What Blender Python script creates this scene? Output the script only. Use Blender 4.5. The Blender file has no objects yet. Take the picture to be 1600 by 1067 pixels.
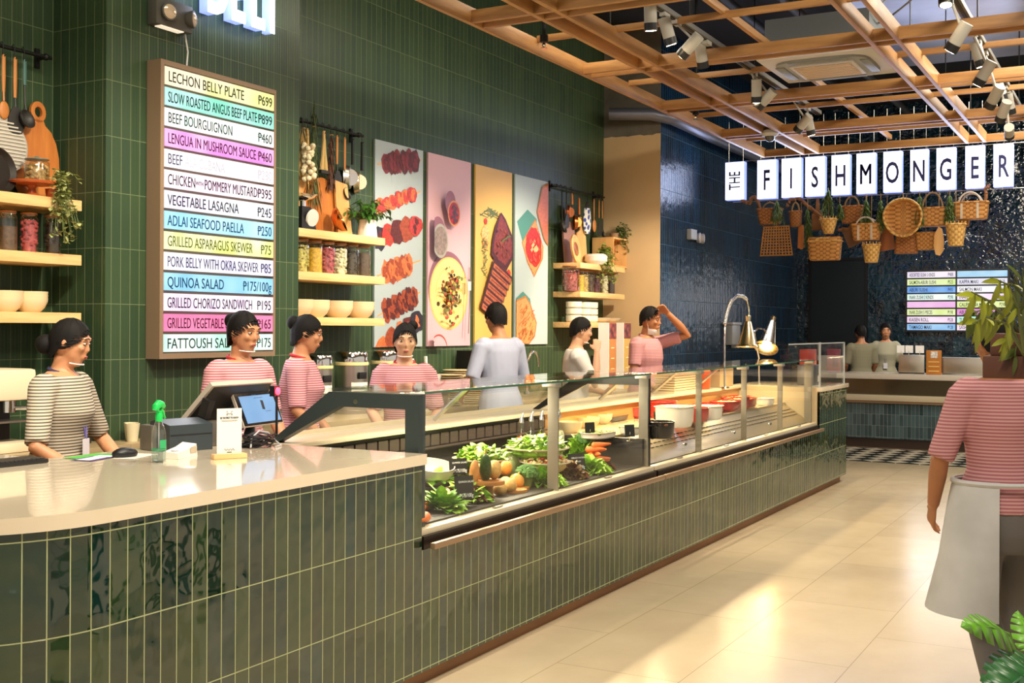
import bpy, bmesh, math, random
from math import pi, sin, cos, radians as R
from mathutils import Vector, Matrix, Euler
random.seed(11)
SC = bpy.context.scene
COL = SC.collection
V = Vector

# ------------------------------------------------------------------ camera
FPX, YAW, ROLL, CY, EYE = 1801.25, R(28.881), R(.28535), 514.2, 1.55
F_ = V((cos(YAW), sin(YAW), 0)); R_ = V((sin(YAW), -cos(YAW), 0)); U_ = V((0, 0, 1))
RX = R_*cos(ROLL)+U_*sin(ROLL); UX = -R_*sin(ROLL)+U_*cos(ROLL)
cam_d = bpy.data.cameras.new('camera'); cam = bpy.data.objects.new('camera', cam_d); COL.objects.link(cam)
cam_d.sensor_width = 36; cam_d.lens = 36*FPX/1600; cam_d.shift_y = (CY-533.5)/1600; cam_d.clip_end = 80
M4 = Matrix((RX, UX, -F_)).transposed().to_4x4(); M4.translation = (0, 0, EYE); cam.matrix_world = M4
SC.camera = cam
# a pixel of the 1600x1067 photograph meets a known plane of the room
def at(px, py, X=None, Y=None, Z=None):
    d = F_+RX*((px-800)/FPX)-UX*((py-CY)/FPX)
    t = X/d.x if X is not None else Y/d.y if Y is not None else (Z-EYE)/d.z
    return V((0, 0, EYE))+d*t

# ------------------------------------------------------------------ world, exposure, large lights
SC.view_settings.view_transform = 'Standard'; SC.view_settings.look = 'None'
SC.view_settings.gamma = 1; SC.view_settings.use_curve_mapping = False
SC.view_settings.exposure = 0.70
cy = SC.cycles
cy.use_denoising = True; cy.max_bounces = 8; cy.diffuse_bounces = 3; cy.glossy_bounces = 4
cy.transparent_max_bounces = 24; cy.transmission_bounces = 4; cy.caustics_reflective = False; cy.caustics_refractive = False
cy.sample_clamp_indirect = 4
W = bpy.data.worlds.new('hall'); SC.world = W; W.use_nodes = True
W.node_tree.nodes['Background'].inputs[0].default_value = (1.0, .90, .78, 1)
W.node_tree.nodes['Background'].inputs[1].default_value = .40

def light(name, kind, loc, target, energy, col=(1, .80, .55), **kw):
    d = bpy.data.lights.new(name, kind); o = bpy.data.objects.new(name, d); COL.objects.link(o)
    o.location = loc; d.energy = energy; d.color = col
    o.rotation_euler = (V(target)-V(loc)).to_track_quat('-Z', 'Y').to_euler()
    for k, v in kw.items(): setattr(d, k, v)
    return o
WARM = (1, .84, .62)
# overhead fill added before the counters for general brightness, out of view
for i, (x, y, e) in enumerate([(2.0, .3, 85), (6.0, .2, 78), (10.0, .3, 75), (13.6, 0.9, 50)]):
    light('hall_fill', 'AREA', (x, y, 4.3), (x+.6, y+1.2, 0), e, (1, .90, .74), shape='RECTANGLE', size=2.2, size_y=.5)
for x, y, e in ((2.2, 1.9, 170), (3.6, 2.2, 130)):  # unseen spots added to brighten the white countertop
    light('counter_fill', 'SPOT', (x, y, 3.95), (x+.5, y+1.2, 1.0), e, (1, .90, .74), spot_size=R(74), spot_blend=.9, shadow_soft_size=.15)
# wall washers over the service aisle
for x, e in ((2.0, 170), (3.4, 170), (4.8, 130), (6.1, 190)):
    light('aisle_washer', 'SPOT', (x, 2.9, 3.52), (x+.8, 5.2, 1.35), e, (1, .88, .68), spot_size=R(70), spot_blend=.85, shadow_soft_size=.08)
for i, (x, e) in enumerate([(4.0, 16), (8.0, 18)]):  # weak fill added above the aisle, no fixture of its own
    light('aisle_fill', 'AREA', (x, 3.85, 4.25), (x, 4.4, 1.2), e, (1, .88, .68), shape='RECTANGLE', size=1.6, size_y=.25)

# ------------------------------------------------------------------ materials
def lin(c):
    if isinstance(c, str): c = [int(c[i:i+2], 16) for i in (0, 2, 4)]
    o = [(v/255/12.92 if v/255 <= .04045 else ((v/255+.055)/1.055)**2.4) for v in c]
    return (*o, 1)
class NT:
    def __init__(s, name):
        s.m = bpy.data.materials.new(name); s.m.use_nodes = True; s.t = s.m.node_tree
        s.p = s.t.nodes['Principled BSDF']; s.out = s.t.nodes['Material Output']
    def n(s, kind, ins=None, **kw):
        x = s.t.nodes.new('ShaderNode'+kind)
        for k, v in kw.items(): setattr(x, k, v)
        for k, v in (ins or {}).items(): s.set(x.inputs[k], v)
        return x
    def set(s, i, v):
        if isinstance(v, bpy.types.NodeSocket): s.t.links.new(v, i)
        elif isinstance(v, bpy.types.Node): s.t.links.new(v.outputs[0], i)
        else: i.default_value = v
    def b(s, **kw):
        for k, v in kw.items(): s.set(s.p.inputs[k.replace('_', ' ')], v)
        return s.m
    def math(s, op, a, b=0.0, c=0.0):
        return s.n('Math', {0: a, 1: b, 2: c}, operation=op).outputs[0]
    def mix(s, f, a, b):
        x = s.n('Mix', data_type='RGBA'); s.set(x.inputs[0], f); s.set(x.inputs[6], a); s.set(x.inputs[7], b); return x.outputs[2]
    def bump(s, h, st=.2, dist=.01, nrm=None):
        x = s.n('Bump', {'Height': h, 'Strength': st, 'Distance': dist})
        if nrm is not None: s.set(x.inputs['Normal'], nrm)
        return x.outputs[0]
    def obj(s): return s.n('TexCoord').outputs['Object']
    def noise(s, scale=5, detail=3, vec=None, rough=.5):
        return s.n('TexNoise', {'Vector': vec if vec is not None else s.obj(), 'Scale': scale, 'Detail': detail, 'Roughness': rough}).outputs[0]
    def ramp(s, f, stops):
        x = s.n('ValToRGB', {0: f}); e = x.color_ramp.elements
        while len(e) < len(stops): e.new(.5)
        for q, (p, c) in zip(e, stops): q.position = p; q.color = c
        return x.outputs[0]
MATS = {}
def mat(name, col, rough=.5, metal=0, var=0, vs=6, bump=0, bs=40, emit=0, ecol=None, coat=0, sub=0):
    if name in MATS: return MATS[name]
    t = NT(name); c = lin(col)
    if var:
        d = tuple(v*(1-var) for v in c[:3])+(1,); l = tuple(min(1, v*(1+var)) for v in c[:3])+(1,)
        t.b(Base_Color=t.ramp(t.noise(vs), [(.3, d), (.7, l)]))
    else: t.b(Base_Color=c)
    t.b(Roughness=rough, Metallic=metal, Coat_Weight=coat)
    if bump: t.b(Normal=t.bump(t.noise(bs), bump, .004))
    if emit: t.b(Emission_Color=lin(ecol or col), Emission_Strength=emit)
    if sub: t.b(Subsurface_Weight=sub, Subsurface_Radius=(.02, .01, .006))
    MATS[name] = t.m
    return t.m
def wood(name, c1, c2, scale=9, axis='X', rough=.45, stretch=14):
    if name in MATS: return MATS[name]
    t = NT(name); mp = t.n('Mapping', {'Vector': t.obj()})
    sc = {'X': (1, stretch, stretch), 'Y': (stretch, 1, stretch), 'Z': (stretch, stretch, 1)}[axis]
    mp.inputs['Scale'].default_value = sc
    g = t.noise(scale/4, 4, mp.outputs[0], .6)
    t.b(Base_Color=t.ramp(g, [(.32, lin(c1)), (.68, lin(c2))]), Roughness=rough, Normal=t.bump(g, .12, .003))
    MATS[name] = t.m; return t.m
def tile(name, c1, c2, grout, w, h, mort=.004, rough=.12, wave=.3, wscale=9, tilt=.03, ribs=0, dark=None, ior=1.5):
    t = NT(name); uv = t.n('UVMap').outputs[0]
    br = t.n('TexBrick', {'Vector': uv, 'Color1': (0, 0, 0, 1), 'Color2': (1, 1, 1, 1), 'Mortar': (.5, .5, .5, 1), 'Scale': 1.0,
             'Mortar Size': mort/2, 'Mortar Smooth': .1, 'Bias': 0, 'Brick Width': w, 'Row Height': h}, offset=0.0, squash=1.0)
    sx = t.n('SeparateXYZ', {0: uv})
    cell = t.n('CombineXYZ', {0: t.math('FLOOR', t.math('DIVIDE', sx.outputs[0], w)), 1: t.math('FLOOR', t.math('DIVIDE', sx.outputs[1], h))})
    wn = t.n('TexWhiteNoise', {'Vector': cell.outputs[0]}, noise_dimensions='2D')
    off = t.n('VectorMath', {0: wn.outputs['Color'], 1: (.5, .5, .5)}, operation='SUBTRACT')
    off = t.n('VectorMath', {0: off.outputs[0], 'Scale': tilt}, operation='SCALE')
    nr = t.n('VectorMath', {0: t.n('NewGeometry').outputs['Normal'], 1: off.outputs[0]}, operation='ADD')
    nr = t.n('VectorMath', {0: nr.outputs[0]}, operation='NORMALIZE')
    fac = t.math('MULTIPLY_ADD', t.noise(3.5, 2, uv), .5, t.math('MULTIPLY_ADD', wn.outputs['Value'], .8, -.15))
    stops = [(.1, lin(c1)), (.8, lin(c2))]
    if dark: stops = [(.08, lin(dark)), (.3, lin(c1)), (.85, lin(c2))]
    colr = t.ramp(fac, stops)
    h1 = t.math('MULTIPLY', t.noise(wscale, 2, uv), 1.0)
    if ribs:
        h1 = t.math('ADD', h1, t.math('MULTIPLY', t.math('SINE', t.math('MULTIPLY', sx.outputs[0], 2*pi/ribs)), .12))
    hh = t.math('SUBTRACT', h1, t.math('MULTIPLY', br.outputs['Fac'], .35))
    t.b(Base_Color=t.mix(br.outputs['Fac'], colr, lin(grout)), Roughness=t.math('MULTIPLY_ADD', br.outputs['Fac'], .6, rough),
        Normal=t.bump(hh, wave, .02, nr.outputs[0]), IOR=ior)
    return t.m
def glass(name, tint=(.97, .99, .97), refl=.9, base=.04):
    if name in MATS: return MATS[name]
    t = NT(name); t.t.nodes.remove(t.p)
    lw = t.n('LayerWeight', {'Blend': .5}).outputs['Facing']
    f = t.math('MULTIPLY_ADD', t.math('POWER', lw, 4.0), refl, base)
    tr = t.n('BsdfTransparent', {0: (*tint, 1)}); gl = t.n('BsdfGlossy', {'Color': (1, 1, 1, 1), 'Roughness': .03})
    ms = t.n('MixShader', {0: f, 1: tr.outputs[0], 2: gl.outputs[0]})
    t.t.links.new(ms.outputs[0], t.out.inputs[0]); MATS[name] = t.m; return t.m
def stripes(name, c1, c2, pitch=.022, duty=.5, axis=2):
    t = NT(name); s = t.n('SeparateXYZ', {0: t.obj()}).outputs[axis]
    f = t.math('FRACT', t.math('DIVIDE', s, pitch)); f = t.math('GREATER_THAN', f, duty)
    t.b(Base_Color=t.mix(f, lin(c1), lin(c2)), Roughness=.85); return t.m
def weave(name, c1, c2, sc=60, bump=.8):
    if name in MATS: return MATS[name]
    t = NT(name); s = t.n('SeparateXYZ', {0: t.obj()})
    ang = t.math('MULTIPLY', t.math('ARCTAN2', s.outputs[1], s.outputs[0]), 9.0)
    a = t.math('SINE', t.math('ADD', t.math('MULTIPLY', s.outputs[2], sc*2.2), t.math('MULTIPLY', t.math('SIGN', t.math('SINE', ang)), 1.57)))
    b = t.math('ABSOLUTE', t.math('SINE', ang))
    h = t.math('ADD', t.math('MULTIPLY_ADD', a, .35, .5), t.math('MULTIPLY', b, .25))
    t.b(Base_Color=t.ramp(t.math('ADD', h, t.math('MULTIPLY_ADD', t.noise(30), .5, -.25)), [(.2, lin(c1)), (.8, lin(c2))]), Roughness=.7, Normal=t.bump(h, bump, .006))
    MATS[name] = t.m; return t.m

# ------------------------------------------------------------------ mesh builder
def rotm(rx=0, ry=0, rz=0, loc=(0, 0, 0)):
    return Matrix.Translation(loc) @ Euler((rx, ry, rz)).to_matrix().to_4x4()
class MB:
    def __init__(s): s.bm = bmesh.new(); s.uv = None
    def _add(s, vs, fs, m=0, M=None, smooth=True):
        nv = [s.bm.verts.new(M @ V(v) if M is not None else V(v)) for v in vs]
        out = []
        for f in fs:
            try: q = s.bm.faces.new([nv[i] for i in f])
            except ValueError: continue
            q.material_index = m; q.smooth = smooth; out.append(q)
        return nv, out
    def box(s, c, sz, m=0, M=None, bev=0):
        x, y, z = [v/2 for v in sz]; c = V(c)
        vs = [c+V((a*x, b*y, d*z)) for a in (-1, 1) for b in (-1, 1) for d in (-1, 1)]
        nv, fs = s._add(vs, [(0, 1, 3, 2), (4, 6, 7, 5), (0, 4, 5, 1), (2, 3, 7, 6), (0, 2, 6, 4), (1, 5, 7, 3)], m, M)
        if bev:
            ed = list({e for f in fs for e in f.edges})
            r = bmesh.ops.bevel(s.bm, geom=ed, offset=bev, segments=2, affect='EDGES', profile=.6)
            for f in r['faces']: f.material_index = m; f.smooth = True
        return s
    def bx(s, a, b, m=0, bev=0):
        a, b = V(a), V(b)
        return s.box((a+b)/2, [abs(v) for v in (b-a)], m, None, bev)
    def tube(s, pts, r, seg=8, m=0, cap=True, closed=False, M=None, flat=1.0):
        pts = [V(p) for p in pts]; n = len(pts); rr = r if isinstance(r, (list, tuple)) else [r]*n
        rings = []; up = None
        for i, p in enumerate(pts):
            a = pts[(i-1) % n] if closed or i else p; b = pts[(i+1) % n] if closed or i < n-1 else p
            t = (b-a).normalized() if (b-a).length > 1e-9 else V((0, 0, 1))
            if up is None: up = V((0, 0, 1)) if abs(t.z) < .9 else V((1, 0, 0))
            x = up.cross(t)
            if x.length < 1e-4: x = t.orthogonal()
            x.normalize(); y = t.cross(x); up = y
            rings.append([p+(x*cos(k*2*pi/seg)+y*sin(k*2*pi/seg)*flat)*rr[i] for k in range(seg)])
        vs = [v for g in rings for v in g]; fs = []
        for i in range(n if closed else n-1):
            j = (i+1) % n
            for k in range(seg):
                l = (k+1) % seg; fs.append((i*seg+k, i*seg+l, j*seg+l, j*seg+k))
        if cap and not closed: fs += [tuple(range(seg))[::-1], tuple((n-1)*seg+k for k in range(seg))]
        s._add(vs, fs, m, M); return s
    def cyl(s, a, b, r, r2=None, seg=16, m=0, cap=True, M=None):
        return s.tube([a, b], [r, r if r2 is None else r2], seg, m, cap, M=M)
    def lathe(s, prof, c=(0, 0, 0), seg=24, m=0, M=None, a0=0, a1=2*pi, sx=1, sy=1):
        c = V(c); full = abs(a1-a0-2*pi) < 1e-6; vs = []; fs = []; ns = seg if full else seg+1
        for r, z in prof:
            for k in range(ns):
                a = a0+(a1-a0)*k/seg; vs.append(c+V((r*cos(a)*sx, r*sin(a)*sy, z)))
        for i in range(len(prof)-1):
            for k in range(seg):
                l = (k+1) % ns; fs.append((i*ns+k, i*ns+l, (i+1)*ns+l, (i+1)*ns+k))
        nv, f = s._add(vs, fs, m, M)
        if full:
            for i, e in ((0, prof[0]), (len(prof)-1, prof[-1])):
                if e[0] > 1e-5:
                    ring = nv[i*ns:(i+1)*ns]
                    try: q = s.bm.faces.new(ring if i else ring[::-1]); q.material_index = m
                    except ValueError: pass
        return s
    def shell(s, prof, **k):                                   # an open lathe without end caps
        n0 = len(s.bm.faces); p = [(max(r, 1e-6), z) for r, z in prof]
        bm0 = set(s.bm.faces); s.lathe(p, **k)
        for f in [f for f in s.bm.faces if f not in bm0 and len(f.verts) > 4]: s.bm.faces.remove(f)
        return s
    def prism(s, poly, z0, z1, m=0, M=None, smooth=False):
        n = len(poly); vs = [(x, y, z0) for x, y in poly]+[(x, y, z1) for x, y in poly]
        fs = [tuple(range(n))[::-1], tuple(range(n, 2*n))]+[(i, (i+1) % n, n+(i+1) % n, n+i) for i in range(n)]
        s._add(vs, fs, m, M, smooth); return s
    def ell(s, c, sz, seg=14, rg=9, m=0, M=None, jit=0):
        c = V(c); sz = V(sz if isinstance(sz, (tuple, list)) else (sz,)*3); vs = [c+V((0, 0, -sz.z))]; fs = []
        for i in range(1, rg):
            a = -pi/2+pi*i/rg
            for k in range(seg):
                b = 2*pi*k/seg; j = 1+jit*(random.random()-.5)
                vs.append(c+V((sz.x*cos(a)*cos(b)*j, sz.y*cos(a)*sin(b)*j, sz.z*sin(a)*j)))
        vs.append(c+V((0, 0, sz.z))); L = len(vs)-1
        for k in range(seg):
            l = (k+1) % seg; fs.append((0, 1+l, 1+k))
            for i in range(rg-2): fs.append((1+i*seg+k, 1+i*seg+l, 1+(i+1)*seg+l, 1+(i+1)*seg+k))
            fs.append((L, 1+(rg-2)*seg+k, 1+(rg-2)*seg+l))
        s._add(vs, fs, m, M); return s
    def loft(s, rings, m=0, cap=True, M=None):
        n = len(rings[0]); vs = [p for g in rings for p in g]; fs = []
        for i in range(len(rings)-1):
            for k in range(n):
                l = (k+1) % n; fs.append((i*n+k, i*n+l, (i+1)*n+l, (i+1)*n+k))
        if cap: fs += [tuple(range(n))[::-1], tuple((len(rings)-1)*n+k for k in range(n))]
        s._add(vs, fs, m, M); return s
    def poly(s, pts, m=0, M=None, smooth=False): s._add(pts, [tuple(range(len(pts)))], m, M, smooth); return s
    def wall(s, pts, z0, z1, u0=0, m=0):                       # upright strip along a plan line, UV in metres
        if s.uv is None: s.uv = s.bm.loops.layers.uv.new('UVMap')
        u = u0
        for (xa, ya), (xb, yb) in zip(pts, pts[1:]):
            du = math.hypot(xb-xa, yb-ya)
            _, fs = s._add([(xa, ya, z0), (xb, yb, z0), (xb, yb, z1), (xa, ya, z1)], [(0, 1, 2, 3)], m)
            for l, c in zip(fs[0].loops, [(u, z0), (u+du, z0), (u+du, z1), (u, z1)]): l[s.uv].uv = c
            u += du
        return s
    def leaf(s, p, d, up, L, Wd, m=0, bend=.3, fold=.15, n=3):
        d = V(d).normalized(); up = V(up); x = d.cross(up)
        if x.length < 1e-3: x = d.orthogonal()
        x.normalize(); nrm = x.cross(d); p = V(p); vs = []
        prof = [0.12, .85, 1.0, .55][:n+1] if n == 3 else [.1, 1, .5]
        for i in range(n+1):
            t = i/(n+.6); c = p+d*(L*t)-nrm*(bend*L*t*t)
            w = prof[i]*Wd/2
            vs += [c-x*w+nrm*(fold*w), c, c+x*w+nrm*(fold*w)]
        vs.append(p+d*L-nrm*(bend*L)); fs = []
        for i in range(n): a = i*3; fs += [(a, a+1, a+4, a+3), (a+1, a+2, a+5, a+4)]
        a = n*3; fs += [(a, a+1, a+3), (a+1, a+2, a+3)]
        s._add(vs, fs, m); return s
    def make(s, name, mats, parent=None, loc=(0, 0, 0), ang=38, rz=0):
        me = bpy.data.meshes.new(name); bmesh.ops.recalc_face_normals(s.bm, faces=s.bm.faces) if s.uv is None else None
        s.bm.to_mesh(me); s.bm.free()
        for q in (mats if isinstance(mats, (list, tuple)) else [mats]): me.materials.append(q)
        me.set_sharp_from_angle(angle=R(ang))
        o = bpy.data.objects.new(name, me); COL.objects.link(o); o.location = loc; o.rotation_euler = (0, 0, rz)
        if parent is not None: o.parent = parent
        return o
def box(name, a, b, m, parent=None, bev=0): return MB().bx(a, b, 0, bev).make(name, m, parent)
def tag(o, label, cat, group=None, kind=None):
    o['label'] = label; o['category'] = cat
    if group: o['group'] = group
    if kind: o['kind'] = kind
    return o
def thing(name, label, cat, loc=(0, 0, 0), rz=0, group=None, rot=None):
    o = bpy.data.objects.new(name, None); COL.objects.link(o); o.location = loc
    o.rotation_euler = rot if rot is not None else (0, 0, rz); o.empty_display_size = .05
    return tag(o, label, cat, group)
def struct(o): o['kind'] = 'structure'; return o
def dup(root, loc, rz=None, label=None, group=None, sc=None):
    def cp(o, par):
        c = o.copy(); COL.objects.link(c)
        if par is not None: c.parent = par
        for h in list(o.children): cp(h, c)
        return c
    r = cp(root, None); r.location = loc
    if rz is not None: r.rotation_euler = (0, 0, rz)
    if label: r['label'] = label
    if group: r['group'] = group
    if sc: r.scale = (sc,)*3 if not isinstance(sc, (tuple, list)) else sc
    return r
FIT = {}
def text(s, size, m, parent, loc, rot, sx=1.0, ext=.0006, align='LEFT', off=0, name='lettering', valign='BOTTOM_BASELINE', fit=0):
    c = bpy.data.curves.new(name, 'FONT'); c.body = s; c.size = size; c.extrude = ext; c.align_x = align; c.align_y = 'CENTER' if valign == 'CENTER' else 'BOTTOM_BASELINE'
    c.offset = off; c.resolution_u = 3; c.materials.append(m)
    o = bpy.data.objects.new(name, c); COL.objects.link(o); o.location = loc; o.rotation_euler = rot; o.scale = (sx, 1, 1)
    if fit: FIT[o.name] = fit
    if parent is not None: o.parent = parent
    return o
FACE_Y = (pi/2, 0, 0)            # lettering that faces -Y
FACE_X = (pi/2, 0, -pi/2)        # lettering that faces -X

STEEL = mat('brushed_steel', 'c9c4ba', .28, 1)
CHROME = mat('chrome', 'e8e6e2', .1, 1)
ALU = mat('aluminium', 'b9b3a8', .35, .85)
BLACK = mat('black_plastic', '17181a', .4)
MATTE = mat('matte_black_metal', '141414', .5, .3)
SLATE = mat('dark_grey_metal', '3a4648', .4, .4)
WHITE = mat('white_ceramic', 'f3ece0', .2, coat=.3)
CREAM = mat('cream_ceramic', 'ead9b8', .35)
PAPER = mat('white_paper', 'f0ece6', .7)
INK = mat('black_ink', '15151c', .8)
CHALK = mat('chalk_white', 'eeeeea', .8)
OAK = wood('pale_oak', 'd9ab6e', 'efc98d', 8, 'X')
PINE_X = wood('ceiling_timber_long', '94683c', 'b48650', 8, 'X', stretch=10)
PINE_Y = wood('ceiling_timber_cross', '94683c', 'b48650', 8, 'Y', stretch=10)
ACACIA = wood('acacia_board', 'a65a20', 'd98a42', 6, 'Z', stretch=5)
BEECH = wood('beech_board', 'c98f4c', 'e6b878', 6, 'Z', stretch=6)
WALNUT = wood('walnut_board', '6f3c1a', 'a5622e', 6, 'Z', stretch=6)
WICKER = weave('wicker', '8a5526', 'd39a55', 60)
WICKER_D = weave('brown_wicker', '7a4a26', 'b87c48', 70)
WICKER_L = weave('pale_rattan', 'a87536', 'e6bd70', 48)
PANE = glass('clear_pane', refl=.75, base=.03); FPANE = glass('front_pane', (.985, .995, .985), .32, .015); JARG = glass('jar_glass', (.96, .98, .97), .7, .05); GEDGE = mat('green_glass_edge', '3f6a55', .15)
TERRA = mat('terracotta', 'b2562a', .35, var=.15)

# ================================================================== THE SETTING
T_GREEN = tile('green_wall_tile', '2e432e', '384c32', '74805e', .068, .312, .0035, .42, .10, 6, .008, ribs=.0227, ior=1.4)
T_BLUE = tile('blue_wall_tile', '041626', '0a2f4a', '3c6070', .068, .312, .004, .26, .35, 11, .05, ribs=.034, ior=1.5)
T_NAVY = tile('navy_back_tile', '06141f', '10303c', '2c4450', .11, .2, .004, .08, .8, 14, .10, ior=1.7)
T_CTR = tile('green_counter_tile', '08261c', '203a1e', 'a9b07c', .068, .284, .004, .05, .5, 5.5, .035, dark='06302e', ior=1.95)
T_SEA = tile('sea_green_tile', '36474c', '51666a', '808c8a', .05, .15, .003, .1, .25, 12, .03)
def rowfix(o, dz):
    uv = o.data.uv_layers[0].data
    for l in uv: l.uv[1] += dz
    return o
YW, YF, XC0, XC1, XE, YB, XB = 5.5, 5.073, 4.515, 6.179, 12.138, 4.8, 17.9
w = MB().wall([(-1, YW), (XC0, YW), (XC0, YF), (XC1, YF), (XC1, YW), (XE, YW)], 0, 4.95)
w = rowfix(w.make('wall_back', T_GREEN), -.12); struct(w)
m_beige = mat('beige_plaster', 'd8b98c', .7, var=.05, vs=1.5); m_raw = mat('raw_grey_plaster', '6a655c', .9, var=.25, vs=4)
rb = MB(); n = 14
ys = [YW-(YW-YB)*i/n for i in range(n+1)]; zs = [3.745+.02*random.random() for _ in ys]
for i in range(n):
    rb.poly([(XE, ys[i], 0), (XE, ys[i+1], 0), (XE, ys[i+1], zs[i+1]), (XE, ys[i], zs[i])], 0)
    rb.poly([(XE, ys[i], zs[i]), (XE, ys[i+1], zs[i+1]), (XE, ys[i+1], 4.95), (XE, ys[i], 4.95)], 1)
struct(rb.make('wall_return', [m_beige, m_raw]))
struct(rowfix(MB().wall([(XE, YB), (XB, YB)], 0, 4.95).make('wall_side', T_BLUE), -.02))
struct(MB().wall([(XB, YB), (XB, -5)], 0, 4.95).make('wall_far', T_NAVY))
# floor: pale stone slabs and the chequered border of the fish counter
t = NT('pale_stone_floor'); o3 = t.obj()
br = t.n('TexBrick', {'Vector': o3, 'Color1': (0, 0, 0, 1), 'Color2': (1, 1, 1, 1), 'Scale': 1.0, 'Mortar Size': .0015, 'Brick Width': 1.2, 'Row Height': .6, 'Mortar Smooth': 0}, offset=.5)
ns = t.noise(2.2, 5, o3, .6)
cc = t.ramp(t.math('ADD', t.math('MULTIPLY', ns, .8), t.math('MULTIPLY', br.outputs[0], .18)), [(.25, lin('d4bf9c')), (.75, lin('e6d2ae'))])
t.b(Base_Color=t.mix(br.outputs['Fac'], cc, lin('a08a6c')), Roughness=t.math('MULTIPLY_ADD', t.noise(5, 3, o3), .12, .16))
struct(MB().poly([(-5, -7, 0), (19, -7, 0), (19, 5.6, 0), (-5, 5.6, 0)]).make('floor', t.m))
t = NT('chequered_floor_tile'); mp = t.n('Mapping', {'Vector': t.obj()}); mp.inputs['Rotation'].default_value[2] = pi/4
ck = t.n('TexChecker', {'Vector': mp.outputs[0], 'Color1': lin('e8dcc4'), 'Color2': lin('1d1f1e'), 'Scale': 5.2})
t.b(Base_Color=ck.outputs[0], Roughness=.25)
struct(MB().bx((14.0, -4, .0), (15.65, 3.9, .004)).make('floor_border', t.m))
m_dark = mat('dark_ceiling', '0b0b0c', .9)
struct(MB().poly([(-5, -7, 4.95), (-5, 5.6, 4.95), (19, 5.6, 4.95), (19, -7, 4.95)]).make('ceiling', m_dark))
# far door panel
dr = struct(box('door_1', (XB-.03, 3.75, 0), (XB-.002, 4.58, 2.62), mat('dark_teal_door', '0d191d', .35)))
MB().bx((XB-.05, 3.72, 0), (XB-.002, 3.76, 2.66)).bx((XB-.05, 4.57, 0), (XB-.002, 4.61, 2.66)).bx((XB-.05, 3.72, 2.62), (XB-.002, 4.61, 2.66)).make('door_frame', MATTE, dr)

# ================================================================== CEILING FITTINGS
gr = thing('timber_ceiling_grid', 'open lattice of doubled pale timber beams hung under the dark ceiling', 'ceiling grid', (9, 1.5, 3.6))
def beam(a, b, m):
    c = (V(a)+V(b))/2
    o = box('beam', V(a)-c, V(b)-c, m, gr, .003); o.location = c-V((9, 1.5, 3.6))
GX1 = 13.43
for y, z0, h in [(4.0, 3.6, .11), (3.525, 3.6, .11), (3.355, 3.6, .11), (1.735, 3.6, .11), (1.555, 3.6, .11), (-.06, 3.6, .11), (-.24, 3.6, .11), (2.55, 3.71, .05), (.66, 3.71, .05)]:
    beam((2.0, y-.0175, z0), (GX1, y+.0175, z0+h), PINE_X)
for x, z0, h in [(4.92, 3.603, .085), (5.06, 3.603, .085), (6.65, 3.603, .085), (6.80, 3.603, .085), (8.40, 3.603, .085), (8.55, 3.603, .085), (10.11, 3.603, .085), (10.26, 3.603, .085), (11.84, 3.603, .085), (11.99, 3.603, .085), (13.41, 3.603, .085),
                 (5.85, 3.685, .045), (7.60, 3.685, .045), (9.33, 3.685, .045), (11.05, 3.685, .045), (12.7, 3.685, .045)]:
    beam((x-.0175, -1.3, z0), (x+.0175, 3.985, z0+h), PINE_Y)
hd = MB()
for x in (5.9, 7.7, 9.4, 11.2, 12.9):
    for y in (3.44, 1.64, -.15): hd.cyl((x, y, 3.7), (x, y, 4.95), .005, seg=5)
hd.make('hanger_rods', MATTE, gr, loc=(-9, -1.5, -3.6))
# ducts, pipes and cables above the lattice
def lt(o, l, c, g=None): return tag(o, l, c, g)
DUCT = mat('galvanised_duct', '9a9ca4', .35, .8, var=.15, vs=2)
lt(MB().bx((10.3, -.6, 4.5), (13.4, 2.5, 4.85), 0, .02).make('air_duct', DUCT), 'wide silver air duct above the far end of the timber lattice', 'duct')
lt(MB().bx((5.5, .3, 4.45), (10.0, .75, 4.75), 0, .02).make('air_duct', mat('dull_duct', '2a2a2c', .6, .4)), 'narrow dark duct running along the ceiling above the cassette unit', 'duct')
lt(MB().tube([(11.85, 5.3, 3.97), (11.98, 4.85, 3.95), (12.2, 4.68, 3.92), (13.4, 4.66, 3.9), (17.6, 4.66, 3.9)], .07, 12).make('pipe', mat('grey_pipe', '6d6f7c', .4, .5)), 'grey pipe leaving the top of the beige wall', 'pipe')
for i, (y, z, c) in enumerate([(2.95, 4.6, '2b2b2b'), (.4, 4.7, '3a342c'), (3.6, 4.75, '22262a')]):
    lt(MB().cyl((2, y, z), (17, y, z), .045, seg=10).make('pipe', mat('pipe_%s' % c, c, .6)), ['dark pipe above the left lamp track', 'brown pipe high over the right of the lattice', 'blue black pipe closest to the green wall under the ceiling'][i], 'pipe')
for i in range(6):
    x = 3.4+i*1.0; y = random.uniform(1.3, 2.4); pts = []
    for k in range(9):
        a = k/8; pts.append((x+a*1.6, y+.5*sin(a*4+i), 4.4-.4*sin(a*pi)+.06*sin(a*9)))
    lt(MB().tube(pts, .008, 5).make('cable', mat('grey_cable', '77756f', .6)), 'loose %s cable sagging in the dark void above the lattice, %s' % ('grey', ['nearest the front', 'second from the front', 'above the cassette unit', 'beyond the cassette unit', 'above the far track lamps', 'farthest of the loose cables'][i]), 'cable')
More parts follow.
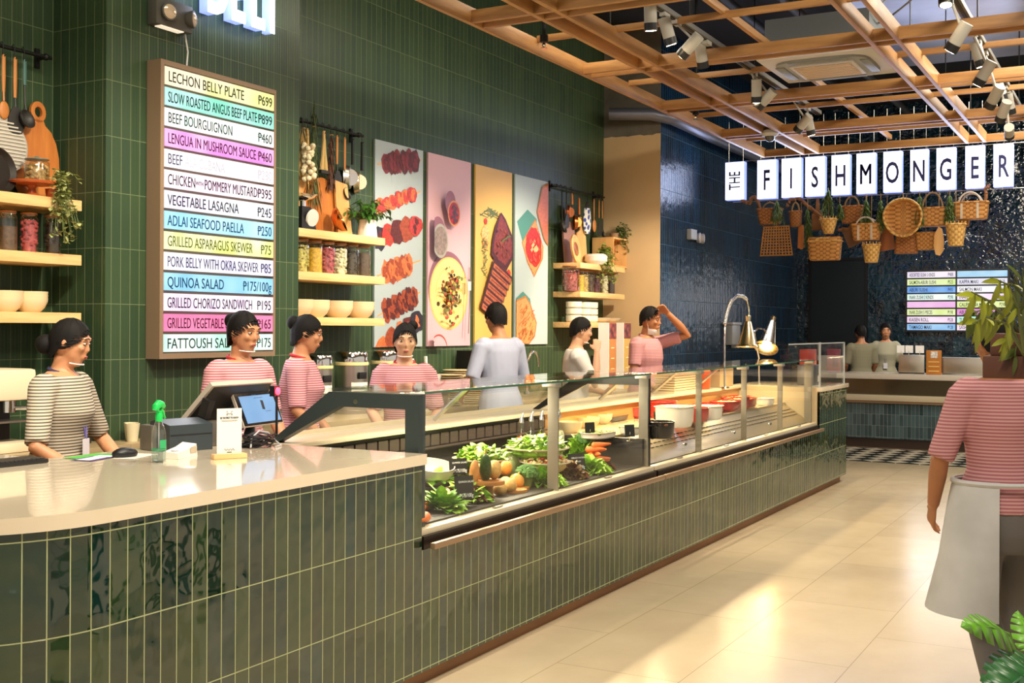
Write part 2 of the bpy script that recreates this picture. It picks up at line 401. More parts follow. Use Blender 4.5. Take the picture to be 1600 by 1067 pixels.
# air conditioning cassette
ac = thing('ceiling_cassette', 'square white ceiling air conditioning cassette with slotted grille in the lattice', 'air conditioner', (9.3, 2.25, 3.66))
WP = mat('white_abs', 'c4c4c8', .45); GREYB = mat('grey_sheet', '6b7174', .5, .3)
MB().bx((-.4, -.4, .04), (.4, .4, .33)).make('housing', GREYB, ac)
MB().bx((-.47, -.45, .0), (.47, .45, .045), 0, .012).make('panel', WP, ac)
p = []
for k in range(24):
    a = 2*pi*k/24; e = .45
    p.append((.37*math.copysign(abs(cos(a))**e, cos(a)), .37*math.copysign(abs(sin(a))**e, sin(a))))
MB().prism(p, -.018, .004).make('louvre_ring', mat('louvre_grey', '8f9290', .5), ac)
MB().bx((-.25, -.25, -.03), (.25, .25, -.012), 0, .006).make('grille_frame', WP, ac)
g = MB()
for i in range(9): g.box((-.2+.05*i, 0, -.034), (.03, .44, .006))
g.make('grille', mat('warm_grille', 'cdb48e', .5), ac)
for s in range(4):
    MB().box((0, -.33, -.021), (.46, .07, .008), 0, rotm(rz=s*pi/2), .003).make('flap', mat('flap_grey', '7c8280', .4), ac)
# track lights
TRK = mat('track_grey', '6f6d68', .45, .5); LBODY = mat('lamp_grey', 'aaa79e', .5)
LENS = mat('lamp_lens', 'fff2d8', .3, emit=30, ecol='ffe0b0')
TZ = 3.715
def track(x0, x1, y, label):
    o = thing('lamp_track', label, 'track', (x0, y, TZ))
    MB().bx((0, -.03, 0), (x1-x0, .03, .035)).make('rail', TRK, o)
    MB().bx((0, -.012, -.006), (x1-x0, .012, .0)).make('conductor_slot', MATTE, o)
    for k in range(3): MB().cyl(((x1-x0)*(.1+.4*k), 0, .035), ((x1-x0)*(.1+.4*k), 0, 1.1), .006, seg=6).make('suspension', MATTE, o)
track(4.2, 11.6, 2.9, 'long grey lamp track left of the cassette air conditioner')
track(5.2, 13.0, 1.11, 'long grey lamp track on the right above the fish counter sign')
def spot(lens, yr, tgt, label, e, ang=38):
    ang = 66 if e > 200 else ang
    """a cylinder lamp on its track: lens centre, rail line, aim"""
    lens = V(lens); d = (V(tgt)-lens).normalized(); L = .19
    top = V((lens.x-d.x*.16, yr, TZ)); o = thing('track_spotlight', label, 'spotlight', top, group='cylinder spotlights on the lamp tracks')
    a = lens-top; b = a-d*L
    MB().tube([b, a-d*.05], .042, 20).make('lamp_body', LBODY, o)
    MB().tube([a-d*.05, a], .044, 20).make('bezel', BLACK, o)
    MB().tube([a-d*.004, a+d*.002], .034, 20).make('lens', LENS, o)
    MB().bx((-.05, -.02, -.03), (.05, .02, .0)).tube([(0, 0, -.02), b+d*.05], .009, 6).make('mount', LBODY, o)
    if e:
        s = light('spot_beam', 'SPOT', lens+d*.02, tgt, e, WARM, spot_size=R(ang), spot_blend=.6, shadow_soft_size=.05)
R1 = [((1017, 48), (7.6, 3.0, .9), 'track spotlight pointing straight down, closest to the front on the left track'),
      ((1049, 70), (8.6, 2.2, 0), 'track spotlight beside the front one, tilted to the right, on the left track'),
      ((1064, 88), (7.9, 5.2, 1.35), 'track spotlight tilted back to the left, third on the left track'),
      ((1099, 106), (9.6, 2.9, .9), 'track spotlight leaning right, fourth on the left track'),
      ((1182, 160), (10.2, 3.1, .8), 'track spotlight hanging straight beside the corner of the cassette unit'),
      ((1184, 168), (9.9, 5.3, 1.35), 'track spotlight half hidden behind the one at the cassette corner, aimed at the shelves'),
      ((1245, 205), (11.6, 5.0, 1.4), 'track spotlight tilted left under the far lattice, above the letter H of the sign'),
      ((1268, 211), (12.2, 2.4, 0), 'track spotlight hanging straight near the dome camera, above the letter M of the sign')]
for (q, tg, l), e in zip(R1, [60, 70, 250, 60, 70, 290, 260, 70]):
    px, py = q; spot(at(px, py, X=8.33) if px == 1099 else at(px, py, Y=2.87), 2.9, tg, l, e)
R2 = [((1478, 8), (6.6, .9, 0), 'track spotlight cut by the top edge of the photo on the right track'),
      ((1484, 80), (8.3, 2.9, .7), 'track spotlight lying almost flat and aimed left on the right track'),
      ((1534, 104), (9.8, .2, 0), 'track spotlight with a bright lens, second of the close group on the right track'),
      ((1527, 133), (9.6, 2.9, .6), 'track spotlight tilted left below the two at the silver duct'),
      ((1567, 156), (12.2, .2, 0), 'track spotlight tilted right with a lit lens in the far cluster'),
      ((1545, 168), (11.5, 2.9, .6), 'track spotlight leaning left, hidden at the back of the far cluster'),
      ((1580, 178), (12.8, .6, 0), 'track spotlight lowest right with a lit lens in the far cluster'),
      ((1562, 189), (12.9, 2.6, .3), 'track spotlight turned away at the bottom of the far cluster'),
      ((1577, 213), (13.6, 1.3, 2.6), 'track spotlight hanging straight down above the letter R of the sign')]
for (q, tg, l), e in zip(R2, [70, 70, 80, 60, 90, 50, 90, 50, 20]):
    px, py = q; spot(at(px, py, Y=1.09), 1.11, tg, l, e)
# dome camera, sprinklers
dc = thing('dome_camera', 'small white dome camera under the lattice above the letter F of the sign', 'camera', at(1203, 209, Z=3.6))
MB().lathe([(.0, .03), (.09, .03), (.095, .0), (.075, -.025), (.05, -.03)]).make('base', WP, dc)
MB().lathe([(.055, -.025), (.05, -.055), (.03, -.078), (0, -.085)]).make('dome', mat('dome_smoke', '33353c', .1, coat=1), dc)
for (px, py), l in (((850, 64), 'black sprinkler head hanging in the lattice bay above the posters'), ((1087, 178), 'black sprinkler head hanging in the lattice bay above the beige wall')):
    c = at(px, py, Y=3.75); s = thing('sprinkler_head', l, 'sprinkler', c)
    MB().cyl((0, 0, .02), (0, 0, 1.2), .013, seg=8).cyl((0, 0, -.01), (0, 0, .04), .03, .03, 10).make('pipe', MATTE, s)
    MB().lathe([(.006, -.01), (.016, -.03), (.006, -.05)], seg=8).lathe([(0, -.05), (.025, -.05), (.025, -.055), (0, -.055)], seg=8).make('deflector', CHROME, s)

# ================================================================== SIGNS AND MENU BOARD
em = thing('emergency_light', 'twin head emergency light above the lit menu board', 'emergency light', (4.95, YF-.001, 3.36))
EG = mat('emergency_grey', '55534d', .5); LAMPG = mat('lamp_glass', 'd9c3a8', .15, .2)
MB().bx((-.14, -.075, -.06), (.15, 0, .10), 0, .008).make('housing', EG, em)
MB().bx((-.10, -.07, -.066), (.08, -.02, -.06)).make('status_strip', mat('pale_strip', 'e8d8c0', .5, emit=.6, ecol='e8d8c0'), em)
for x, rz in ((-.06, -.15), (.12, .5)):
    h = MB(); M = rotm(pi/2, 0, rz, (x, -.075, .02))
    h.lathe([(0, -.02), (.04, -.015), (.05, .01), (.052, .03), (.046, .032)], seg=20, M=M).make('lamp_head', EG, em)
    MB().lathe([(.046, .03), (.03, .04), (0, .044)], seg=20, M=M).make('lamp', LAMPG, em)
tag(MB().tube([(5.08, YF-.03, 3.31), (5.10, YF-.035, 3.2), (5.075, YF-.05, 3.10), (5.06, YF-.08, 3.07)], .005, 6).make('white_cable', mat('white_cable', 'e8e6e0', .5)), 'thin white cable from the emergency light down to the menu board', 'cable')
e2 = thing('emergency_light', 'small twin head emergency light on the dark blue tiled wall', 'emergency light', (13.2, YB-.001, 2.68))
MB().bx((-.22, -.06, -.05), (-.02, 0, .07), 0, .006).make('housing', mat('emerg_white', 'b8bcc0', .5), e2)
for x, rz in ((.05, .2), (.16, .6)):
    M = rotm(pi/2, 0, rz, (x, -.05, -.02))
    MB().lathe([(0, -.03), (.05, -.02), (.065, .02), (.055, .03)], seg=16, M=M).make('lamp_head', WP, e2)
    MB().lathe([(.055, .03), (.03, .036), (0, .04)], seg=16, M=M).make('lamp', LAMPG, e2)
MB().tube([(-.02, -.03, 0), (.16, -.03, 0)], .012, 6).make('arm', WP, e2)
SIGNW = mat('sign_face', 'ffffff', .4, emit=1.6, ecol='f2f4ff'); SIGNB = mat('sign_lettering_blue', '2a3270', .5)
SIGNF = mat('letter_face_white', 'ffffff', .4, emit=1.4, ecol='f4f6ff'); SIGNS = mat('letter_side_blue', '9fb0f0', .4, emit=.8, ecol='8aa0ff')
SIDE = mat('sign_side_blue', 'b9c6ff', .4, emit=.7, ecol='93a6ff')
for ch, x0, x1, z in (('D', 5.235, 5.36, 3.475), ('E', 5.445, 5.57, 3.475), ('L', 5.625, 5.76, 3.475), ('I', 5.80, 5.845, 3.475)):
    s = thing('sign_letter', 'glowing white letter %s of the sign above the menu board' % ch, 'sign letter', (x0, YF-.05, z), group='glowing channel letters on the green wall')
    text(ch, .50, SIGNS, s, (-.035, 0, 0), FACE_Y, .52, ext=.036, off=.010, name='letter_return'); text(ch, .50, SIGNF, s, (-.035, -.038, 0), FACE_Y, .52, ext=.003, off=.014, name='letter_face')
    MB().bx((.02, .04, .02), (.04, .05, .3)).make('mount', MATTE, s)
light('sign_glow', 'AREA', (5.5, YF-.13, 3.6), (5.5, YF+1, 3.55), 2.2, (.62, .72, 1), shape='RECTANGLE', size=.75, size_y=.3)

mb_ = thing('menu_board', 'tall backlit menu board of fourteen coloured strips on green tiled column', 'menu board', (5.31, YF-.003, 2.23))
BRZ = mat('bronze_frame', '8a735c', .5, .0)
HW, HH, DP = .50, .862, .11
fr = MB()
for a, b in (((-HW, -DP, -HH), (-HW+.028, 0, HH)), ((HW-.02, -DP, -HH), (HW, 0, HH)), ((-HW+.028, -DP, HH-.028), (HW-.02, 0, HH)), ((-HW+.028, -DP, -HH), (HW-.02, 0, -HH+.032)), ((-HW+.004, -.03, -HH+.004), (HW-.004, -.002, HH-.004))): fr.bx(a, b)
fr.make('frame', BRZ, mb_)
ROWS = [('LECHON BELLY PLATE', '699', 'e6ef8e', 'f5ead0', '3a3a1e'), ('SLOW ROASTED ANGUS BEEF PLATE', '899', '6fdcc0', 'a8dde0', '1d3434'), ('BEEF BOURGUIGNON', '460', 'd4f3ec', 'ffffff', '2c4444'),
        ('LENGUA IN MUSHROOM SAUCE', '460', 'df8ade', 'eeb0ea', '5a1a4a'), ('BEEF', '280', 'f0eefc', 'ffffff', '54508a'), ('CHICKEN POMMERY MUSTARD', '395', 'f0d8f2', 'f6ecfa', '3c1a36'),
        ('VEGETABLE LASAGNA', '245', 'd8d4ee', 'e6ecf8', '3a3450'), ('ADLAI SEAFOOD PAELLA', '250', '93d0f6', 'b4e0fa', '1e5a8e'), ('GRILLED ASPARAGUS SKEWER', '75', 'dcec86', 'f8f8d8', '6e7a22'),
        ('PORK BELLY WITH OKRA SKEWER', '85', 'd4d4f2', 'fafaff', '5a5a8e'), ('QUINOA SALAD', '175/100g', '86c6f0', 'a4d8f8', '1c4e80'), ('GRILLED CHORIZO SANDWICH', '195', 'ead4f4', 'fcf6ff', '3c2850'),
        ('GRILLED VEGETABLE SANDWICH', '165', 'e87cae', 'ec8cb8', '5e1838'), ('FATTOUSH SALAD', '175', 'a4ead4', 'daf4ee', '24423c')]
def lit(name, a, b, e=1.0, horiz=0):
    t = NT(name); g = t.noise(4, 1); c = t.ramp(g, [(.35, lin(a)), (.65, lin(b))])
    return t.b(Base_Color=t.mix(.6, c, (0, 0, 0, 1)), Roughness=.3, Emission_Color=c, Emission_Strength=e*.52)
PESO = set()
def peso(n, size, m, par, x, y, z, sx, rot=FACE_Y, ax=None, fit=0):
    """price set flush right; the P gets the two bars of the peso sign when lettering turns to mesh"""
    o = text('P'+n, size, m, par, (x, y, z), rot, sx, align='RIGHT', name='price', fit=fit); PESO.add(o.name)
WF = [.67, .80, .56, .79, .117, .5, .63, .68, .763, .82, .49, .76, .79, .64]
ph = (2*HH-.06)/14
for i, (s, pr_, c1, c2, ik) in enumerate(ROWS):
    zc = HH-.028-ph*(i+.5); hh = ph/2-.0085
    pn = MB().bx((-HW+.032, -DP-.001, zc-hh), (HW-.024, -DP+.012, zc+hh)).make('menu_strip', lit('menu_strip_%s' % s.lower().split()[0]+s[-3:].lower(), c1, c2, 1.0), mb_)
    im = mat('ink_'+ik, ik, .9); im.node_tree.nodes['Principled BSDF'].inputs['Specular IOR Level'].default_value = .1; im.node_tree.nodes['Principled BSDF'].inputs['Base Color'].default_value = tuple(v*.5 for v in lin(ik)[:3])+(1,)
    sz = .087; fw = WF[i]*.944; avail = {18: .62}.get(len(s), .655 if len(s) > 22 else .62)
    sx = min(.54, (.66 if len(s) > 24 else .60)/(len(s)*sz*.63))
    if s == 'BEEF': sx = .5
    if 'CHICKEN' in s:
        text('CHICKEN', sz, im, pn, (-HW+.055, -DP-.0022, zc-.032), FACE_Y, .47, fit=.217); text('WITH', .034, im, pn, (-HW+.278, -DP-.0022, zc-.014), FACE_Y, .75, fit=.062); text('POMMERY MUSTARD', sz, im, pn, (-HW+.35, -DP-.0022, zc-.032), FACE_Y, .45, fit=.465)
    else: text(s, sz, im, pn, (-HW+.055, -DP-.0022, zc-.032), FACE_Y, sx, fit=fw)
    if s == 'BEEF': text('ALA CUBANA', sz, mat('faded_ink', 'a8a8bc', .8, emit=.2, ecol='b4b4c8'), pn, (-HW+.19, -DP-.0022, zc-.032), FACE_Y, .5, fit=.335)
    fi = mat('faded_ink', 'd8d8e8') if s == 'BEEF' else im
    peso(pr_, .086, fi, pn, HW-.042, -DP-.0022, zc-.033, .52, fit=.262 if '/' in pr_ else .128 if len(pr_) == 3 else .095)
light('menu_glow', 'AREA', (5.31, YF-.16, 2.23), (5.31, 0, 2.1), 10, (.95, .95, 1), shape='RECTANGLE', size=.9, size_y=1.6)

# the hanging sign over the fish counter
def frame_tile(ch, y0, y1, z0, z1, label):
    s = thing('sign_letter_box', label, 'sign panel', (13.6, (y0+y1)/2, z0), group='lit letter boxes of the hanging sign')
    h = (y1-y0)/2; H_ = z1-z0
    MB().bx((0, -h, 0), (.10, h, H_), 0, .004).make('box', SIDE, s)
    MB().bx((-.006, -h+.006, .006), (.001, h-.006, H_-.006)).make('face', SIGNW, s)
    if ch == 'THE': text(ch, .20, SIGNB, s, (-.009, -.07, H_/2), (Euler((pi/2, 0, -pi/2)).to_matrix() @ Matrix.Rotation(pi/2, 3, 'Z')).to_euler(), .62, align='CENTER', off=.003)
    else:
        for q in ((-.005, .005) if ch == 'M' else (0,)): text(ch, .34, SIGNB, s, (-.009, q, H_/2-.125), FACE_X, .56, align='CENTER', off=0 if ch == 'M' else .006)
    for q in (-h+.03, h-.03): MB().cyl((.05, q, H_), (.05, q, H_+.5), .002, seg=5).make('hanging_wire', STEEL, s)
    return s
frame_tile('THE', 4.295, 4.535, 3.138, 3.60, 'lit white box reading THE in turned letters, at the left end of the sign')
xs = [(1183, 1213, 249), (1221, 1252, 246), (1258, 1289, 243), (1299, 1328, 240), (1338, 1368, 238), (1380, 1409, 236), (1422, 1450, 233), (1463, 1493, 230), (1508, 1538, 227), (1552, 1583, 224)]
wds = 'FISHMONGER'
for i, (a, b, yt) in enumerate(xs):
    ya, yb = at(b, 260, X=13.6).y, at(a, 260, X=13.6).y
    frame_tile(wds[i], ya, yb, 3.132, 3.60, 'lit white box with a blue letter %s%s of the hanging sign' % (wds[i], ''))
sb = thing('sign_rail', 'thin wire rails that carry the row of lit letter boxes', 'rail', (13.66, 2.9, 3.12))
for z in (-.004, .49): MB().cyl((0, -1.75, z), (0, 1.55, z), .004, seg=6).make('wire', STEEL, sb)
light('sign_light', 'AREA', (13.5, 2.9, 3.36), (5, 2.9, 3.2), 16, (.5, .62, 1), shape='RECTANGLE', size=3.2, size_y=.4)

# ================================================================== DELI COUNTER
QUARTZ = mat('white_quartz', 'ecdcc0', .12, var=.03, vs=3, coat=.6); KICK = wood('toe_kick_brown', '7d5330', '98683e', 6, 'X', .5, 6)
LEDGE = mat('cream_ledge', 'd2c4a6', .35); BRONZE = mat('bronze_trim', 'a08468', .35, .5)
sc_ = thing('service_counter', 'long green tiled service counter with rounded near corner', 'counter', (4.14, 2.72, 0))
OFF = V((-4.14, -2.72, 0))
def sh(o): o.location = V(o.location)+OFF; return o
arc = lambda cx, cyy, r, n=14: [(cx-r*sin(pi/2*k/n), cyy-r*cos(pi/2*k/n)) for k in range(n+1)]
corner = arc(2.42, 3.22, .5)[::-1]
plan = [(1.92, 5.48)]+corner+[(4.14, 2.72)]
L0 = sum(math.dist(a, b) for a, b in zip(plan, plan[1:]))
sh(rowfix(MB().wall(plan, .075, .975, -L0-.005).make('tiled_front', T_CTR, sc_), -.089))
sh(rowfix(MB().wall([(4.14, 2.72), (12.08, 2.72), (12.08, 3.55)], .075, .60, -.005).wall([(10.965, 2.72), (12.08, 2.72), (12.08, 3.55)], .60, .975, 6.82).make('tiled_front', T_CTR, sc_), -.089))
sh(MB().wall([(4.14, 3.1), (4.14, 2.72)], .60, .975).make('tiled_end', T_CTR, sc_))
kp = [(1.97, 5.48)]+arc(2.42, 3.22, .45)[::-1]+[(12.03, 2.77), (12.03, 3.5)]
sh(MB().wall(kp, 0, .085).make('toe_kick', KICK, sc_))
o = [(1.905, 5.48)]+arc(2.42, 3.22, .515)[::-1]+[(4.155, 2.705), (4.155, 3.92), (3.2, 3.92), (3.2, 5.48)]
sh(MB().prism(o, .968, 1.013).make('worktop', QUARTZ, sc_))
sh(MB().bx((3.19, 3.92, .0), (3.21, 5.4, .968)).bx((3.2, 3.88, 0), (4.14, 3.90, .968)).make('inner_panel', OAK, sc_))
sh(MB().bx((10.965, 2.70, .97), (12.10, 3.62, 1.012), 0, .004).make('end_worktop', QUARTZ, sc_))
sh(MB().bx((10.945, 2.74, .62), (10.965, 3.5, 1.012)).make('end_jamb', mat('cream_jamb', 'd8c39a', .4), sc_))
sh(MB().bx((10.97, 2.74, .97), (12.06, 3.55, .955)).make('end_cap', OAK, sc_))

# display cases
GY, ZB, ZT = 2.768, .655, 1.262
DARK = mat('charcoal_interior', '2b2624', .5); DECK = mat('dark_slate_deck', '35302c', .55, var=.15, vs=20)
POSTM = mat('post_grey', '8c8578', .45, .3); SATIN = mat('satin_stainless', 'c8bca6', .3, .9); LED = mat('led_strip', 'fff0cc', .3, emit=14, ecol='ffdfa0')
def frame_end(par, x0, x1, m, dx):
    """the flat end frame: front post, top bar and sloping rear leg"""
    b = MB(); g = GY+.005
    for q in ([(g, ZB), (g, ZT), (g+.07, ZT), (g+.07, ZB)], [(g+.07, ZT-.066), (g+.07, ZT), (3.26, ZT), (3.205, ZT-.066)], [(3.205, ZT-.066), (3.26, ZT), (3.61, 1.015), (3.565, 1.015)]):
        b.loft([[V((x, y, z)) for y, z in q] for x in (x0, x1)])
    o = b.make('end_frame', m, par); o.location = V(dx)
    return o
def case(name, label, x0, x1, posts, rear_to):
    c = thing(name, label, 'display case', (x0, GY, ZB)); d = V((-x0, -GY, -ZB))
    def P(o): o.location = V(o.location)+d; return o
    P(MB().bx((x0, 2.74, .655), (x1, 2.80, .682), 0, .003).make('front_sill', LEDGE, c))
    P(MB().bx((x0, 2.722, .60), (x1, 2.79, .655)).make('dark_channel', mat('dark_bronze', '2c211b', .35, .5), c))
    rl = P(MB().bx((x0, 2.665, .605), (x1, 2.69, .632), 0, .003).make('bumper_rail', BRONZE, c))
    n = max(2, int((x1-x0)/.62)); b = MB()
    for k in range(n): b.bx((x0+(k+.5)*(x1-x0)/n-.02, 2.685, .606), (x0+(k+.5)*(x1-x0)/n+.02, 2.725, .60))
    b.make('rail_bracket', MATTE, rl)
    xs_ = [x0+.05]+posts+[x1-.01]
    for a, b in zip(xs_, xs_[1:]):
        P(MB().bx((a+.004, GY-.004, ZB+.02), (b-.004, GY+.004, ZT+.006)).make('front_pane', FPANE, c))
        tp = P(MB().bx((a+.003, GY-.012, ZT+.004), (b-.003, 3.31, ZT+.012)).make('top_pane', PANE, c))
        MB().bx((a+.003, GY-.014, ZT+.003), (b-.003, GY-.012, ZT+.013)).make('pane_edge', GEDGE, tp)
        MB().bx((b-.10, GY-.02, ZT-.02), (b-.03, GY+.06, ZT+.003), 0, .003).make('clamp', ALU, tp)
        P(MB().bx(((a+b)/2-.05, 2.755, .683), ((a+b)/2+.03, 2.772, .692), 0, .003).make('pane_catch', ALU, c))
    for p in posts:
        P(MB().bx((p-.014, GY+.006, ZB+.02), (p+.0, GY+(.07 if p < 6 else .05), ZT), 0, .003).make('post', POSTM, c))
        P(MB().tube([(p-.015, 3.30, ZT-.01), (p-.015, 3.565, 1.03)], .012, 4).make('rear_strut', ALU, c))
    if rear_to > x0:
        P(MB().loft([[V((x, y, z)) for y, z in ((3.308, 1.258), (3.315, 1.262), (3.587, 1.03), (3.58, 1.026))] for x in (x0+.06, rear_to)]).make('rear_pane', FPANE, c))
        P(MB().bx((x0+.05, 3.27, ZT-.035), (rear_to, 3.31, ZT-.012)).make('light_bar', ALU, c))
        k = int((rear_to-x0)/.09); b = MB()
        for i in range(k): b.bx((x0+.1+i*.09, 3.278, ZT-.037), (x0+.125+i*.09, 3.30, ZT-.034))
        P(b.make('led_row', LED, c))
    return c, P
cold, PC = case('refrigerated_display_case', 'glass fronted cold display case holding salads and vegetables', 4.16, 6.84, [5.56], 6.80)
frame_end(cold, 4.19, 4.245, SLATE, (-4.16, -GY, -ZB))
frame_end(cold, 6.835, 6.862, mat('dark_steel', '2a2a28', .35, .6), (-4.16, -GY, -ZB))
PC(MB().bx((6.82, GY+.006, ZB+.02), (6.832, GY+.07, ZT), 0, .003).make('post', POSTM, cold))
PC(MB().cyl((4.218, GY+.24+.1, 1.222), (4.185, GY+.34, 1.222), .012, seg=14).make('lock', CHROME, cold))
PC(MB().lathe([(0, 1.028), (.03, 1.026), (.085, 1.016), (.09, 1.0135)], (4.0, 3.60, 0), 20).make('foot_plate', MATTE, cold))
PC(MB().bx((4.16, 2.80, .60), (6.79, 3.5, .69)).make('deck', DECK, cold))
PC(MB().bx((4.16, 3.5, .60), (6.79, 3.53, .99)).make('back_panel', DARK, cold))
b = MB()
for i in range(26): b.bx((4.2+i*.1, 3.488, .90), (4.285+i*.1, 3.502, .965))
b.bx((4.16, 3.46, .885), (6.79, 3.5, .893)); PC(b.make('air_grille', mat('dark_grille', '40342e', .5), cold))
PC(MB().bx((4.16, 3.46, .99), (6.80, 3.74, 1.012), 0, .003).bx((4.16, 3.74, .90), (6.80, 3.76, 1.03)).make('rear_ledge', LEDGE, cold))
PC(MB().bx((4.16, 3.54, .0), (6.80, 3.72, .985)).make('rear_cabinet', SATIN, cold))
hot, PH = case('heated_display_case', 'glass fronted hot food case with perforated steel slope and red dishes', 6.87, 10.945, [7.83, 8.88, 9.90], 8.82)
PH(MB().bx((10.86, GY+.006, ZB+.02), (10.9, GY+.07, ZT), 0, .003).make('post', POSTM, hot))
PERF = mat('slope_steel', 'c4b494', .3, .85)
PH(MB().poly([(6.86, 2.81, .685), (10.94, 2.81, .685), (10.94, 3.04, .845), (6.86, 3.04, .845)]).bx((6.86, 3.04, .83), (10.94, 3.06, .86)).make('perforated_slope', PERF, hot))
b = MB(); sl = math.atan2(.16, .23)
for j in range(3):
    yy = 2.915+.032*j
    for i in range(50): b.box((6.93+i*.08+.04*(j % 2), yy, .685+(yy-2.81)*.16/.23+.0012), (.05, .013, .002), 0)
PH(b.make('slots', mat('slot_dark', '16110d', .9), hot))
for x in (7.75, 8.86, 9.86): PH(MB().bx((x, 2.87, .715), (x+.05, 2.90, .745), 0, .004).make('lift_tab', CHROME, hot))
PH(MB().bx((6.86, 3.06, .81), (10.94, 3.5, .857), 0, .002).make('hot_plate', mat('glass_hot_plate', 'e2cda2', .15, .3), hot))
PH(MB().bx((6.79, 2.80, .60), (6.86, 3.5, .857)).make('end_wall', DARK, hot))
PH(MB().bx((6.86, 2.80, .60), (10.94, 3.5, .68)).make('base', DARK, hot))
PH(MB().bx((6.8, 3.5, .60), (10.94, 3.53, 1.0)).make('back_panel', mat('warm_lit_panel', 'cc9a58', .35, .35, var=.12, vs=3), hot))  # warm light on the steel panel is put into its orange colour
PH(MB().bx((6.80, 3.46, .99), (10.96, 3.74, 1.012), 0, .003).bx((6.8, 3.74, .90), (10.96, 3.76, 1.03)).make('rear_ledge', LEDGE, hot))
PH(MB().bx((6.80, 3.54, .0), (10.96, 3.72, .985)).make('rear_cabinet', SATIN, hot))
for x in (4.9, 5.55, 6.2): light('case_light', 'AREA', (x, 3.24, 1.235), (x, 3.0, .75), 6.5, (1, .86, .60), shape='RECTANGLE', size=.62, size_y=.05)
for x in (7.2, 8.0, 8.6, 9.4, 10.3): light('case_light', 'AREA', (x, 3.24, 1.235), (x, 3.15, .85), 6, (1, .78, .46), shape='RECTANGLE', size=.7, size_y=.05)

# ================================================================== BACK COUNTER
bc = thing('back_counter', 'long back counter with pale worktop and oak cupboards along the green wall', 'counter', (3.2, 4.85, 0))
D2 = V((-3.2, -4.85, 0))
def B2(o): o.location = V(o.location)+D2; return o
B2(MB().bx((3.24, 4.85, .87), (4.5, 5.48, .915), 0, .003).bx((4.5, 4.85, .87), (6.2, 5.06, .915), 0, .003).bx((6.2, 4.85, .87), (12.1, 5.48, .915), 0, .003).make('worktop', mat('back_quartz', 'a8946f', .25, var=.04, vs=4), bc))
B2(MB().bx((3.24, 4.90, .08), (4.5, 5.45, .87)).bx((4.5, 4.90, .08), (6.2, 5.05, .87)).bx((6.2, 4.90, .08), (12.1, 5.45, .87)).make('carcass', wood('cupboard_oak', '8a6038', 'ab7d4a', 7, 'Z'), bc))
for i in range(14):
    x = 3.30+i*.62
    if i == 3: B2(MB().bx((x, 4.885, .52), (x+.58, 4.90, .80)).make('dark_niche', BLACK, bc)); continue
    dd = B2(MB().bx((x, 4.882, .12), (x+.58, 4.90, .855), 0, .002).make('door', MATS['cupboard_oak'], bc))
    MB().bx((x+.06, 4.878, .18), (x+.07, 4.883, .79)).bx((x+.51, 4.878, .18), (x+.52, 4.883, .79)).bx((x+.06, 4.878, .78), (x+.52, 4.883, .79)).make('door_moulding', KICK, dd)

# ================================================================== WALL POSTERS
def poster(x0, x1, bg, label):
    p = thing('food_poster', label, 'poster', ((x0+x1)/2, YW-.003, 1.397)); h = (x1-x0)/2; H_ = 3.083-1.397
    MB().bx((-h, -.018, 0), (h, 0, H_)).make('board', bg, p)
    return p, h, H_
def flat(par, name, polys, z=-.019):
    """printed artwork: thin layers of flat shapes on the board; polys = (material, points[(x, z)])"""
    ms = []; b = MB()
    for k, (m, pts) in enumerate(polys):
        if m not in ms: ms.append(m)
        y = z-.00025*(k+1); b.poly([(x, y, q) for x, q in pts], ms.index(m))
    return b.make(name, ms, par)
def blob(cx, cz, rx, rz, n=18, j=.16, rot=0, pw=1):
    o = []
    for k in range(n):
        a = 2*pi*k/n; r = 1+random.uniform(-j, j); x, z = rx*cos(a)*r, rz*sin(a)*r
        o.append((cx+x*cos(rot)-z*sin(rot), cz+x*sin(rot)+z*cos(rot)))
    return o
def quad(cx, cz, w, h, rot=0): 
    return [(cx+x*cos(rot)-z*sin(rot), cz+x*sin(rot)+z*cos(rot)) for x, z in ((-w/2, -h/2), (w/2, -h/2), (w/2, h/2), (-w/2, h/2))]
def pm(name, c, var=.35, vs=40): return mat('print_'+name, c, .5, var=var, vs=vs)
MEATD, MEATR, MEATB, MEATP = pm('meat_dark', '5a2320'), pm('meat_red', 'b23a35'), pm('meat_brown', '9a4528'), pm('meat_pink', 'd8703f')
STICK, SHAD = pm('stick', 'd9a568', .1), pm('shadow', '8fa3a8', .0)
p1, h, H_ = poster(7.627, 8.331, mat('poster_blue', 'aab8bc', .5), 'pale blue poster of six grilled meat skewers on the green wall')
def skewer(par, zc, tilt, n, m, m2, rz, cols=None, x0=-.22, x1=.20):
    P = [(STICK, quad(0, zc, .66, .014, tilt))]
    for k in range(n):
        a = x0+(x1-x0)*k/(n-1); cx, cz = a*cos(tilt), zc+a*sin(tilt)
        P.append((cols[k] if cols else (m if k % 2 else m2), blob(cx, cz, (x1-x0)/n*.95, rz*1.2*random.uniform(.85, 1.1), 16, .15, tilt)))
        for q in range(7): P.append((m2 if k % 2 else m, blob(cx+random.uniform(-.03, .03), cz+random.uniform(-.6, .6)*rz, .016, .028, 7, .3, tilt+.3)))
    P = [(m_, [(max(-h+.002, min(h-.002, x)), max(.002, min(H_-.002, z))) for x, z in pp]) for m_, pp in P]
    flat(par, 'printed_skewer', P)
skewer(p1, 1.545, .18, 6, MEATD, pm('meat_char', '7a2c2c'), .085, x0=-.2, x1=.22)
skewer(p1, 1.235, .30, 6, MEATR, MEATP, .055, x0=-.3, x1=.18)
skewer(p1, .965, .26, 5, MEATD, MEATB, .085, [pm('olive', '2a2634'), pm('tomato', 'd0342c'), MEATD, MEATB, MEATR], x0=-.3, x1=.24)
skewer(p1, .66, .25, 5, MEATB, MEATP, .09, x0=-.2, x1=.13)
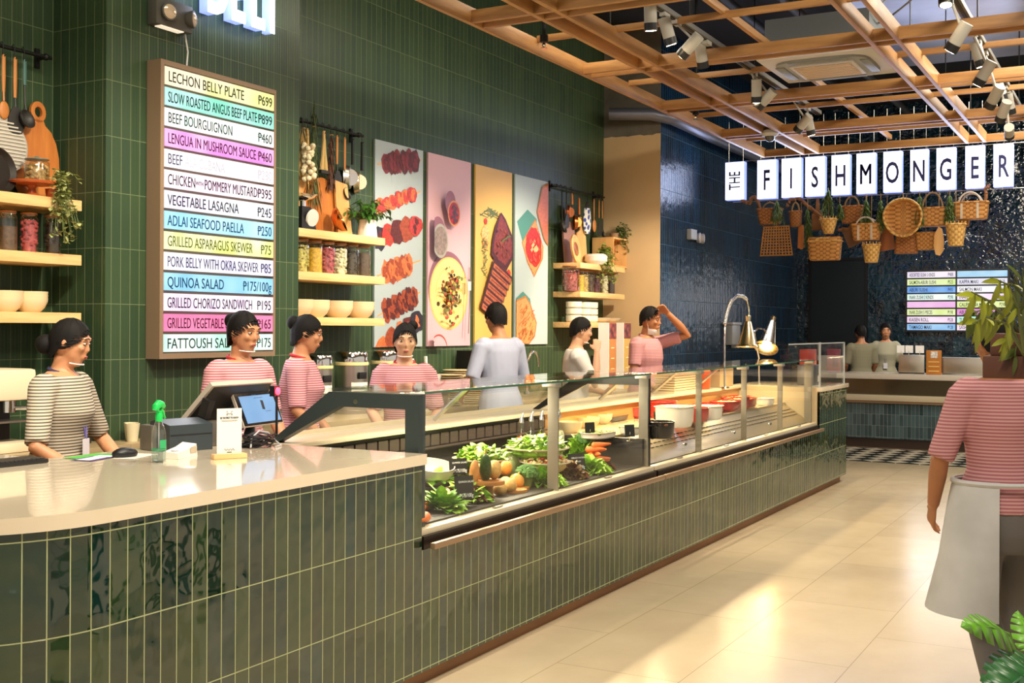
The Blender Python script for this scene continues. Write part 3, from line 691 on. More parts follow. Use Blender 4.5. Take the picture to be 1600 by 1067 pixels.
skewer(p1, .36, .33, 7, MEATD, MEATB, .085, x0=-.2, x1=.22)
skewer(p1, .10, .42, 5, MEATP, MEATB, .085, [MEATP, MEATB, MEATP, MEATD, pm('olive', '2a2634')], x0=-.25, x1=.28)
p2, h, H_ = poster(8.412, 9.133, mat('poster_pink', 'd2aab4', .5), 'pink poster of a grain salad on a yellow plate with a fork')
PL, PLR = pm('plate_yellow', 'f0cf85', .04), pm('plate_rim', 'e2b865', .05); SHP = pm('plate_shadow', '8a5a6a', .0)
ring = lambda cx, cz, r, n=40, s=1: [(cx+r*cos(2*pi*k/n), cz+r*s*sin(2*pi*k/n)) for k in range(n)]
clip = lambda pp: [(max(-h+.002, min(h-.002, x)), max(.002, min(H_-.002, z))) for x, z in pp]
A = [(SHP, clip(ring(-.03, .52, .325))), (PLR, clip(ring(-.01, .47, .325))), (PL, clip(ring(-.01, .475, .305))), (PLR, ring(-.01, .475, .225)), (PL, ring(-.01, .475, .218))]
GRN = [pm('grain_%s' % c, c, .1) for c in ('a8722c', '7a3a20', 'c04030', '3c2c1c', 'd8a850', '6a7030')]
for k in range(230):
    a = random.uniform(0, 2*pi); r = abs(random.gauss(0, .55)); x, z = -.02+.16*min(r, 1.15)*cos(a), .47+.24*min(r, 1.15)*sin(a)
    A.append((random.choice(GRN), blob(x, z, random.uniform(.010, .03), random.uniform(.010, .022), 7, .3)))
FK = pm('fork', '6e5e52', .05); FKL = pm('fork_light', 'e8d8c8', .05)
A += [(FK, quad(.245, .34, .016, .46, -.06)), (FKL, quad(.247, .55, .055, .09)), (FK, quad(.247, .595, .06, .02))]+[(FK, quad(.223+.016*q, .655, .007, .12)) for q in range(4)]
BR, RD, TL = pm('dark_bowl', '5a3844', .1), pm('salsa', 'a82a36'), pm('grey_dip', '8a7a74')
A += [(SHP, ring(-.09, 1.27, .085, s=1.25)), (pm('gold_rim', 'c88a5a', .05), ring(-.03, 1.18, .105, s=1.1)), (RD, ring(-.03, 1.18, .09, s=1.1))]
for k in range(16): A.append((BR, blob(-.03+random.uniform(-.06, .06), 1.18+random.uniform(-.07, .07), .018, .018, 7, .3)))
A += [(SHP, clip(ring(-.30, .98, .12, s=1.25))), (pm('pale_rim', 'a0a094', .05), clip(ring(-.26, .92, .125, s=1.2))), (TL, clip(ring(-.26, .92, .105, s=1.2)))]
A += [(pm('red_rim', 'a84a40', .05), clip(ring(-.28, -.02, .14, s=.9))), (mat('poster_pink', 'dcb8c0'), clip(ring(-.285, -.03, .135, s=.88)))]
flat(p2, 'printed_plate', A)
p3, h, H_ = poster(9.217, 9.921, mat('poster_yellow', 'e2b560', .5), 'yellow poster of sliced steak with herbs, third from the left')
BEEF, BEEFD, BEEFL, HERB = pm('beef', '7a2f2a'), pm('beef_dark', '4a1a20'), pm('beef_cut', 'b5643c'), pm('herb', '5a6a3c', .2)
A = []
for k in range(16): A.append((HERB, quad(-.14+random.uniform(-.06, .2), 1.24+random.uniform(-.03, .04), .16, .010, random.uniform(-.4, .6))))
A += [(pm('garlic', 'e0b070'), blob(-.17, 1.05, .075, .075)), (pm('garlic_cut', 'c88a4a'), blob(-.17, .96, .06, .05)), (pm('tomato', 'd0342c'), blob(-.17, 1.17, .03, .03)), (pm('tomato', 'd0342c'), blob(.28, .69, .04, .045))]
for k in range(22): A.append((HERB, quad(-.19+random.uniform(-.03, .03), .66+k*.016, .07, .008, random.uniform(-1, 1))))
for k in range(12): A.append((HERB, quad(.22+random.uniform(-.02, .02), .52+k*.018, .06, .008, random.uniform(-1, 1))))
A.append((BEEFD, clip([(.11, 1.28), (.2, 1.22), (.35, 1.05), (.35, .85), (.22, .72), (.05, .76), (-.08, .86), (-.06, 1.0), (0, 1.14)])))
A.append((BEEF, clip([(.11, 1.25), (.2, 1.18), (.33, 1.0), (.32, .87), (.2, .77), (.06, .82), (-.04, .9), (0, 1.05)])))
for k in range(30): A.append((random.choice([BEEFD, pm('crust', '8a4030')]), blob(.12+random.uniform(-.12, .15), .98+random.uniform(-.12, .14), .02, .012, 7, .3, random.uniform(-1, 1))))
for k in range(9): A.append((HERB, quad(.12+k*.018, 1.0+k*.008, .06, .008, random.uniform(-.8, 1))))
for k in range(7):
    cx, cz = .12-.042*k, .70-.062*k
    A += [(BEEFD, clip(quad(cx, cz, .40-.012*k, .085, -.40))), (BEEFL, clip(quad(cx+.005, cz-.012, .37-.012*k, .052, -.40))), (BEEF, clip(quad(cx, cz-.002, .30-.01*k, .012, -.36)))]
flat(p3, 'printed_steak', A)
p4, h, H_ = poster(9.986, 10.70, mat('poster_mist', 'b8c8c8', .5), 'pale mint poster of toasts with red topping, fourth from the left')
BRD, CRU, TEAL, TOP = pm('bread', 'e8a060', .2), pm('crust_brown', 'c07a40', .2), pm('teal_shadow', '4f8f84', .0), pm('topping', 'c8302c')
A = [(TEAL, clip([(-.32, 1.22), (-.1, 1.36), (.1, 1.28), (.05, .78), (-.1, .86)])), (CRU, [(.07, 1.28), (.25, 1.0), (.24, .88), (.05, .68), (-.1, .82), (-.22, 1.02)]), (BRD, [(.07, 1.26), (.235, 1.0), (.22, .89), (.05, .71), (-.08, .83), (-.2, 1.02)]), (TOP, blob(.04, .99, .17, .2, 22, .08, .4))]
for k in range(9): A.append((pm('cream_topping', 'e8c088', .05), quad(.0+.014*k, 1.0+random.uniform(-.06, .06), .05, .03, .6)))
for k in range(14): A.append((pm('topping_light', 'e05a4a', .1), blob(.04+random.uniform(-.12, .12), .99+random.uniform(-.15, .15), .02, .02, 7, .3)))
A += [(CRU, clip([(.2, 1.62), (.345, 1.68), (.345, 1.02), (.25, 1.08), (.09, 1.35)])), (pm('pink_toast', 'e08068', .15), clip([(.22, 1.6), (.345, 1.66), (.345, 1.05), (.26, 1.1), (.11, 1.36)]))]
A += [(TEAL, clip([(-.34, .46), (-.2, .53), (-.05, .46), (.0, .3), (-.2, .3)])), (CRU, clip([(-.34, .44), (-.15, .49), (-.05, .42), (.1, .22), (.06, .08), (-.06, .005), (-.34, .01)])), (BRD, clip([(-.34, .42), (-.15, .47), (-.06, .4), (.08, .21), (.04, .09), (-.07, .015), (-.34, .02)]))]
for k in range(60): A.append((random.choice([CRU, MEATP]), clip(quad(random.uniform(-.3, .02), random.uniform(.04, .4), .05, .010, random.uniform(.3, 1.3)))))
flat(p4, 'printed_toast', A)

# ================================================================== SHELVES
def shelf(x0, x1, z, label, g):
    s = thing('floating_shelf', label, 'shelf', (x0, YW, z), group=g)
    MB().bx((0, -.32, -.058), (x1-x0, -.001, 0), 0, .003).make('board', OAK, s)
    return s
SH_Z = (2.25, 1.948, 1.628)
for nm, x0, x1 in (('left niche beside the green column', 3.0, 4.445), ('bay between the menu board and the posters', 6.185, 7.35), ('bay at the right of the posters', 10.86, 12.03)):
    for z, w_ in zip(SH_Z, ('top', 'middle', 'bottom')):
        shelf(x0, x1, z, '%s pale oak shelf in the %s' % (w_, nm), 'pale oak shelves on the green wall')

# ================================================================== THINGS ON THE SHELVES
CORK = mat('lid_cork', 'b5713f', .6, var=.2, vs=30); WIRE = CHROME
def contents(b, r, h, kind):
    if kind == 'fine': b.lathe([(0, .004), (r, .004), (r, h*.98), (r*.6, h), (0, h)], seg=18)
    else:
        sz = {'small': .008, 'mid': .013, 'big': .018}[kind]; n = int(r*r*3.14*h/(4.2*sz**3)*.5); k = 0
        b.lathe([(0, .004), (r*.8, .004), (r*.8, h*.9), (0, h*.92)], seg=10)
        n = min(n, 110)
        while k < n:
            a = random.uniform(0, 2*pi); q = r-sz*.75 if k % 4 else random.uniform(0, r-sz)
            z = h if k % 4 == 0 else random.uniform(sz, h)
            b.ell((q*cos(a), q*sin(a), z), (sz*random.uniform(.8, 1.1), sz*random.uniform(.8, 1.1), sz*.9), 6, 5); k += 1
def jar(p, r, h, fill, kind, label, group, fh=.78, lid=CORK, name='storage_jar', knob=False, sq=False):
    j = thing(name, label, 'jar', p, group=group)
    pr = [(0, .0), (r*.92, 0), (r, .008), (r, h*.80), (r*.96, h*.86), (r*.82, h*.91), (r*.82, h*.955)]
    MB().lathe(pr+[(r*.79, h*.955), (r*.79, h*.91), (r*.92, h*.85), (r*.96, h*.8), (r*.96, .008), (0, .006)], seg=22).make('glass_body', JARG, j)
    b = MB(); contents(b, r*.93, h*fh, kind); b.make('contents', fill, j)
    if knob: MB().lathe([(0, h*.94), (r*.9, h*.94), (r*.98, h*.97), (r*.9, h), (r*.2, h*1.02), (r*.12, h*1.05), (r*.22, h*1.09), (0, h*1.11)], seg=20).make('lid', mat('frosted_lid', '8a9a92', .2), j)
    else:
        MB().lathe([(0, h*.95), (r*.86, h*.95), (r*.9, h*.965), (r*.9, h*.992), (r*.84, h), (0, h)], seg=20).make('lid', lid, j)
        MB().tube([(r*.86*cos(a), r*.86*sin(a), h*.93) for a in [2*pi*i/14 for i in range(14)]], .0022, 4, closed=True).tube([(-r*.9, 0, h*.93), (-r*.95, -.01, h*.87), (-r*.9, -.02, h*.82)], .002, 4).make('wire_clip', WIRE, j)
    return j
FILL = lambda n, c, v=.35: mat('fill_'+n, c, .6, var=v, vs=60)
ys_ = 5.29
def onshelf(px, z, Y=ys_): q = at(px, 400, Y=Y); return V((q.x, Y, z+.001))
G1, G2, G3 = 'glass jars in the left niche', 'glass jars between menu board and posters', 'glass jars on the right shelves'
jar(onshelf(12, SH_Z[1]), .048, .215, FILL('brown', '5f4128'), 'fine', 'glass jar of brown grains with cork lid at the left edge of the photo', G1, .62)
jar(onshelf(45, SH_Z[1]), .049, .215, FILL('shallot', 'b4494a'), 'mid', 'glass jar of red shallots between the grains jar and the trailing plant', G1)
jar(onshelf(82, SH_Z[1]), .048, .215, FILL('dark_nut', '43301f'), 'mid', 'glass jar of dark dried pods behind the trailing plant', G1)
for px, n, c, k, l in ((470, 'pasta', 'cdbb62', 'small', 'jar of pale yellow dried pasta at the end next to the green column'), (491, 'turmeric', 'd8a52a', 'fine', 'jar filled with bright yellow powder'), (511, 'onion', 'b4545a', 'mid', 'jar of pink and red small onions'),
                       (530, 'garlic', 'e6d6b0', 'mid', 'jar of white garlic cloves'), (549, 'star', '4a3d30', 'small', 'jar of dark star anise, second from the right end'), (567, 'clove', '5c4634', 'fine', 'jar of brown ground spice nearest the posters')):
    jar(onshelf(px, SH_Z[1]), .062, .235, FILL(n, c), k, l, G2)
for px, n, c, k, l, rr, hh in ((892, 'redbean', 'a8524a', 'small', 'big jar of speckled red beans at the left of the right shelf', .105, .27), (907, 'turmeric', 'd8a52a', 'fine', 'small jar of yellow powder beside the bean jar', .05, .235), (914, 'flake', 'c8a860', 'small', 'small jar of pale flakes behind the yellow powder', .05, .235), (921.5, 'clove', '5c4634', 'small', 'jar of mixed dark spice in the middle of the right shelf', .058, .24),
                       (931, 'hibiscus', '6a2a38', 'small', 'jar of dark red dried flowers beside the trailing ivy', .055, .235), (944, 'garlic', 'e6d6b0', 'mid', 'jar of white cloves under the trailing ivy', .055, .24), (954.5, 'coffee', '3e2a20', 'fine', 'jar of dark coffee at the right end of the shelf', .055, .225)):
    jar(onshelf(px, SH_Z[1], 5.30), rr*.9, hh, FILL(n, c), k, l, G3)
# bowls: stacks of three
BOWL = mat('cream_bowl', 'e8d3aa', .35)
def bowl_mesh(r, h, name='bowl', m=BOWL):
    return MB().lathe([(0, .0), (r*.55, 0), (r*.8, h*.3), (r*.97, h*.75), (r, h), (r*.96, h), (r*.92, h*.75), (r*.75, h*.35), (r*.5, h*.12), (0, h*.1)], seg=28).make(name, m)
def stack(px, z, r, h, n, step, where, g, Y=ys_):
    for k in range(n):
        o = bowl_mesh(r, h) if k == 0 else o.copy()
        if k: COL.objects.link(o)
        p = onshelf(px, z, Y); p.z += k*step; o.location = p
        tag(o, '%s cream bowl of the stack %s' % (['bottom', 'middle', 'top'][k], where), 'bowl', g)
for px, w_ in ((8, 'at the left edge on the niche shelf'), (47, 'above the woman in grey stripes')): stack(px, SH_Z[2], .093, .075, 3, .018, w_, 'cream bowls in the left niche')
for px, w_ in ((465, 'half hidden by the green column'), (491, 'second from the green column'), (528, 'third from the green column'), (562, 'nearest the posters')): stack(px, SH_Z[2], .115, .085, 3, .02, w_, 'cream bowls between menu board and posters')
RAM = mat('white_ramekin', 'efe4cc', .3)
for i, (px, n) in enumerate(((897, 3), (912, 3), (922.5, 3))):
    for k in range(n):
        p = onshelf(px, SH_Z[2], 5.30); p.z += k*.072
        o = MB().lathe([(0, 0), (.07, 0), (.085, .015), (.085, .07), (.08, .07), (.078, .02), (0, .012)], seg=22).make('ramekin', RAM); o.location = p
        tag(o, '%s white ramekin of the %s stack on the right shelves' % (['bottom', 'middle', 'top'][k], ['left', 'middle', 'right'][i]), 'ramekin', 'white ramekins on the right shelves')
for px, w_ in ((935, 'beside the ramekin stacks'), (951, 'at the right end of the shelf')):
    o = MB().lathe([(0, .01), (.08, 0), (.12, .02), (.14, .05), (.135, .05), (.11, .025), (0, .018)], seg=24, sx=1.1).make('shallow_dish', RAM); o.location = onshelf(px, SH_Z[2], 5.32)
    tag(o, 'shallow white dish %s on the right bottom shelf' % w_, 'dish', 'shallow dishes on the right shelves')
# utensil rails
def urail(a, b, label, feet):
    o = thing('utensil_rail', label, 'rail', a); d = V(b)-V(a)
    MB().cyl((0, 0, 0), d, .011, seg=10).make('bar', MATTE, o)
    for f in feet:
        c = d*f
        MB().cyl(c, c+V((0, YW-.001-a.y, 0)), .013, seg=10).box(c+V((0, YW-.008-a.y, 0)), (.03, .012, .11)).ell(c+V((.0, 0, 0)), .02, 8, 6).make('bracket', MATTE, o)
YR = 5.42
ra, rb_ = at(-30, 64, Y=YR), at(80, 91, Y=YR); rb_.z = ra.z = (ra.z+rb_.z)/2
urail(ra, rb_, 'black utensil rail in the left niche above the wooden boards', (.05, .92)); ZL = ra.z
ma, mb2 = at(462, 187, Y=YR), at(567, 212, Y=YR); ma.z = mb2.z = (ma.z+mb2.z)/2
urail(ma, mb2, 'black utensil rail hung with dried herbs and pans beside the posters', (.08, .93)); ZM = ma.z
xa, xb = at(862, 290, Y=YR), at(944, 307, Y=YR); xa.z = xb.z = (xa.z+xb.z)/2
urail(xa, xb, 'black utensil rail with copper pans above the right shelves', (.08, .9)); ZR = xa.z
def hang(name, label, cat, px, z, Y=YR-.02, g=None):
    q = at(px, 200, Y=Y); o = thing(name, label, cat, (q.x, Y, z), group=g)
    MB().tube([(0, .012, .004), (0, .02, .016), (0, .012, .022), (0, 0, .012), (0, -.002, -.03), (0, -.004, -.055), (0, -.014, -.06), (0, -.018, -.05)], .0026, 5).make('hook', MATTE, o)
    return o
HAND = wood('utensil_handle', 'b06a2c', 'd08a46', 8, 'Z'); NYL = mat('black_nylon', '2a2826', .5); TEALH = mat('teal_handle', '47706a', .5)
def utensil(px, z, kind, hm, label, L=.19, sc=1.0, zt=-.05):
    o = hang('kitchen_'+kind, label, kind, px, z); z0 = zt
    MB().loft([[V((w*cos(a), .007*sin(a)-.006, zz)) for a in [2*pi*k/10 for k in range(10)]] for zz, w in ((z0, .006), (z0-.01, .011), (z0-L*.6, .012), (z0-L, .009))]).make('handle', hm, o)
    zb = z0-L
    if kind == 'turner':
        b = MB(); b.tube([(0, -.006, zb), (0, -.012, zb-.06)], .005, 6)
        P = [(.018, -.05), (.045, -.10), (.052, -.15), (.04, -.19), (0, -.205), (-.04, -.19), (-.052, -.15), (-.045, -.10), (-.018, -.05)]
        b.prism(P, -.0025, .0025, M=Matrix.Translation((0, -.014, zb)) @ rotm(pi/2)); b.make('blade', NYL, o)
    elif kind in ('ladle', 'skimmer'):
        b = MB().tube([(0, -.006, zb), (0, -.01, zb-.10), (0, -.02, zb-.14)], .005, 6)
        b.lathe([(0, -.035*sc), (.03*sc, -.03*sc), (.05*sc, -.012*sc), (.055*sc, .0), (.05*sc, .0), (.045*sc, -.01*sc), (.025*sc, -.024*sc), (0, -.028*sc)], seg=18, M=rotm(1.25, 0, .2, (0, -.035, zb-.165-.02*sc))); b.make('bowl', NYL, o)
    elif kind == 'spoon':
        b = MB().tube([(0, -.006, zb), (0, -.008, zb-.05)], .006, 6).ell((0, -.012, zb-.10), (.032*sc, .01, .05*sc), 12, 8); b.make('head', hm, o)
    return o
utensil(4, ZL, 'spoon', HAND, 'orange wood handled spoon at the left edge of the niche rail', .2)
utensil(22, ZL, 'turner', HAND, 'slotted black turner with orange wooden handle on the niche rail', .22)
utensil(37, ZL, 'skimmer', TEALH, 'black skimmer with teal handle on the niche rail', .14)
# niche boards, tray, pan, cake stand
def board(name, poly, th, m, label, p, lean=-.09, ry=0, cat='cutting board', g=None, hole=None):
    o = MB().prism(poly, 0, th, M=rotm(pi/2, 0, 0)).make(name, m); o.location = p; o.rotation_euler = (lean, ry, 0)
    mo = o.modifiers.new('bevel', 'BEVEL'); mo.width = .004; mo.segments = 2; mo.limit_method = 'ANGLE'
    return tag(o, label, cat, g)
def paddle_poly(w, h, nk, hr, n=14, hole=True):
    P = [(-w*.72, 0), (w*.72, 0)]
    for k in range(1, 11):
        a = k/10*1.35; P.append((w*(1-.28*(1-k/10)**2)*(1 if k < 5 else cos((k-5)/5*1.15)), h*k/10))
    P += [(nk, h*1.02+.02)]
    for k in range(n+1):
        a = -1.0+(pi+2.0)*k/n; P.append((hr*cos(a), h+.085+hr*sin(a)))
    P += [(-nk, h*1.02+.02)]
    for k in range(10, 0, -1): P.append((-w*(1-.28*(1-k/10)**2)*(1 if k < 5 else cos((k-5)/5*1.15)), h*k/10))
    return P
q = at(60, 235, Y=5.40); b1 = thing('paddle_board', 'large wooden paddle board with a ring handle in the left niche', 'cutting board', (q.x, 5.42, SH_Z[0]+.002), rot=(-.07, .06, 0))
hb = MB(); w_, h_ = .145, .42
P = [(-.10, 0), (.10, 0), (.135, .06), (.145, .16), (.14, .26), (.12, .34), (.085, .40), (.045, .43), (.035, .455)]
hb.prism(P+[(-x, z) for x, z in P[::-1] if x > 0][:-1], 0, .018, M=rotm(pi/2)).make('blade', ACACIA, b1)
n = 20; hb = MB(); ro, ri = .052, .026
rings = []
for k in range(n):
    a = 2*pi*k/n; rings.append([V((rr*cos(a)*.95, y, .50+rr*sin(a)*1.15)) for rr, y in ((ri, 0), (ro, 0), (ro, -.018), (ri, -.018))])
rings.append(rings[0]); hb.loft(rings, cap=False).make('ring_handle', ACACIA, b1)
q = at(8, 230, Y=5.36); rt = thing('ribbed_round_tray', 'pale grey round ribbed tray leaning in the left niche', 'tray', (q.x, 5.36, SH_Z[0]+.15), rot=(-.12, 0, 0))
MB().cyl((0, 0, .13), (0, .014, .13), .155, seg=40).make('disc', mat('pale_grey_tin', 'b3aca0', .45, .3), rt)
rbm = MB()
for k in range(13):
    zz = -.12+.02*k; L = math.sqrt(.14**2-zz**2); rbm.box((0, -.003, .13+zz), (2*L, .008, .008))
rbm.make('ribs', mat('pale_grey_rib', 'c9c2b6', .45), rt)
q = at(-6, 268, Y=5.30); pn = thing('dark_skillet', 'dark round skillet standing at the left edge of the niche', 'pan', (q.x, 5.30, SH_Z[0]+.12), rot=(-.15, 0, .2))
MB().lathe([(0, 0), (.10, 0), (.12, .03), (.115, .03), (.095, .006), (0, .006)], seg=30, M=rotm(pi/2)).make('body', mat('cast_iron', '2a2420', .5, .3), pn); MB().bx((-.012, -.02, .11), (.012, 0, .26), 0, .004).make('handle', MATTE, pn)
q = at(50, 300, Y=5.27); cs = thing('cake_stand', 'terracotta coloured cake stand on the top niche shelf', 'cake stand', (q.x, 5.27, SH_Z[0]))
MB().lathe([(0, .062), (.02, .06), (.12, .068), (.125, .078), (.12, .083), (0, .08)], seg=36).make('plate', TERRA, cs); MB().lathe([(0, 0), (.05, 0), (.045, .008), (.022, .02), (.018, .045), (.03, .063), (0, .063)], seg=24).make('foot', TERRA, cs)
jar(V((q.x+.03, 5.27, SH_Z[0]+.083)), .066, .125, FILL('dried', 'b08a52', .6), 'mid', 'wide glass jar of dried mushrooms standing on the cake stand', G1, .7, knob=True)
# leaves
LEAFS = [mat('leaf_variegated', 'a9b070', .5, var=.5, vs=60), mat('leaf_deep', '3f6b24', .4, var=.35, vs=25), mat('leaf_grey', '66753f', .5, var=.4, vs=30)]
STEM = mat('stem_green', '5d6b35', .6)
def trailing(par, c, n, spread, drop, L, m, name='foliage', up=.06, dirb=None):
    b = MB(); s = MB()
    for i in range(n):
        a = random.uniform(0, 2*pi); r = spread*random.random()**.5; p0 = V(c)+V((0, 0, random.uniform(0, up)))
        end = V(c)+V((r*cos(a)+(dirb[0] if dirb else 0), -abs(r*sin(a))*1.2, random.uniform(-drop, up))); pts = []
        for k in range(5):
            t_ = k/4; pts.append(p0.lerp(end, t_)+V((0, 0, .05*sin(t_*pi))))
        s.tube(pts, .0018, 4)
        for k in range(1, 5):
            for q in range(3):
                d = V((random.uniform(-1, 1), random.uniform(-1, .2), random.uniform(-.5, .6))); b.leaf(pts[k]+V((random.uniform(-.01, .01),)*3), d, (0, 0, 1), L*random.uniform(.7, 1.2), L*random.uniform(.7, 1.0), 0, .2, .1, 2)
    s.make('stems', STEM, par); return b.make(name, m, par)
q = at(80, 300, Y=5.23); tp = thing('trailing_plant', 'variegated trailing plant hanging over the top niche shelf', 'plant', (q.x+.02, 5.23, SH_Z[0]))
MB().lathe([(0, 0), (.04, 0), (.048, .05), (.044, .05), (.038, .04), (0, .04)], seg=16).make('pot', TERRA, tp)
trailing(tp, (0, -.04, .05), 38, .10, .30, .032, LEAFS[0])
# middle bay
q = at(506, 345, Y=5.40); board('oval_board', [(x*1.02, z) for x, z in [(-.16, .0), (.06, 0), (.15, .05), (.2, .16), (.2, .30), (.14, .40), (.0, .43), (-.14, .40), (-.22, .28), (-.22, .1)]], .02, ACACIA, 'large rounded acacia board leaning under the garlic string', (q.x, 5.40, SH_Z[0]+.001))
q = at(537, 345, Y=5.37); board('rectangular_board', [(-.095, 0), (.085, 0), (.06, .40), (-.09, .42)], .022, BEECH, 'tall rectangular board leaning between the acacia board and the potted plant', (q.x, 5.37, SH_Z[0]+.001), -.08)
q = at(473, 340, Y=5.42); board('narrow_board', [(-.08, 0), (.06, 0), (.07, .36), (.03, .42), (-.07, .42)], .02, BEECH, 'wooden board partly hidden by the green column', (q.x, 5.425, SH_Z[0]+.001), -.05)
q = at(530, 350, Y=5.27); cb = thing('copper_bowl', 'small shiny copper bowl tipped on its side by the boards', 'bowl', (q.x, 5.27, SH_Z[0]+.105), rot=(1.15, 0, .5))
MB().lathe([(0, -.05), (.05, -.045), (.085, -.015), (.10, .02), (.096, .02), (.08, -.01), (.046, -.038), (0, -.043)], seg=28).make('body', mat('copper_polished', 'd98850', .14, 1), cb)
q = at(473, 345, Y=5.24); ks = thing('kitchen_scale', 'black and steel kitchen scale beside the green column', 'scale', (q.x+.01, 5.25, SH_Z[0]))
MB().loft([[V((x, y, z)) for x, y in ((-.08*s, -.06*s), (.08*s, -.06*s), (.08*s, .06*s), (-.08*s, .06*s))] for z, s in ((0, 1), (.13, .75), (.16, .6))]).make('body', BLACK, ks)
MB().lathe([(0, .0), (.065, 0), (.06, .012), (0, .014)], seg=24, M=rotm(pi/2+.25, 0, 0, (0.03, -.06, .08))).make('dial', mat('scale_dial', 'd8d4cc', .3), ks)
MB().lathe([(0, .165), (.02, .16), (.02, .20), (.09, .22), (.11, .245), (.10, .245), (0, .225)], seg=24).make('pan', CHROME, ks)
q = at(574, 360, Y=5.27); pp = thing('potted_plant', 'leafy green plant in a white tapered pot at the shelf end by the posters', 'plant', (q.x, 5.27, SH_Z[0]))
MB().lathe([(0, 0), (.078, 0), (.072, .06), (.062, .135), (.058, .135), (.056, .12), (0, .12)], seg=28).make('pot', WHITE, pp)
b = MB(); s = MB()
for i in range(60):
    a = random.uniform(0, 2*pi); el = random.uniform(.3, 1.4); L = random.uniform(.09, .2); e = V((cos(a)*cos(el), sin(a)*cos(el), sin(el)))*L+V((0, 0, .12)); s.tube([(0, 0, .12), e*.6+V((0, 0, .04)), e], .002, 4)
    for k in range(5): b.leaf(e+V((random.uniform(-.02, .02), random.uniform(-.02, .02), random.uniform(-.02, .01))), (cos(a+random.uniform(-1, 1)), sin(a+random.uniform(-1, 1)), random.uniform(-.8, .4)), (0, 0, 1), .06, .022, 0, .3, .1, 3)
s.make('stems', STEM, pp); b.make('foliage', LEAFS[1], pp)
def bunch(px, z, L, w, m, label, n, leafL, leafW, top=0, name='herb_bunch', flare=1.0):
    o = hang(name, label, 'dried herbs', px, z); b = MB()
    for i in range(n):
        a = random.uniform(0, 2*pi); rr = w*random.random()**.5; t0 = random.random()**.7
        zz = -.05+top-(L+top)*t0; r = rr*(.25+flare*t0)
        b.leaf((r*cos(a), r*sin(a)*.6-.01, zz), (cos(a)*.35, sin(a)*.3, -1), (cos(a), sin(a), .2), leafL*random.uniform(.7, 1.3), leafW, 0, .1, .1, 2)
    b.make('dried_stalks', m, o); MB().tube([(.016*cos(k), .014*sin(k)-.01, -.06) for k in [i*2*pi/10 for i in range(10)]], .004, 5, closed=True).make('tie', mat('twine', 'a8875a', .8), o)
    return o
STRAW = mat('straw', 'c9a05a', .7, var=.35, vs=50); DRYG = mat('dry_green', '4c5a2c', .7, var=.4, vs=50); DRYB = mat('dry_brown', '55301c', .7, var=.4, vs=50)
bunch(472, ZM, .36, .10, STRAW, 'bunch of dried straw coloured wheat beside the green column', 160, .10, .010, name='wheat_bunch', flare=.9)
bunch(489, ZM+.03, .56, .05, DRYG, 'long bunch of dried green herbs on the rail above the garlic', 240, .09, .010, top=.20)
bunch(516, ZM, .40, .05, DRYB, 'string of dark dried chillies on the rail right of the brush', 150, .06, .014, name='chilli_string', flare=.6)
o = hang('garlic_string', 'braid of white garlic bulbs hanging in front of the acacia board', 'garlic', 480.5, ZM-.02, 5.33); b = MB()
for k in range(34):
    a = random.uniform(0, 2*pi); zz = -.17-.26*(k/34); b.ell((.05*cos(a)*random.uniform(.4, 1), .035*sin(a)-.01, zz), (.022, .022, .02), 8, 6)
b.make('bulbs', mat('garlic_bulb', 'e9d9b4', .5, var=.2, vs=40), o); MB().tube([(0, 0, -.05), (.004, 0, -.12), (0, -.005, -.2)], .01, 6).make('braid', STRAW, o)
o = hang('straw_brush', 'pale straw hand brush hanging from the middle rail', 'brush', 506, ZM); b = MB()
for k in range(60): a = random.uniform(-1, 1); b.tube([(a*.008, random.uniform(-.012, .004), -.10), (a*.045, random.uniform(-.015, .005), -.34)], .003, 4)
b.make('bristles', mat('pale_straw', 'd8b878', .8), o); MB().cyl((0, 0, -.04), (0, 0, -.11), .012, seg=8).make('handle', BEECH, o); MB().bx((-.05, -.02, -.36), (.05, .008, -.335)).make('bristle_tips', NYL, o)
utensil(526, ZM, 'spatula' if 0 else 'turner', HAND, 'black turner with wooden handle left of the pans', .22)
utensil(538, ZM, 'ladle', HAND, 'black ladle with long wooden handle in front of the bigger pan', .25, .9)
def pan(px, z, r, body, hm, label, hl=.20, Y=YR-.03, ry=.5):
    o = hang('frying_pan' if r > .07 else 'copper_pan', label, 'pan', px, z, Y)
    MB().tube([(0, -.004, -.05), (0, -.006, -.05-hl)], [.009, .013], 8).make('handle', hm, o)
    MB().lathe([(0, 0), (r*.8, 0), (r, .04), (r*.97, .04), (r*.78, .005), (0, .005)], seg=34, M=rotm(-pi/2, 0, ry, (.01, .02, -.05-hl-r*.93))).make('body', body, o)
    MB().cyl((.01-.02*sin(ry), .018-.0, -.05-hl-r*.93), (.01-.028*sin(ry), .012, -.05-hl-r*.93), r*.62, seg=28).make('base_disc', CHROME if body is STEEL else body, o)
    return o
PANS = mat('pan_steel', 'cdb99a', .25, .9); COPP = mat('copper', 'c4703c', .28, .9, var=.15, vs=10)
pan(550, ZM, .105, STEEL, MATTE, 'larger steel frying pan hung by its black handle above the potted plant', .20)
pan(565, ZM, .095, PANS, MATTE, 'second steel frying pan partly behind the larger one', .225, YR)
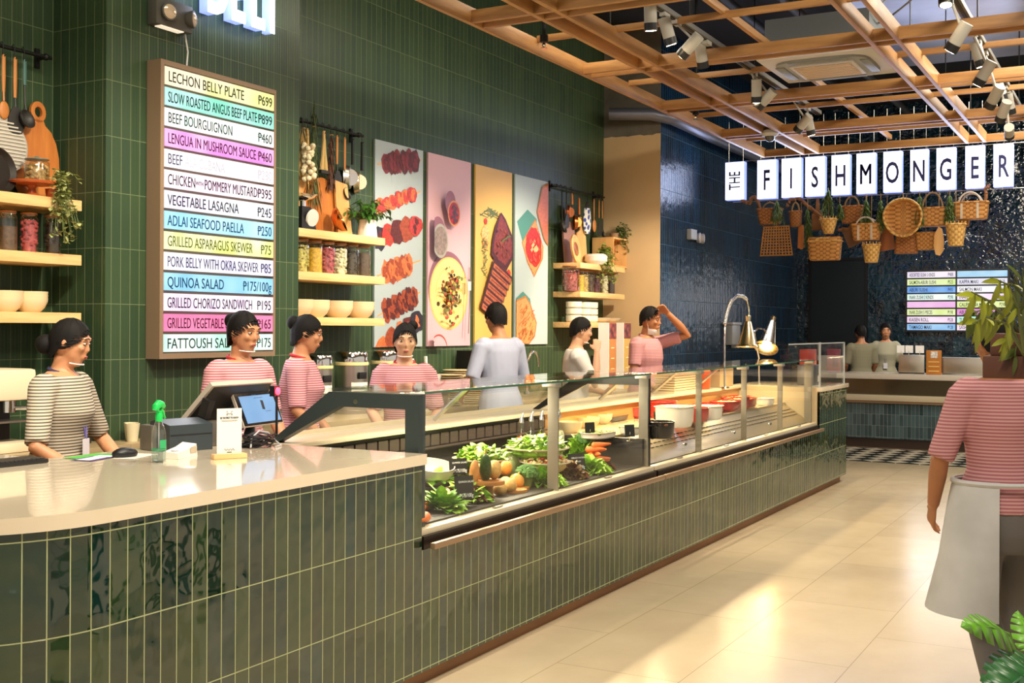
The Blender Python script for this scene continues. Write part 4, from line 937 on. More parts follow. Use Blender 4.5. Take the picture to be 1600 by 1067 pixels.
# right bay
q = at(890, 400, Y=5.42); board('chopping_board', [(-.14, 0), (.12, 0), (.12, .46), (-.16, .44)], .025, mat('mauve_wood', '9a6f62', .5, var=.15), 'mauve brown rectangular board at the left of the right shelf', (q.x, 5.42, SH_Z[0]+.001), -.06)
q = at(908, 400, Y=5.38); board('paddle_board', [(-.13, 0), (.13, 0), (.10, .32), (.03, .38), (.03, .52), (-.03, .52), (-.03, .38), (-.12, .33)], .02, BEECH, 'pale paddle board behind the round tray on the right shelf', (q.x, 5.38, SH_Z[0]+.001), -.06, .06)
q = at(898, 405, Y=5.29); o = thing('round_wooden_tray', 'round wooden tray with a dark centre leaning on the right shelf', 'tray', (q.x, 5.29, SH_Z[0]+.145), rot=(pi/2-.15, 0, .15))
MB().lathe([(0, 0), (.15, 0), (.155, .02), (.14, .025), (.085, .014), (0, .012)], seg=34).make('body', BEECH, o); MB().lathe([(0, .015), (.075, .017), (.07, .02), (0, .019)], seg=30).make('inlay', WALNUT, o)
pan(894, ZR, .085, COPP, COPP, 'copper pan hanging left of the other copper pan on the right rail', .12, ry=.3)
pan(905, ZR-.04, .085, COPP, COPP, 'copper pan hanging lower beside the patterned mitt', .18, YR-.06, ry=.6)
utensil(878, ZR, 'ladle', MATTE, 'black ladle at the left end of the right rail', .18, 1.3)
utensil(885, ZR, 'turner', MATTE, 'black turner behind the copper pans on the right rail', .18)
utensil(928, ZR, 'spoon', HAND, 'large wooden spoon right of the patterned mitt', .2, 1.4)
utensil(936, ZR, 'turner', HAND, 'slim turner with wooden handle second from the right end of the rail', .2)
utensil(941, ZR, 'ladle', HAND, 'ladle with wooden handle at the right end of the rail', .2, .8)
o = hang('oven_mitt', 'blue and white patterned oven mitt on the right rail', 'oven mitt', 918, ZR-.06, YR-.06)
MB().loft([[V((w*cos(a), .022*sin(a), zz)) for a in [2*pi*k/16 for k in range(16)]] for zz, w in ((-.12, .06), (-.16, .075), (-.24, .09), (-.32, .085), (-.38, .06), (-.40, .03))]).make('pad', (lambda t: t.b(Base_Color=t.ramp(t.n('TexVoronoi', {'Vector': t.obj(), 'Scale': 18}).outputs[0], [(.35, lin('2f4a9a')), (.5, lin('e4e0d8'))]), Roughness=.9))(NT('blue_white_cloth')), o)
MB().loft([[V((w*cos(a), .012*sin(a), zz)) for a in [2*pi*k/10 for k in range(10)]] for zz, w in ((-.05, .012), (-.12, .055), (-.14, .06))]).make('cuff', mat('dark_cloth', '2c2622', .9), o)
q = at(930, 405, Y=5.25); o = thing('planter_bowl', 'white round bowl with ivy trailing over the shelf edge', 'plant', (q.x, 5.24, SH_Z[0]))
MB().lathe([(0, 0), (.09, 0), (.125, .04), (.125, .09), (.105, .115), (.10, .11), (.11, .08), (0, .08)], seg=30).make('bowl', WHITE, o)
trailing(o, (.06, -.03, .11), 46, .15, .30, .04, mat('ivy', '93a04a', .5, var=.5, vs=40), dirb=(.04, 0))
q = at(955, 408, Y=5.32); o = thing('wooden_crate', 'open square wooden crate standing on its side on the right shelf', 'crate', (q.x-.02, 5.33, SH_Z[0]))
for a, b in (((-.19, -.13, 0), (.19, .13, .02)), ((-.19, -.13, .31), (.19, .13, .33)), ((-.19, -.13, .02), (-.172, .13, .31)), ((.172, -.13, .02), (.19, .13, .31))): MB().bx(a, b, 0, .002).make('plank', BEECH, o)
MB().bx((-.172, .112, .02), (.172, .13, .31)).make('back', ACACIA, o)
o2 = thing('trailing_plant', 'grey green trailing plant in a small pot on top of the wooden crate', 'plant', (q.x+.05, 5.30, SH_Z[0]+.331))
MB().lathe([(0, 0), (.05, 0), (.06, .06), (.055, .06), (0, .05)], seg=16).make('pot', mat('clay_pot', '9a7a5c', .7), o2)
trailing(o2, (.03, -.02, .06), 34, .14, .26, .034, LEAFS[2], up=.09, dirb=(.05, 0))

# ================================================================== FOOD IN THE COLD CASE
ZD, ZH = .691, .858
TI = 'in the cold display case'
def deck(px, py, z=ZD):
    p = at(px, py, Z=z)
    if p.y < 2.93 and px > 670: p = at(px, py, Y=2.93); p.z = z
    return p
L_LIGHT = mat('lettuce_light', 'a8d048', .45, var=.35, vs=30); L_DARK = mat('spinach_green', '6aa02c', .4, var=.35, vs=25)
L_FRISEE = mat('frisee_green', '90c03a', .45, var=.4, vs=40); L_RED = mat('red_lettuce', '6e3024', .5, var=.45, vs=30)
def leafy(p, r, h, n, L, Wd, mats_, name, label, cat, group=None, frill=0):
    o = thing(name, label, cat, p, group=group); b = MB()
    if frill: n, L, Wd = int(n*2.6), L*.62, Wd*.85
    for i in range(n):
        a = random.uniform(0, 2*pi); q = random.random()**.5; el = (1-q)*1.2+random.uniform(0, .35); m = random.randrange(len(mats_))
        base = V(((.75 if frill else .55)*r*q*cos(a), (.75 if frill else .55)*r*q*sin(a), .004+h*(.8 if frill else .45)*(1-q)*random.random()))
        b.leaf(base, (cos(a)*cos(el), sin(a)*cos(el), sin(el)+.12), (0, 0, 1), L*random.uniform(.7, 1.15), Wd*random.uniform(.7, 1.2), m, .35, .25+frill*random.uniform(-1.5, 1.5), 3)
    b.make('leaves', mats_, o); return o
leafy(deck(690, 795), .15, .10, 130, .085, .055, [L_DARK, L_LIGHT], 'spinach_heap', 'heap of dark green spinach leaves nearest the white counter edge', 'vegetable')
leafy(deck(728, 782), .12, .10, 90, .10, .05, [L_FRISEE, L_LIGHT, L_RED], 'curly_lettuce', 'curly green and red lettuce behind the first black price card', 'vegetable', frill=1)
leafy(deck(722, 760), .10, .14, 70, .09, .05, [L_RED, L_FRISEE], 'red_lettuce', 'reddish lettuce behind the carrot beside the front white bowl', 'vegetable', frill=1)
leafy(deck(848, 772), .12, .10, 100, .09, .06, [L_LIGHT, L_FRISEE], 'green_lettuce', 'bright lettuce behind the grey post beside the broccoli', 'vegetable', frill=1)
leafy(deck(890, 766), .10, .10, 80, .08, .05, [L_RED, mat('oak_leaf', '8a6a34', .5, var=.4)], 'red_oak_lettuce', 'dark red oak lettuce left of the third price card', 'vegetable', frill=1)
leafy(deck(922, 745), .12, .10, 110, .09, .06, [L_LIGHT, L_FRISEE], 'frilly_lettuce', 'frilly bright lettuce right of the third price card', 'vegetable', frill=1)
leafy(deck(906, 722), .13, .19, 120, .10, .07, [L_LIGHT, L_FRISEE], 'tall_lettuce', 'tall frilly lettuce head behind the third price card', 'vegetable', frill=1)
leafy(deck(940, 750), .07, .07, 60, .06, .04, [L_RED], 'small_red_lettuce', 'small dark red lettuce at the right end of the vegetables', 'vegetable', frill=1)
# white tilted bowls
def tbowl(p, r, h, rot, label):
    o = thing('serving_bowl', label, 'bowl', p, rot=rot)
    MB().lathe([(0, 0), (r*.4, 0), (r*.72, h*.22), (r*.93, h*.6), (r, h), (r*.965, h), (r*.89, h*.6), (r*.68, h*.27), (r*.35, h*.07), (0, h*.06)], seg=40, sx=1.1).make('bowl', mat('white_melamine', 'd6cec0', .25), o)
    b = MB()
    for i in range(36):
        a = random.uniform(0, 2*pi); q = r*.62*random.random()**.5
        b.leaf((q*cos(a)-.02, q*sin(a), h*.28), (cos(a), sin(a), random.uniform(.2, 1.3)), (0, 0, 1), .085, .05, random.randrange(2), .3, .2)
    for i in range(26):
        a = random.uniform(0, 2*pi); q = r*.5*random.random()**.5; b.ell((q*cos(a), q*sin(a), h*.32), (.012, .010, .009), 6, 5, 2, jit=.3)
    b.make('salad', [L_DARK, L_LIGHT, mat('toasted_nut', 'b98a58', .6)], o); return o
p = deck(688, 764, .70); tbowl(p+V((0, .07, .02)), .125, .11, (.16, -.12, .3), 'front white oval bowl tilted towards the glass with leaves inside')
p = deck(684, 738, .74); tbowl(p+V((.02, .16, .06)), .17, .12, (.75, .30, -.1), 'rear white oval bowl tilted steeply behind the front one')
# salads on platters
PLAT = mat('cream_platter', 'e8dcc2', .25, coat=.3)
def salad(p, r, stand_h, label, cols, n, kind='leaf', standm=None):
    o = thing('salad_platter', label, 'salad platter', p); z = stand_h
    MB().lathe([(0, z), (r*.6, z), (r, z+.028), (r*1.01, z+.034), (r*.97, z+.034), (r*.6, z+.01), (0, z+.01)], seg=44).make('platter', PLAT, o)
    if stand_h > .02: MB().lathe([(0, 0), (.075, 0), (.05, z*.5), (.065, z-.002), (0, z-.002)], seg=20).make('stand', standm or DARK, o)
    b = MB()
    for i in range(n):
        a = random.uniform(0, 2*pi); q = r*.9*random.random()**.5; zz = z+.02+.075*(1-(q/r)**2)*random.uniform(.5, 1.05)
        if kind == 'leaf': b.leaf((q*cos(a), q*sin(a), zz), (random.uniform(-1, 1), random.uniform(-1, 1), random.uniform(-.2, .9)), (0, 0, 1), random.uniform(.03, .06), random.uniform(.02, .035), random.randrange(len(cols)), .35, .25)
        else: b.ell((q*cos(a), q*sin(a), zz), (random.uniform(.006, .016), random.uniform(.006, .012), .007), 6, 5, random.randrange(len(cols)), jit=.4)
    b.ell((0, 0, z+.008), (r*.82, r*.82, .05), 20, 9, 0); b.make('salad_greens', cols, o)
    f = MB()
    for i in range(14):
        a = random.uniform(0, 2*pi); q = r*.75*random.random()**.5; zz = z+.02+.06*(1-(q/r)**2)
        f.ell((q*cos(a), q*sin(a), zz+.012), (.016, .014, .008), 8, 5, 0, rotm(0), .35)
    f.make('topping', mat('pale_topping', 'f0dcc8', .5, var=.15, vs=80), o); return o
SG = [L_FRISEE, L_LIGHT, mat('salad_pale', 'd2dc8a', .5, var=.3), L_DARK]
def rim(px, py, h): p = at(px, py, Z=ZD+h+.03); p.z = ZD; return p
salad(rim(753, 716, .115), .165, .115, 'round platter of green salad with pale toppings left of the grey post', SG, 220)
p = rim(840, 699, .16); salad(p, .18, .16, 'highest platter of green salad in front of the dressing bottles', SG, 240, standm=WHITE)
salad(rim(852, 721, .085), .145, .085, 'lower platter of grain salad half behind the grey post', [mat('grain_salad', 'd6b67c', .6, var=.3, vs=80), mat('chicken', 'e6cda2', .6), L_FRISEE, mat('tomato_bit', 'c04a2c', .5)], 300, 'bit')
# pedestal with vegetables
W_ST = wood('pedestal_wood', '9a5f2c', 'c4863f', 6, 'X', .5, 5)
pd = deck(762, 786); o = thing('wooden_pedestal', 'small round wooden pedestal carrying the zucchini and potatoes', 'pedestal', pd)
MB().lathe([(0, .072), (.085, .072), (.088, .08), (.085, .092), (0, .092)], seg=30).make('plate', W_ST, o); MB().lathe([(0, 0), (.035, 0), (.03, .02), (.026, .072), (0, .072)], seg=16).make('foot', W_ST, o)
zt = pd.z+.093
def veg(name, label, p, sz, m, rot=(0, 0, 0), g=None, jit=.04, seg=16, stem=None):
    o = MB().ell((0, 0, 0), sz, seg, 11, jit=jit).make(name, m); o.location = p; o.rotation_euler = rot; tag(o, label, 'vegetable', g)
    if stem: MB().tube([(0, 0, sz[2]*.9), (.002, 0, sz[2]*1.15), (.004, 0, sz[2]*1.3)], [.008, .005, .003], 6).make('stem', stem, o)
    return o
POT = mat('potato', 'd2a55c', .55, var=.2, vs=40, bump=.2); ONI = mat('onion_skin', 'd9973f', .35, var=.25, vs=12); CAR = mat('carrot', 'e0702a', .5, var=.15, vs=30)
ZUC = mat('zucchini', '2f4a22', .3, var=.4, vs=50); SWP = mat('sweet_potato', 'cf8a4a', .55, var=.2, vs=20)
DS = mat('dry_stem', 'b08a4a', .7)
veg('sweet_potato', 'orange sweet potato standing left of the zucchini', pd+V((-.075, .035, .135)), (.026, .026, .068), SWP, (.1, -.08, 0))
veg('zucchini', 'dark green zucchini leaning on the wooden pedestal', pd+V((-.025, .0, zt-pd.z+.062)), (.031, .031, .082), ZUC, (.18, -.3, 0), jit=.02, stem=DS)
veg('potato', 'big potato standing on the wooden pedestal', pd+V((.05, -.01, zt-pd.z+.048)), (.04, .036, .049), POT, (0, .1, 0))
veg('potato', 'potato behind the zucchini on the wooden pedestal', pd+V((.022, .055, zt-pd.z+.04)), (.036, .032, .04), POT)
onis = [(796, 745, 'onion sitting highest on the pile beside the broccoli', ONI), (807, 758, 'round onion in front of the cabbage beside the broccoli', ONI), (790, 760, 'yellow potato between the pedestal and the onions', POT), (796, 778, 'yellow potato lying in front on the dark deck', POT), (782, 768, 'potato tucked behind the wooden pedestal', POT), (779, 778, 'small potato at the foot of the wooden pedestal', POT)]
for i, (px, py, l, m) in enumerate(onis):
    r = (.045, .045, .04, .042, .036, .032)[i]; p = deck(px, py+6); p.z = ZD+r*.93+(.06 if i == 0 else 0)
    if i == 0: p = deck(796, 762)+V((0, .03, .105)); 
    veg('onion' if m is ONI else 'potato', l, p, (r, r*.95, r*.92), m, (random.uniform(-.2, .2), .2, 0), stem=DS if m is ONI else None)
veg('cabbage', 'pale green cabbage behind the onions', deck(802, 752)+V((.02, .06, .085)), (.085, .085, .08), mat('cabbage', 'd8dca0', .45, var=.25, vs=14), jit=.05)
for px, py, s, l in ((828, 770, 1.0, 'broccoli head left of the grey post'), (917, 722, 1.0, 'broccoli head leaning on the tall lettuce at the right')):
    p = deck(px, py)+V((0, .02, 0)); o = thing('broccoli', l, 'vegetable', p+V((0, 0, .07 if px > 900 else 0))); b = MB()
    for k in range(70):
        a = random.uniform(0, 2*pi); e = random.uniform(.0, pi/2); b.ell((.055*cos(a)*cos(e), .055*sin(a)*cos(e), .065+.045*sin(e)), (.017,)*3, 7, 5, jit=.35)
    b.make('florets', mat('broccoli', '46702c', .7, var=.35, vs=70), o); MB().cyl((0, 0, .0), (0, 0, .075), .022, .035, 12).make('stalk', mat('broccoli_stalk', '9aac5a', .6), o)
for px, py, l in ((663, 800, 'orange carrot tip at the counter edge below the spinach'), (662, 818, 'orange carrot lying lowest at the counter edge')):
    o = MB().lathe([(0, -.06), (.006, -.055), (.018, .0), (.024, .05), (.015, .06), (0, .062)], seg=14, M=rotm(0, pi/2, .4)).make('carrot', CAR); p = deck(px, py); p.z = ZD+.022; o.location = p; tag(o, l, 'vegetable')
o = thing('carrot_dish', 'terracotta footed dish of carrots at the right end of the vegetables', 'dish', deck(936, 735)+V((0, .02, 0)))
MB().lathe([(0, 0), (.04, 0), (.025, .02), (.03, .045), (.085, .06), (.09, .075), (.08, .07), (0, .06)], seg=24).make('dish', TERRA, o); dp = o.location
for i in range(5):
    c = MB().lathe([(0, -.07), (.006, -.06), (.017, .0), (.022, .045), (.012, .055), (0, .056)], seg=12, M=rotm(0, pi/2+.1, .5*i+.2)).make('carrot', CAR); c.location = dp+V((random.uniform(-.03, .03), random.uniform(-.03, .03), .095+.022*(i//2)+.004*i)); tag(c, 'orange carrot %s in the terracotta dish' % ['at the bottom left', 'at the bottom right', 'lying across the middle', 'second from the top', 'on the very top'][i], 'vegetable', 'carrots in the terracotta dish')
for px, py, l in ((803, 768, 'wooden board under the onions'), (817, 772, 'small round wooden disc beside the onions')):
    o = MB().lathe([(0, 0), (.07 if px < 810 else .035, 0), (.07 if px < 810 else .035, .014), (0, .014)], seg=24).make('wooden_disc', W_ST); o.location = deck(px, py)+V((0, 0, 0)); tag(o, l, 'board')
# bottles of dressing on the rear step
o = tag(box('rear_step', (5.55, 3.26, ZD), (6.70, 3.455, .80), DARK), 'dark step at the back of the cold case that carries the dressing bottles', 'riser')
for px, c, l in ((815, 'e07a34', 'glass bottle of orange dressing with chrome pourer'), (830, 'cfc2a4', 'glass bottle of clear dressing with chrome pourer'), (846, 'c9b83a', 'glass bottle of yellow oil dressing with chrome pourer'), (873, 'd8cfa6', 'glass bottle of creamy dressing right of the grey post')):
    p = at(px, 680, Y=3.36); o = thing('dressing_bottle', l, 'bottle', (p.x, 3.36, .80), group='dressing bottles at the back of the cold case')
    MB().lathe([(0, 0), (.042, 0), (.044, .01), (.042, .07), (.018, .13), (.015, .175), (.017, .18), (.013, .18), (.012, .13), (.038, .07), (.04, .01), (0, .006)], seg=20).make('glass_body', JARG, o)
    MB().lathe([(0, .006), (.039, .008), (.037, .065), (.028, .09), (0, .09)], seg=18).make('dressing', mat('dressing_'+c, c, .4), o)
    MB().tube([(0, 0, .175), (0, 0, .195), (.008, 0, .22), (.014, -.004, .235)], [.016, .014, .006, .004], 10).make('pourer', CHROME, o)
# price cards
CARD = mat('black_card', '1a1a1a', .6)
def card(p, lines, label, w=.105, h=.085, price=None, rz=-.5):
    o = thing('price_card', label, 'price card', p, rz, group='black price cards in the display cases')
    M = rotm(-.12); MB().box((0, 0, h/2+.03), (w, .003, h), 0, M).make('card', CARD, o)
    MB().tube([(0, .004, .06), (0, .012, 0), (0, -.02, 0), (0, .03, 0)], .003, 6).make('clip', CHROME, o)
    for k, t_ in enumerate(lines):
        text(t_, .0135, CHALK, o, fit=min(w*.82, .0085*len(t_)), loc= (0, -.0045-.12*(h*.3-.022*k), h*.8+.03-.022*k-.008), rot=(pi/2-.12, 0, 0), align='CENTER', ext=.0003)
    if price: peso(price, .026, CHALK, o, w/2-.008, -.0035, .042, .62, rot=(pi/2-.12, 0, 0), fit=w*.72)
    return o
card(deck(722, 793)+V((-.02, -.03, 0)), ['QUINOA SALAD'], 'lower front black price card standing before the curly lettuce', price='175/100g', w=.105, h=.115)
card(deck(722, 765)+V((0, .02, .05)), ['SUMMER SALAD'], 'black price card behind, between the white bowl and the pedestal', price='175/100g', w=.11, h=.085)
card(deck(902, 768)+V((0, 0, .0)), ['GRILLED CHICKEN', 'SALAD'], 'third black price card among the frilly lettuces', price='175/100g', w=.12, h=.10)

# ================================================================== HOT CASE
RED = mat('red_enamel', 'b3241c', .2, coat=.6); BLK = mat('black_enamel', '17171a', .25, coat=.4)
def rrect(a, b, n=8, e=.38):
    o = []
    for k in range(4*n):
        t_ = 2*pi*k/(4*n); o.append((a*math.copysign(abs(cos(t_))**e, cos(t_)), b*math.copysign(abs(sin(t_))**e, sin(t_))))
    return o
def casserole(p, a, b, h, m, food, label, e=.38, lip=.012, cat='dish', name='casserole_dish', level=.82, hand=False, bits=40, bm_=None):
    o = thing(name, label, cat, p)
    rg = [(.86, 0), (.97, h*.25), (1, h), (1+lip/a, h+.004), (1+lip/a, h-.002+.008), (.955, h+.006), (.92, h*.3), (.8, .012)]
    q = rrect(a, b, 8, e); MB().loft([[V((x*s, y*s, z)) for x, y in q] for s, z in rg]).make('body', m, o)
    f = MB(); f.loft([[V((x*s, y*s, z)) for x, y in q] for s, z in ((.9, .02), (.945, h*level), (.6, h*level+.006), (.1, h*level+.008))])
    for k in range(bits):
        x, y = random.uniform(-.8, .8)*a, random.uniform(-.8, .8)*b; f.ell((x, y, h*level+.006), (random.uniform(.008, .02), random.uniform(.008, .016), .008), 7, 5, 1, jit=.4)
    f.make('food', [food, bm_ or food], o)
    if hand:
        for s in (-1, 1): MB().tube([(s*(a+.002), -.025, h*.8), (s*(a+.035), -.02, h*.85), (s*(a+.035), .02, h*.85), (s*(a+.002), .025, h*.8)], .006, 6).make('handle', m, o)
    return o
FD = lambda n, c: mat('food_'+n, c, .45, var=.3, vs=60)
for px, py, l in ((889, 676, 'cream bowl nearest the grey post at the left of the hot case'), (917, 668, 'middle one of the three cream bowls'), (938, 662, 'farthest of the three cream bowls')):
    p = at(px, py, Z=ZH); o = thing('cream_bowl', l, 'bowl', p, group='cream bowls at the left of the hot case')
    MB().lathe([(0, 0), (.05, 0), (.085, .035), (.09, .075), (.086, .075), (.08, .04), (0, .02)], seg=26).make('body', BOWL, o); MB().lathe([(0, .02), (.08, .05), (.05, .066), (0, .07)], seg=18).make('sauce', FD('cream', 'd8b878'), o)
casserole(at(935, 684, Z=ZH), .16, .09, .035, WHITE, FD('rice', 'd2b04a'), 'white oval platter of yellow rice and greens in front of the cream bowls', .8, bits=60, bm_=FD('herb', '7a8a2c'))
casserole(at(990, 678, Z=ZH), .12, .08, .05, WHITE, FD('veg', 'b8a84a'), 'white oval dish of vegetables beside the dark frame', .8, bits=40, bm_=L_FRISEE)
casserole(at(952, 662, Z=ZH)+V((.25, .12, 0)), .20, .10, .035, BLK, FD('roast', 'b85a28'), 'dark tray of roasted meat behind the cream bowls', bits=50, bm_=FD('roast2', 'd8883a'))
casserole(at(985, 655, Z=ZH)+V((.3, .05, 0)), .26, .12, .08, RED, FD('gratin', 'c98f4a'), 'large red oval dish behind the dark frame', .7)
casserole(at(1035, 684, Z=ZH)+V((0, .02, 0)), .095, .095, .10, BLK, FD('stew', '6a4022'), 'round black pot with side handles in the hot case', 1.0, hand=True, name='black_pot', cat='pot')
casserole(at(1062, 667, Z=ZH)+V((.03, .05, 0)), .15, .12, .14, WHITE, FD('mash', 'ecdcb4'), 'big deep white dish beside the black pot', .6, level=.9)
casserole(at(1026, 655, Z=ZH)+V((.25, .06, 0)), .14, .10, .12, RED, FD('sauce', 'a84a24'), 'red dish behind the black pot', .5)
casserole(at(1088, 660, Z=ZH)+V((.1, .05, 0)), .10, .10, .10, RED, FD('pepper', 'd89a4a'), 'small red dish between the two white dishes', .6)
casserole(at(1102, 658, Z=ZH)+V((.2, .05, 0)), .11, .10, .10, WHITE, FD('mash2', 'ecd8a8'), 'second white dish right of the small red dish', .5, level=.9)
reds = [((1105, 645), .22, .11, .07, 'long red dish of golden gratin behind the white dishes', 'c98a3c'), ((1128, 648), .19, .10, .07, 'red dish in front with a dark card, middle of the hot case', 'd0a050'), ((1152, 642), .20, .11, .08, 'red dish before the third grey post', 'c07a34'),
        ((1182, 638), .22, .11, .08, 'red dish of stew just right of the third grey post', 'b05a24'), ((1150, 632), .24, .10, .07, 'rear red tray along the back of the hot case', 'd8a85c'), ((1218, 624), .24, .12, .10, 'farthest red casserole with crisp golden pieces', 'd89a3e')]
for (q, a, b, h, l, c) in reds:
    p = at(q[0], q[1], Z=ZH); p.y = min(3.37, max(3.18, p.y)); casserole(p, a, b, h, RED, FD('red_'+c, c), l, .55, bits=45, bm_=FD('bit_'+c, 'e0b468'))
casserole(at(1196, 633, Z=ZH), .08, .07, .06, WHITE, FD('dip', 'e8d4a0'), 'small white square dish beside the far red casserole', .4)
for i, (px, py, ls) in enumerate([(1037, 692, ['BEEF', 'STEW']), (1083, 668, ['PORK', 'BELLY']), (1127, 660, ['BEEF']), (1141, 655, ['PAELLA']), (1194, 640, ['LASAGNA']), (985, 690, ['VEGETABLES'])]):
    p = at(px, py, Z=ZH); p.y = 3.085 if px > 1000 else p.y
    card(p, [], 'small black price card %s' % ['before the black pot', 'before the small red dish', 'before the middle red dish', 'left of the third grey post', 'before the far red casserole', 'before the white dish at the dark frame'][i], w=.075, h=.075)

# ================================================================== LAMPS AND THINGS ABOVE THE CASE
BRASS = mat('brass', 'd6c298', .25, 1); BULB = mat('warm_bulb', 'ffe8b0', .3, emit=40, ecol='ffd27a')
def heatlamp(pb, pt, label):
    o = thing('heat_lamp', label, 'heat lamp', pt); d = (V(pb)-V(pt)); L = d.length; q = d.to_track_quat('-Z', 'Y').to_matrix().to_4x4()
    MB().lathe([(.02, .06), (.028, .05), (.024, 0), (.035, -.01), (.09, -L+.03), (.125, -L-.005), (.12, -L-.008), (.085, -L+.028), (.03, -.012), (0, -.01)], seg=28, M=q).make('shade', BRASS, o)
    MB().ell((0, 0, -L+.045), (.05, .05, .05), 14, 9, 0, q).make('bulb', BULB, o)
    light('heat_beam', 'SPOT', V(pt)+d*.98, V(pt)+d*3, 18, (1, .74, .38), spot_size=R(110), spot_blend=.5, shadow_soft_size=.04)
    return o
YL = 3.45
a1, a2 = at(1168, 541, Y=YL), at(1169, 502, Y=YL); h1 = heatlamp(a1, a2, 'brass cone heat lamp hanging from the spring gooseneck, left of two')
s = MB(); pts = []
for px, py in ((1132, 590), (1132, 575), (1132, 530), (1133, 505), (1137, 485), (1143, 470), (1152, 462), (1160, 463), (1167, 468), (1170, 480), (1170, 500)): pts.append(at(px, py, Y=YL)-a2)
pts[0].z = 1.012-a2.z
s.tube(pts, .009, 8).make('gooseneck', CHROME, h1)
s = MB(); ar = pts[3:9]
for a, b in zip(ar, ar[1:]):
    for k in range(9):
        c = a.lerp(b, k/9); s.ell(c, (.019, .019, .019), 7, 5)
s.make('spring', CHROME, h1); MB().lathe([(0, 0), (.05, 0), (.045, .012), (0, .015)], pts[0], 18).make('base', CHROME, h1)
b1_, b2_ = at(1197, 543, Y=YL), at(1207, 502, Y=YL); h2 = heatlamp(b1_, b2_, 'brass cone heat lamp tilted at the right of the other')
pts = [at(px, py, Y=YL)-b2_ for px, py in ((1186, 590), (1186, 560), (1180, 530), (1178, 518), (1184, 513), (1192, 514), (1198, 520))]; pts[0].z = 1.012-b2_.z
MB().tube(pts, .010, 8).make('curved_arm', CHROME, h2)
sg = thing('sneeze_guard', 'clear acrylic guard box standing on the white end counter', 'guard', (10.99, 2.74, 1.0125))
d = V((-10.99, -2.74, -1.0125))
for a, b in (((9.95, 2.735, 1.27), (12.05, 2.741, 1.43)), ((11.02, 2.735, 1.012), (12.05, 2.741, 1.27)), ((12.044, 2.741, 1.012), (12.05, 3.4, 1.43)), ((9.95, 2.741, 1.424), (12.044, 3.4, 1.43))):
    o = MB().bx(a, b).make('acrylic_pane', PANE, sg); o.location = d
o = MB().bx((11.02, 2.728, 1.012), (11.045, 2.742, 1.44)).bx((9.95, 2.73, 1.423), (12.05, 2.738, 1.435)).bx((12.035, 2.73, 1.012), (12.05, 2.742, 1.43)).make('edge_strip', mat('acrylic_edge', 'bfc2c4', .2, .2), sg); o.location = d
p = at(1138, 575, Y=YB-.001); o = thing('soap_dispenser', 'white soap dispenser on the dark blue tiled wall', 'dispenser', (p.x, YB-.001, 1.52))
MB().bx((-.17, -.11, -.16), (.17, 0, .10), 0, .02).make('body', mat('dispenser_white', 'a9aaa8', .4), o); MB().bx((-.19, -.12, .10), (.19, 0, .135), 0, .01).make('lid', WP, o); MB().bx((.06, -.10, -.2), (.16, -.02, -.16)).make('nozzle', WP, o)
for px, l, c in ((1270, 'red box behind the acrylic guard', 'd8402a'),):
    p = at(px, 590, Y=3.1); o = thing('red_carton', l, 'carton', (p.x, 3.15, 1.0125)); MB().bx((-.16, -.05, 0), (.16, .05, .37 if px > 1290 else .34), 0, .004).make('carton', mat('carton_'+c, c, .45), o)
    MB().bx((-.162, -.052, .05), (-.03, .0, .2)).bx((.05, -.053, .1), (.14, .0, .3)).make('printed_patch', mat('carton_print', '8a2430' if px > 1290 else 'f0785a', .5), o)
o = thing('steel_napkin_box', 'grey steel box on the white end counter behind the guard', 'box', (11.45, 2.95, 1.0125)); MB().bx((-.13, -.08, 0), (.13, .08, .2), 0, .01).make('body', mat('grey_steel', '6e7072', .35, .7), o); MB().bx((.05, -.095, .03), (.09, -.08, .09)).make('latch', WHITE, o)
# items behind the far part of the hot case
o = thing('paper_stack', 'stack of cream paper trays on the ledge behind the far dishes', 'stack', (9.55, 3.6, 1.0125)); b = MB()
for k in range(8): b.bx((-.33, -.09, .021*k), (.33, .09, .021*k+.016))
b.make('trays', mat('cream_card', 'e0c79a', .6), o)
o = thing('orange_cup', 'orange round container at the end of the paper trays', 'container', (10.05, 3.55, 1.0125)); MB().lathe([(0, 0), (.06, 0), (.07, .16), (.065, .16), (0, .02)], seg=18).make('body', mat('orange_red', 'd65a2a', .4), o); MB().lathe([(0, .15), (.066, .15), (.06, .19), (0, .2)], seg=16).make('contents', mat('peach', 'e8a060', .5, var=.2, vs=30), o)
o = thing('cardboard_box', 'plain tan box behind the last pane of the hot case', 'box', (10.6, 3.58, 1.0125)); MB().bx((-.2, -.07, 0), (.2, .07, .2), 0, .003).make('body', mat('tan_card', 'c2a57a', .7), o); MB().bx((-.2, -.071, .15), (.2, .071, .165)).make('lid_edge', mat('tan_dark', 'a88a60', .7), o)

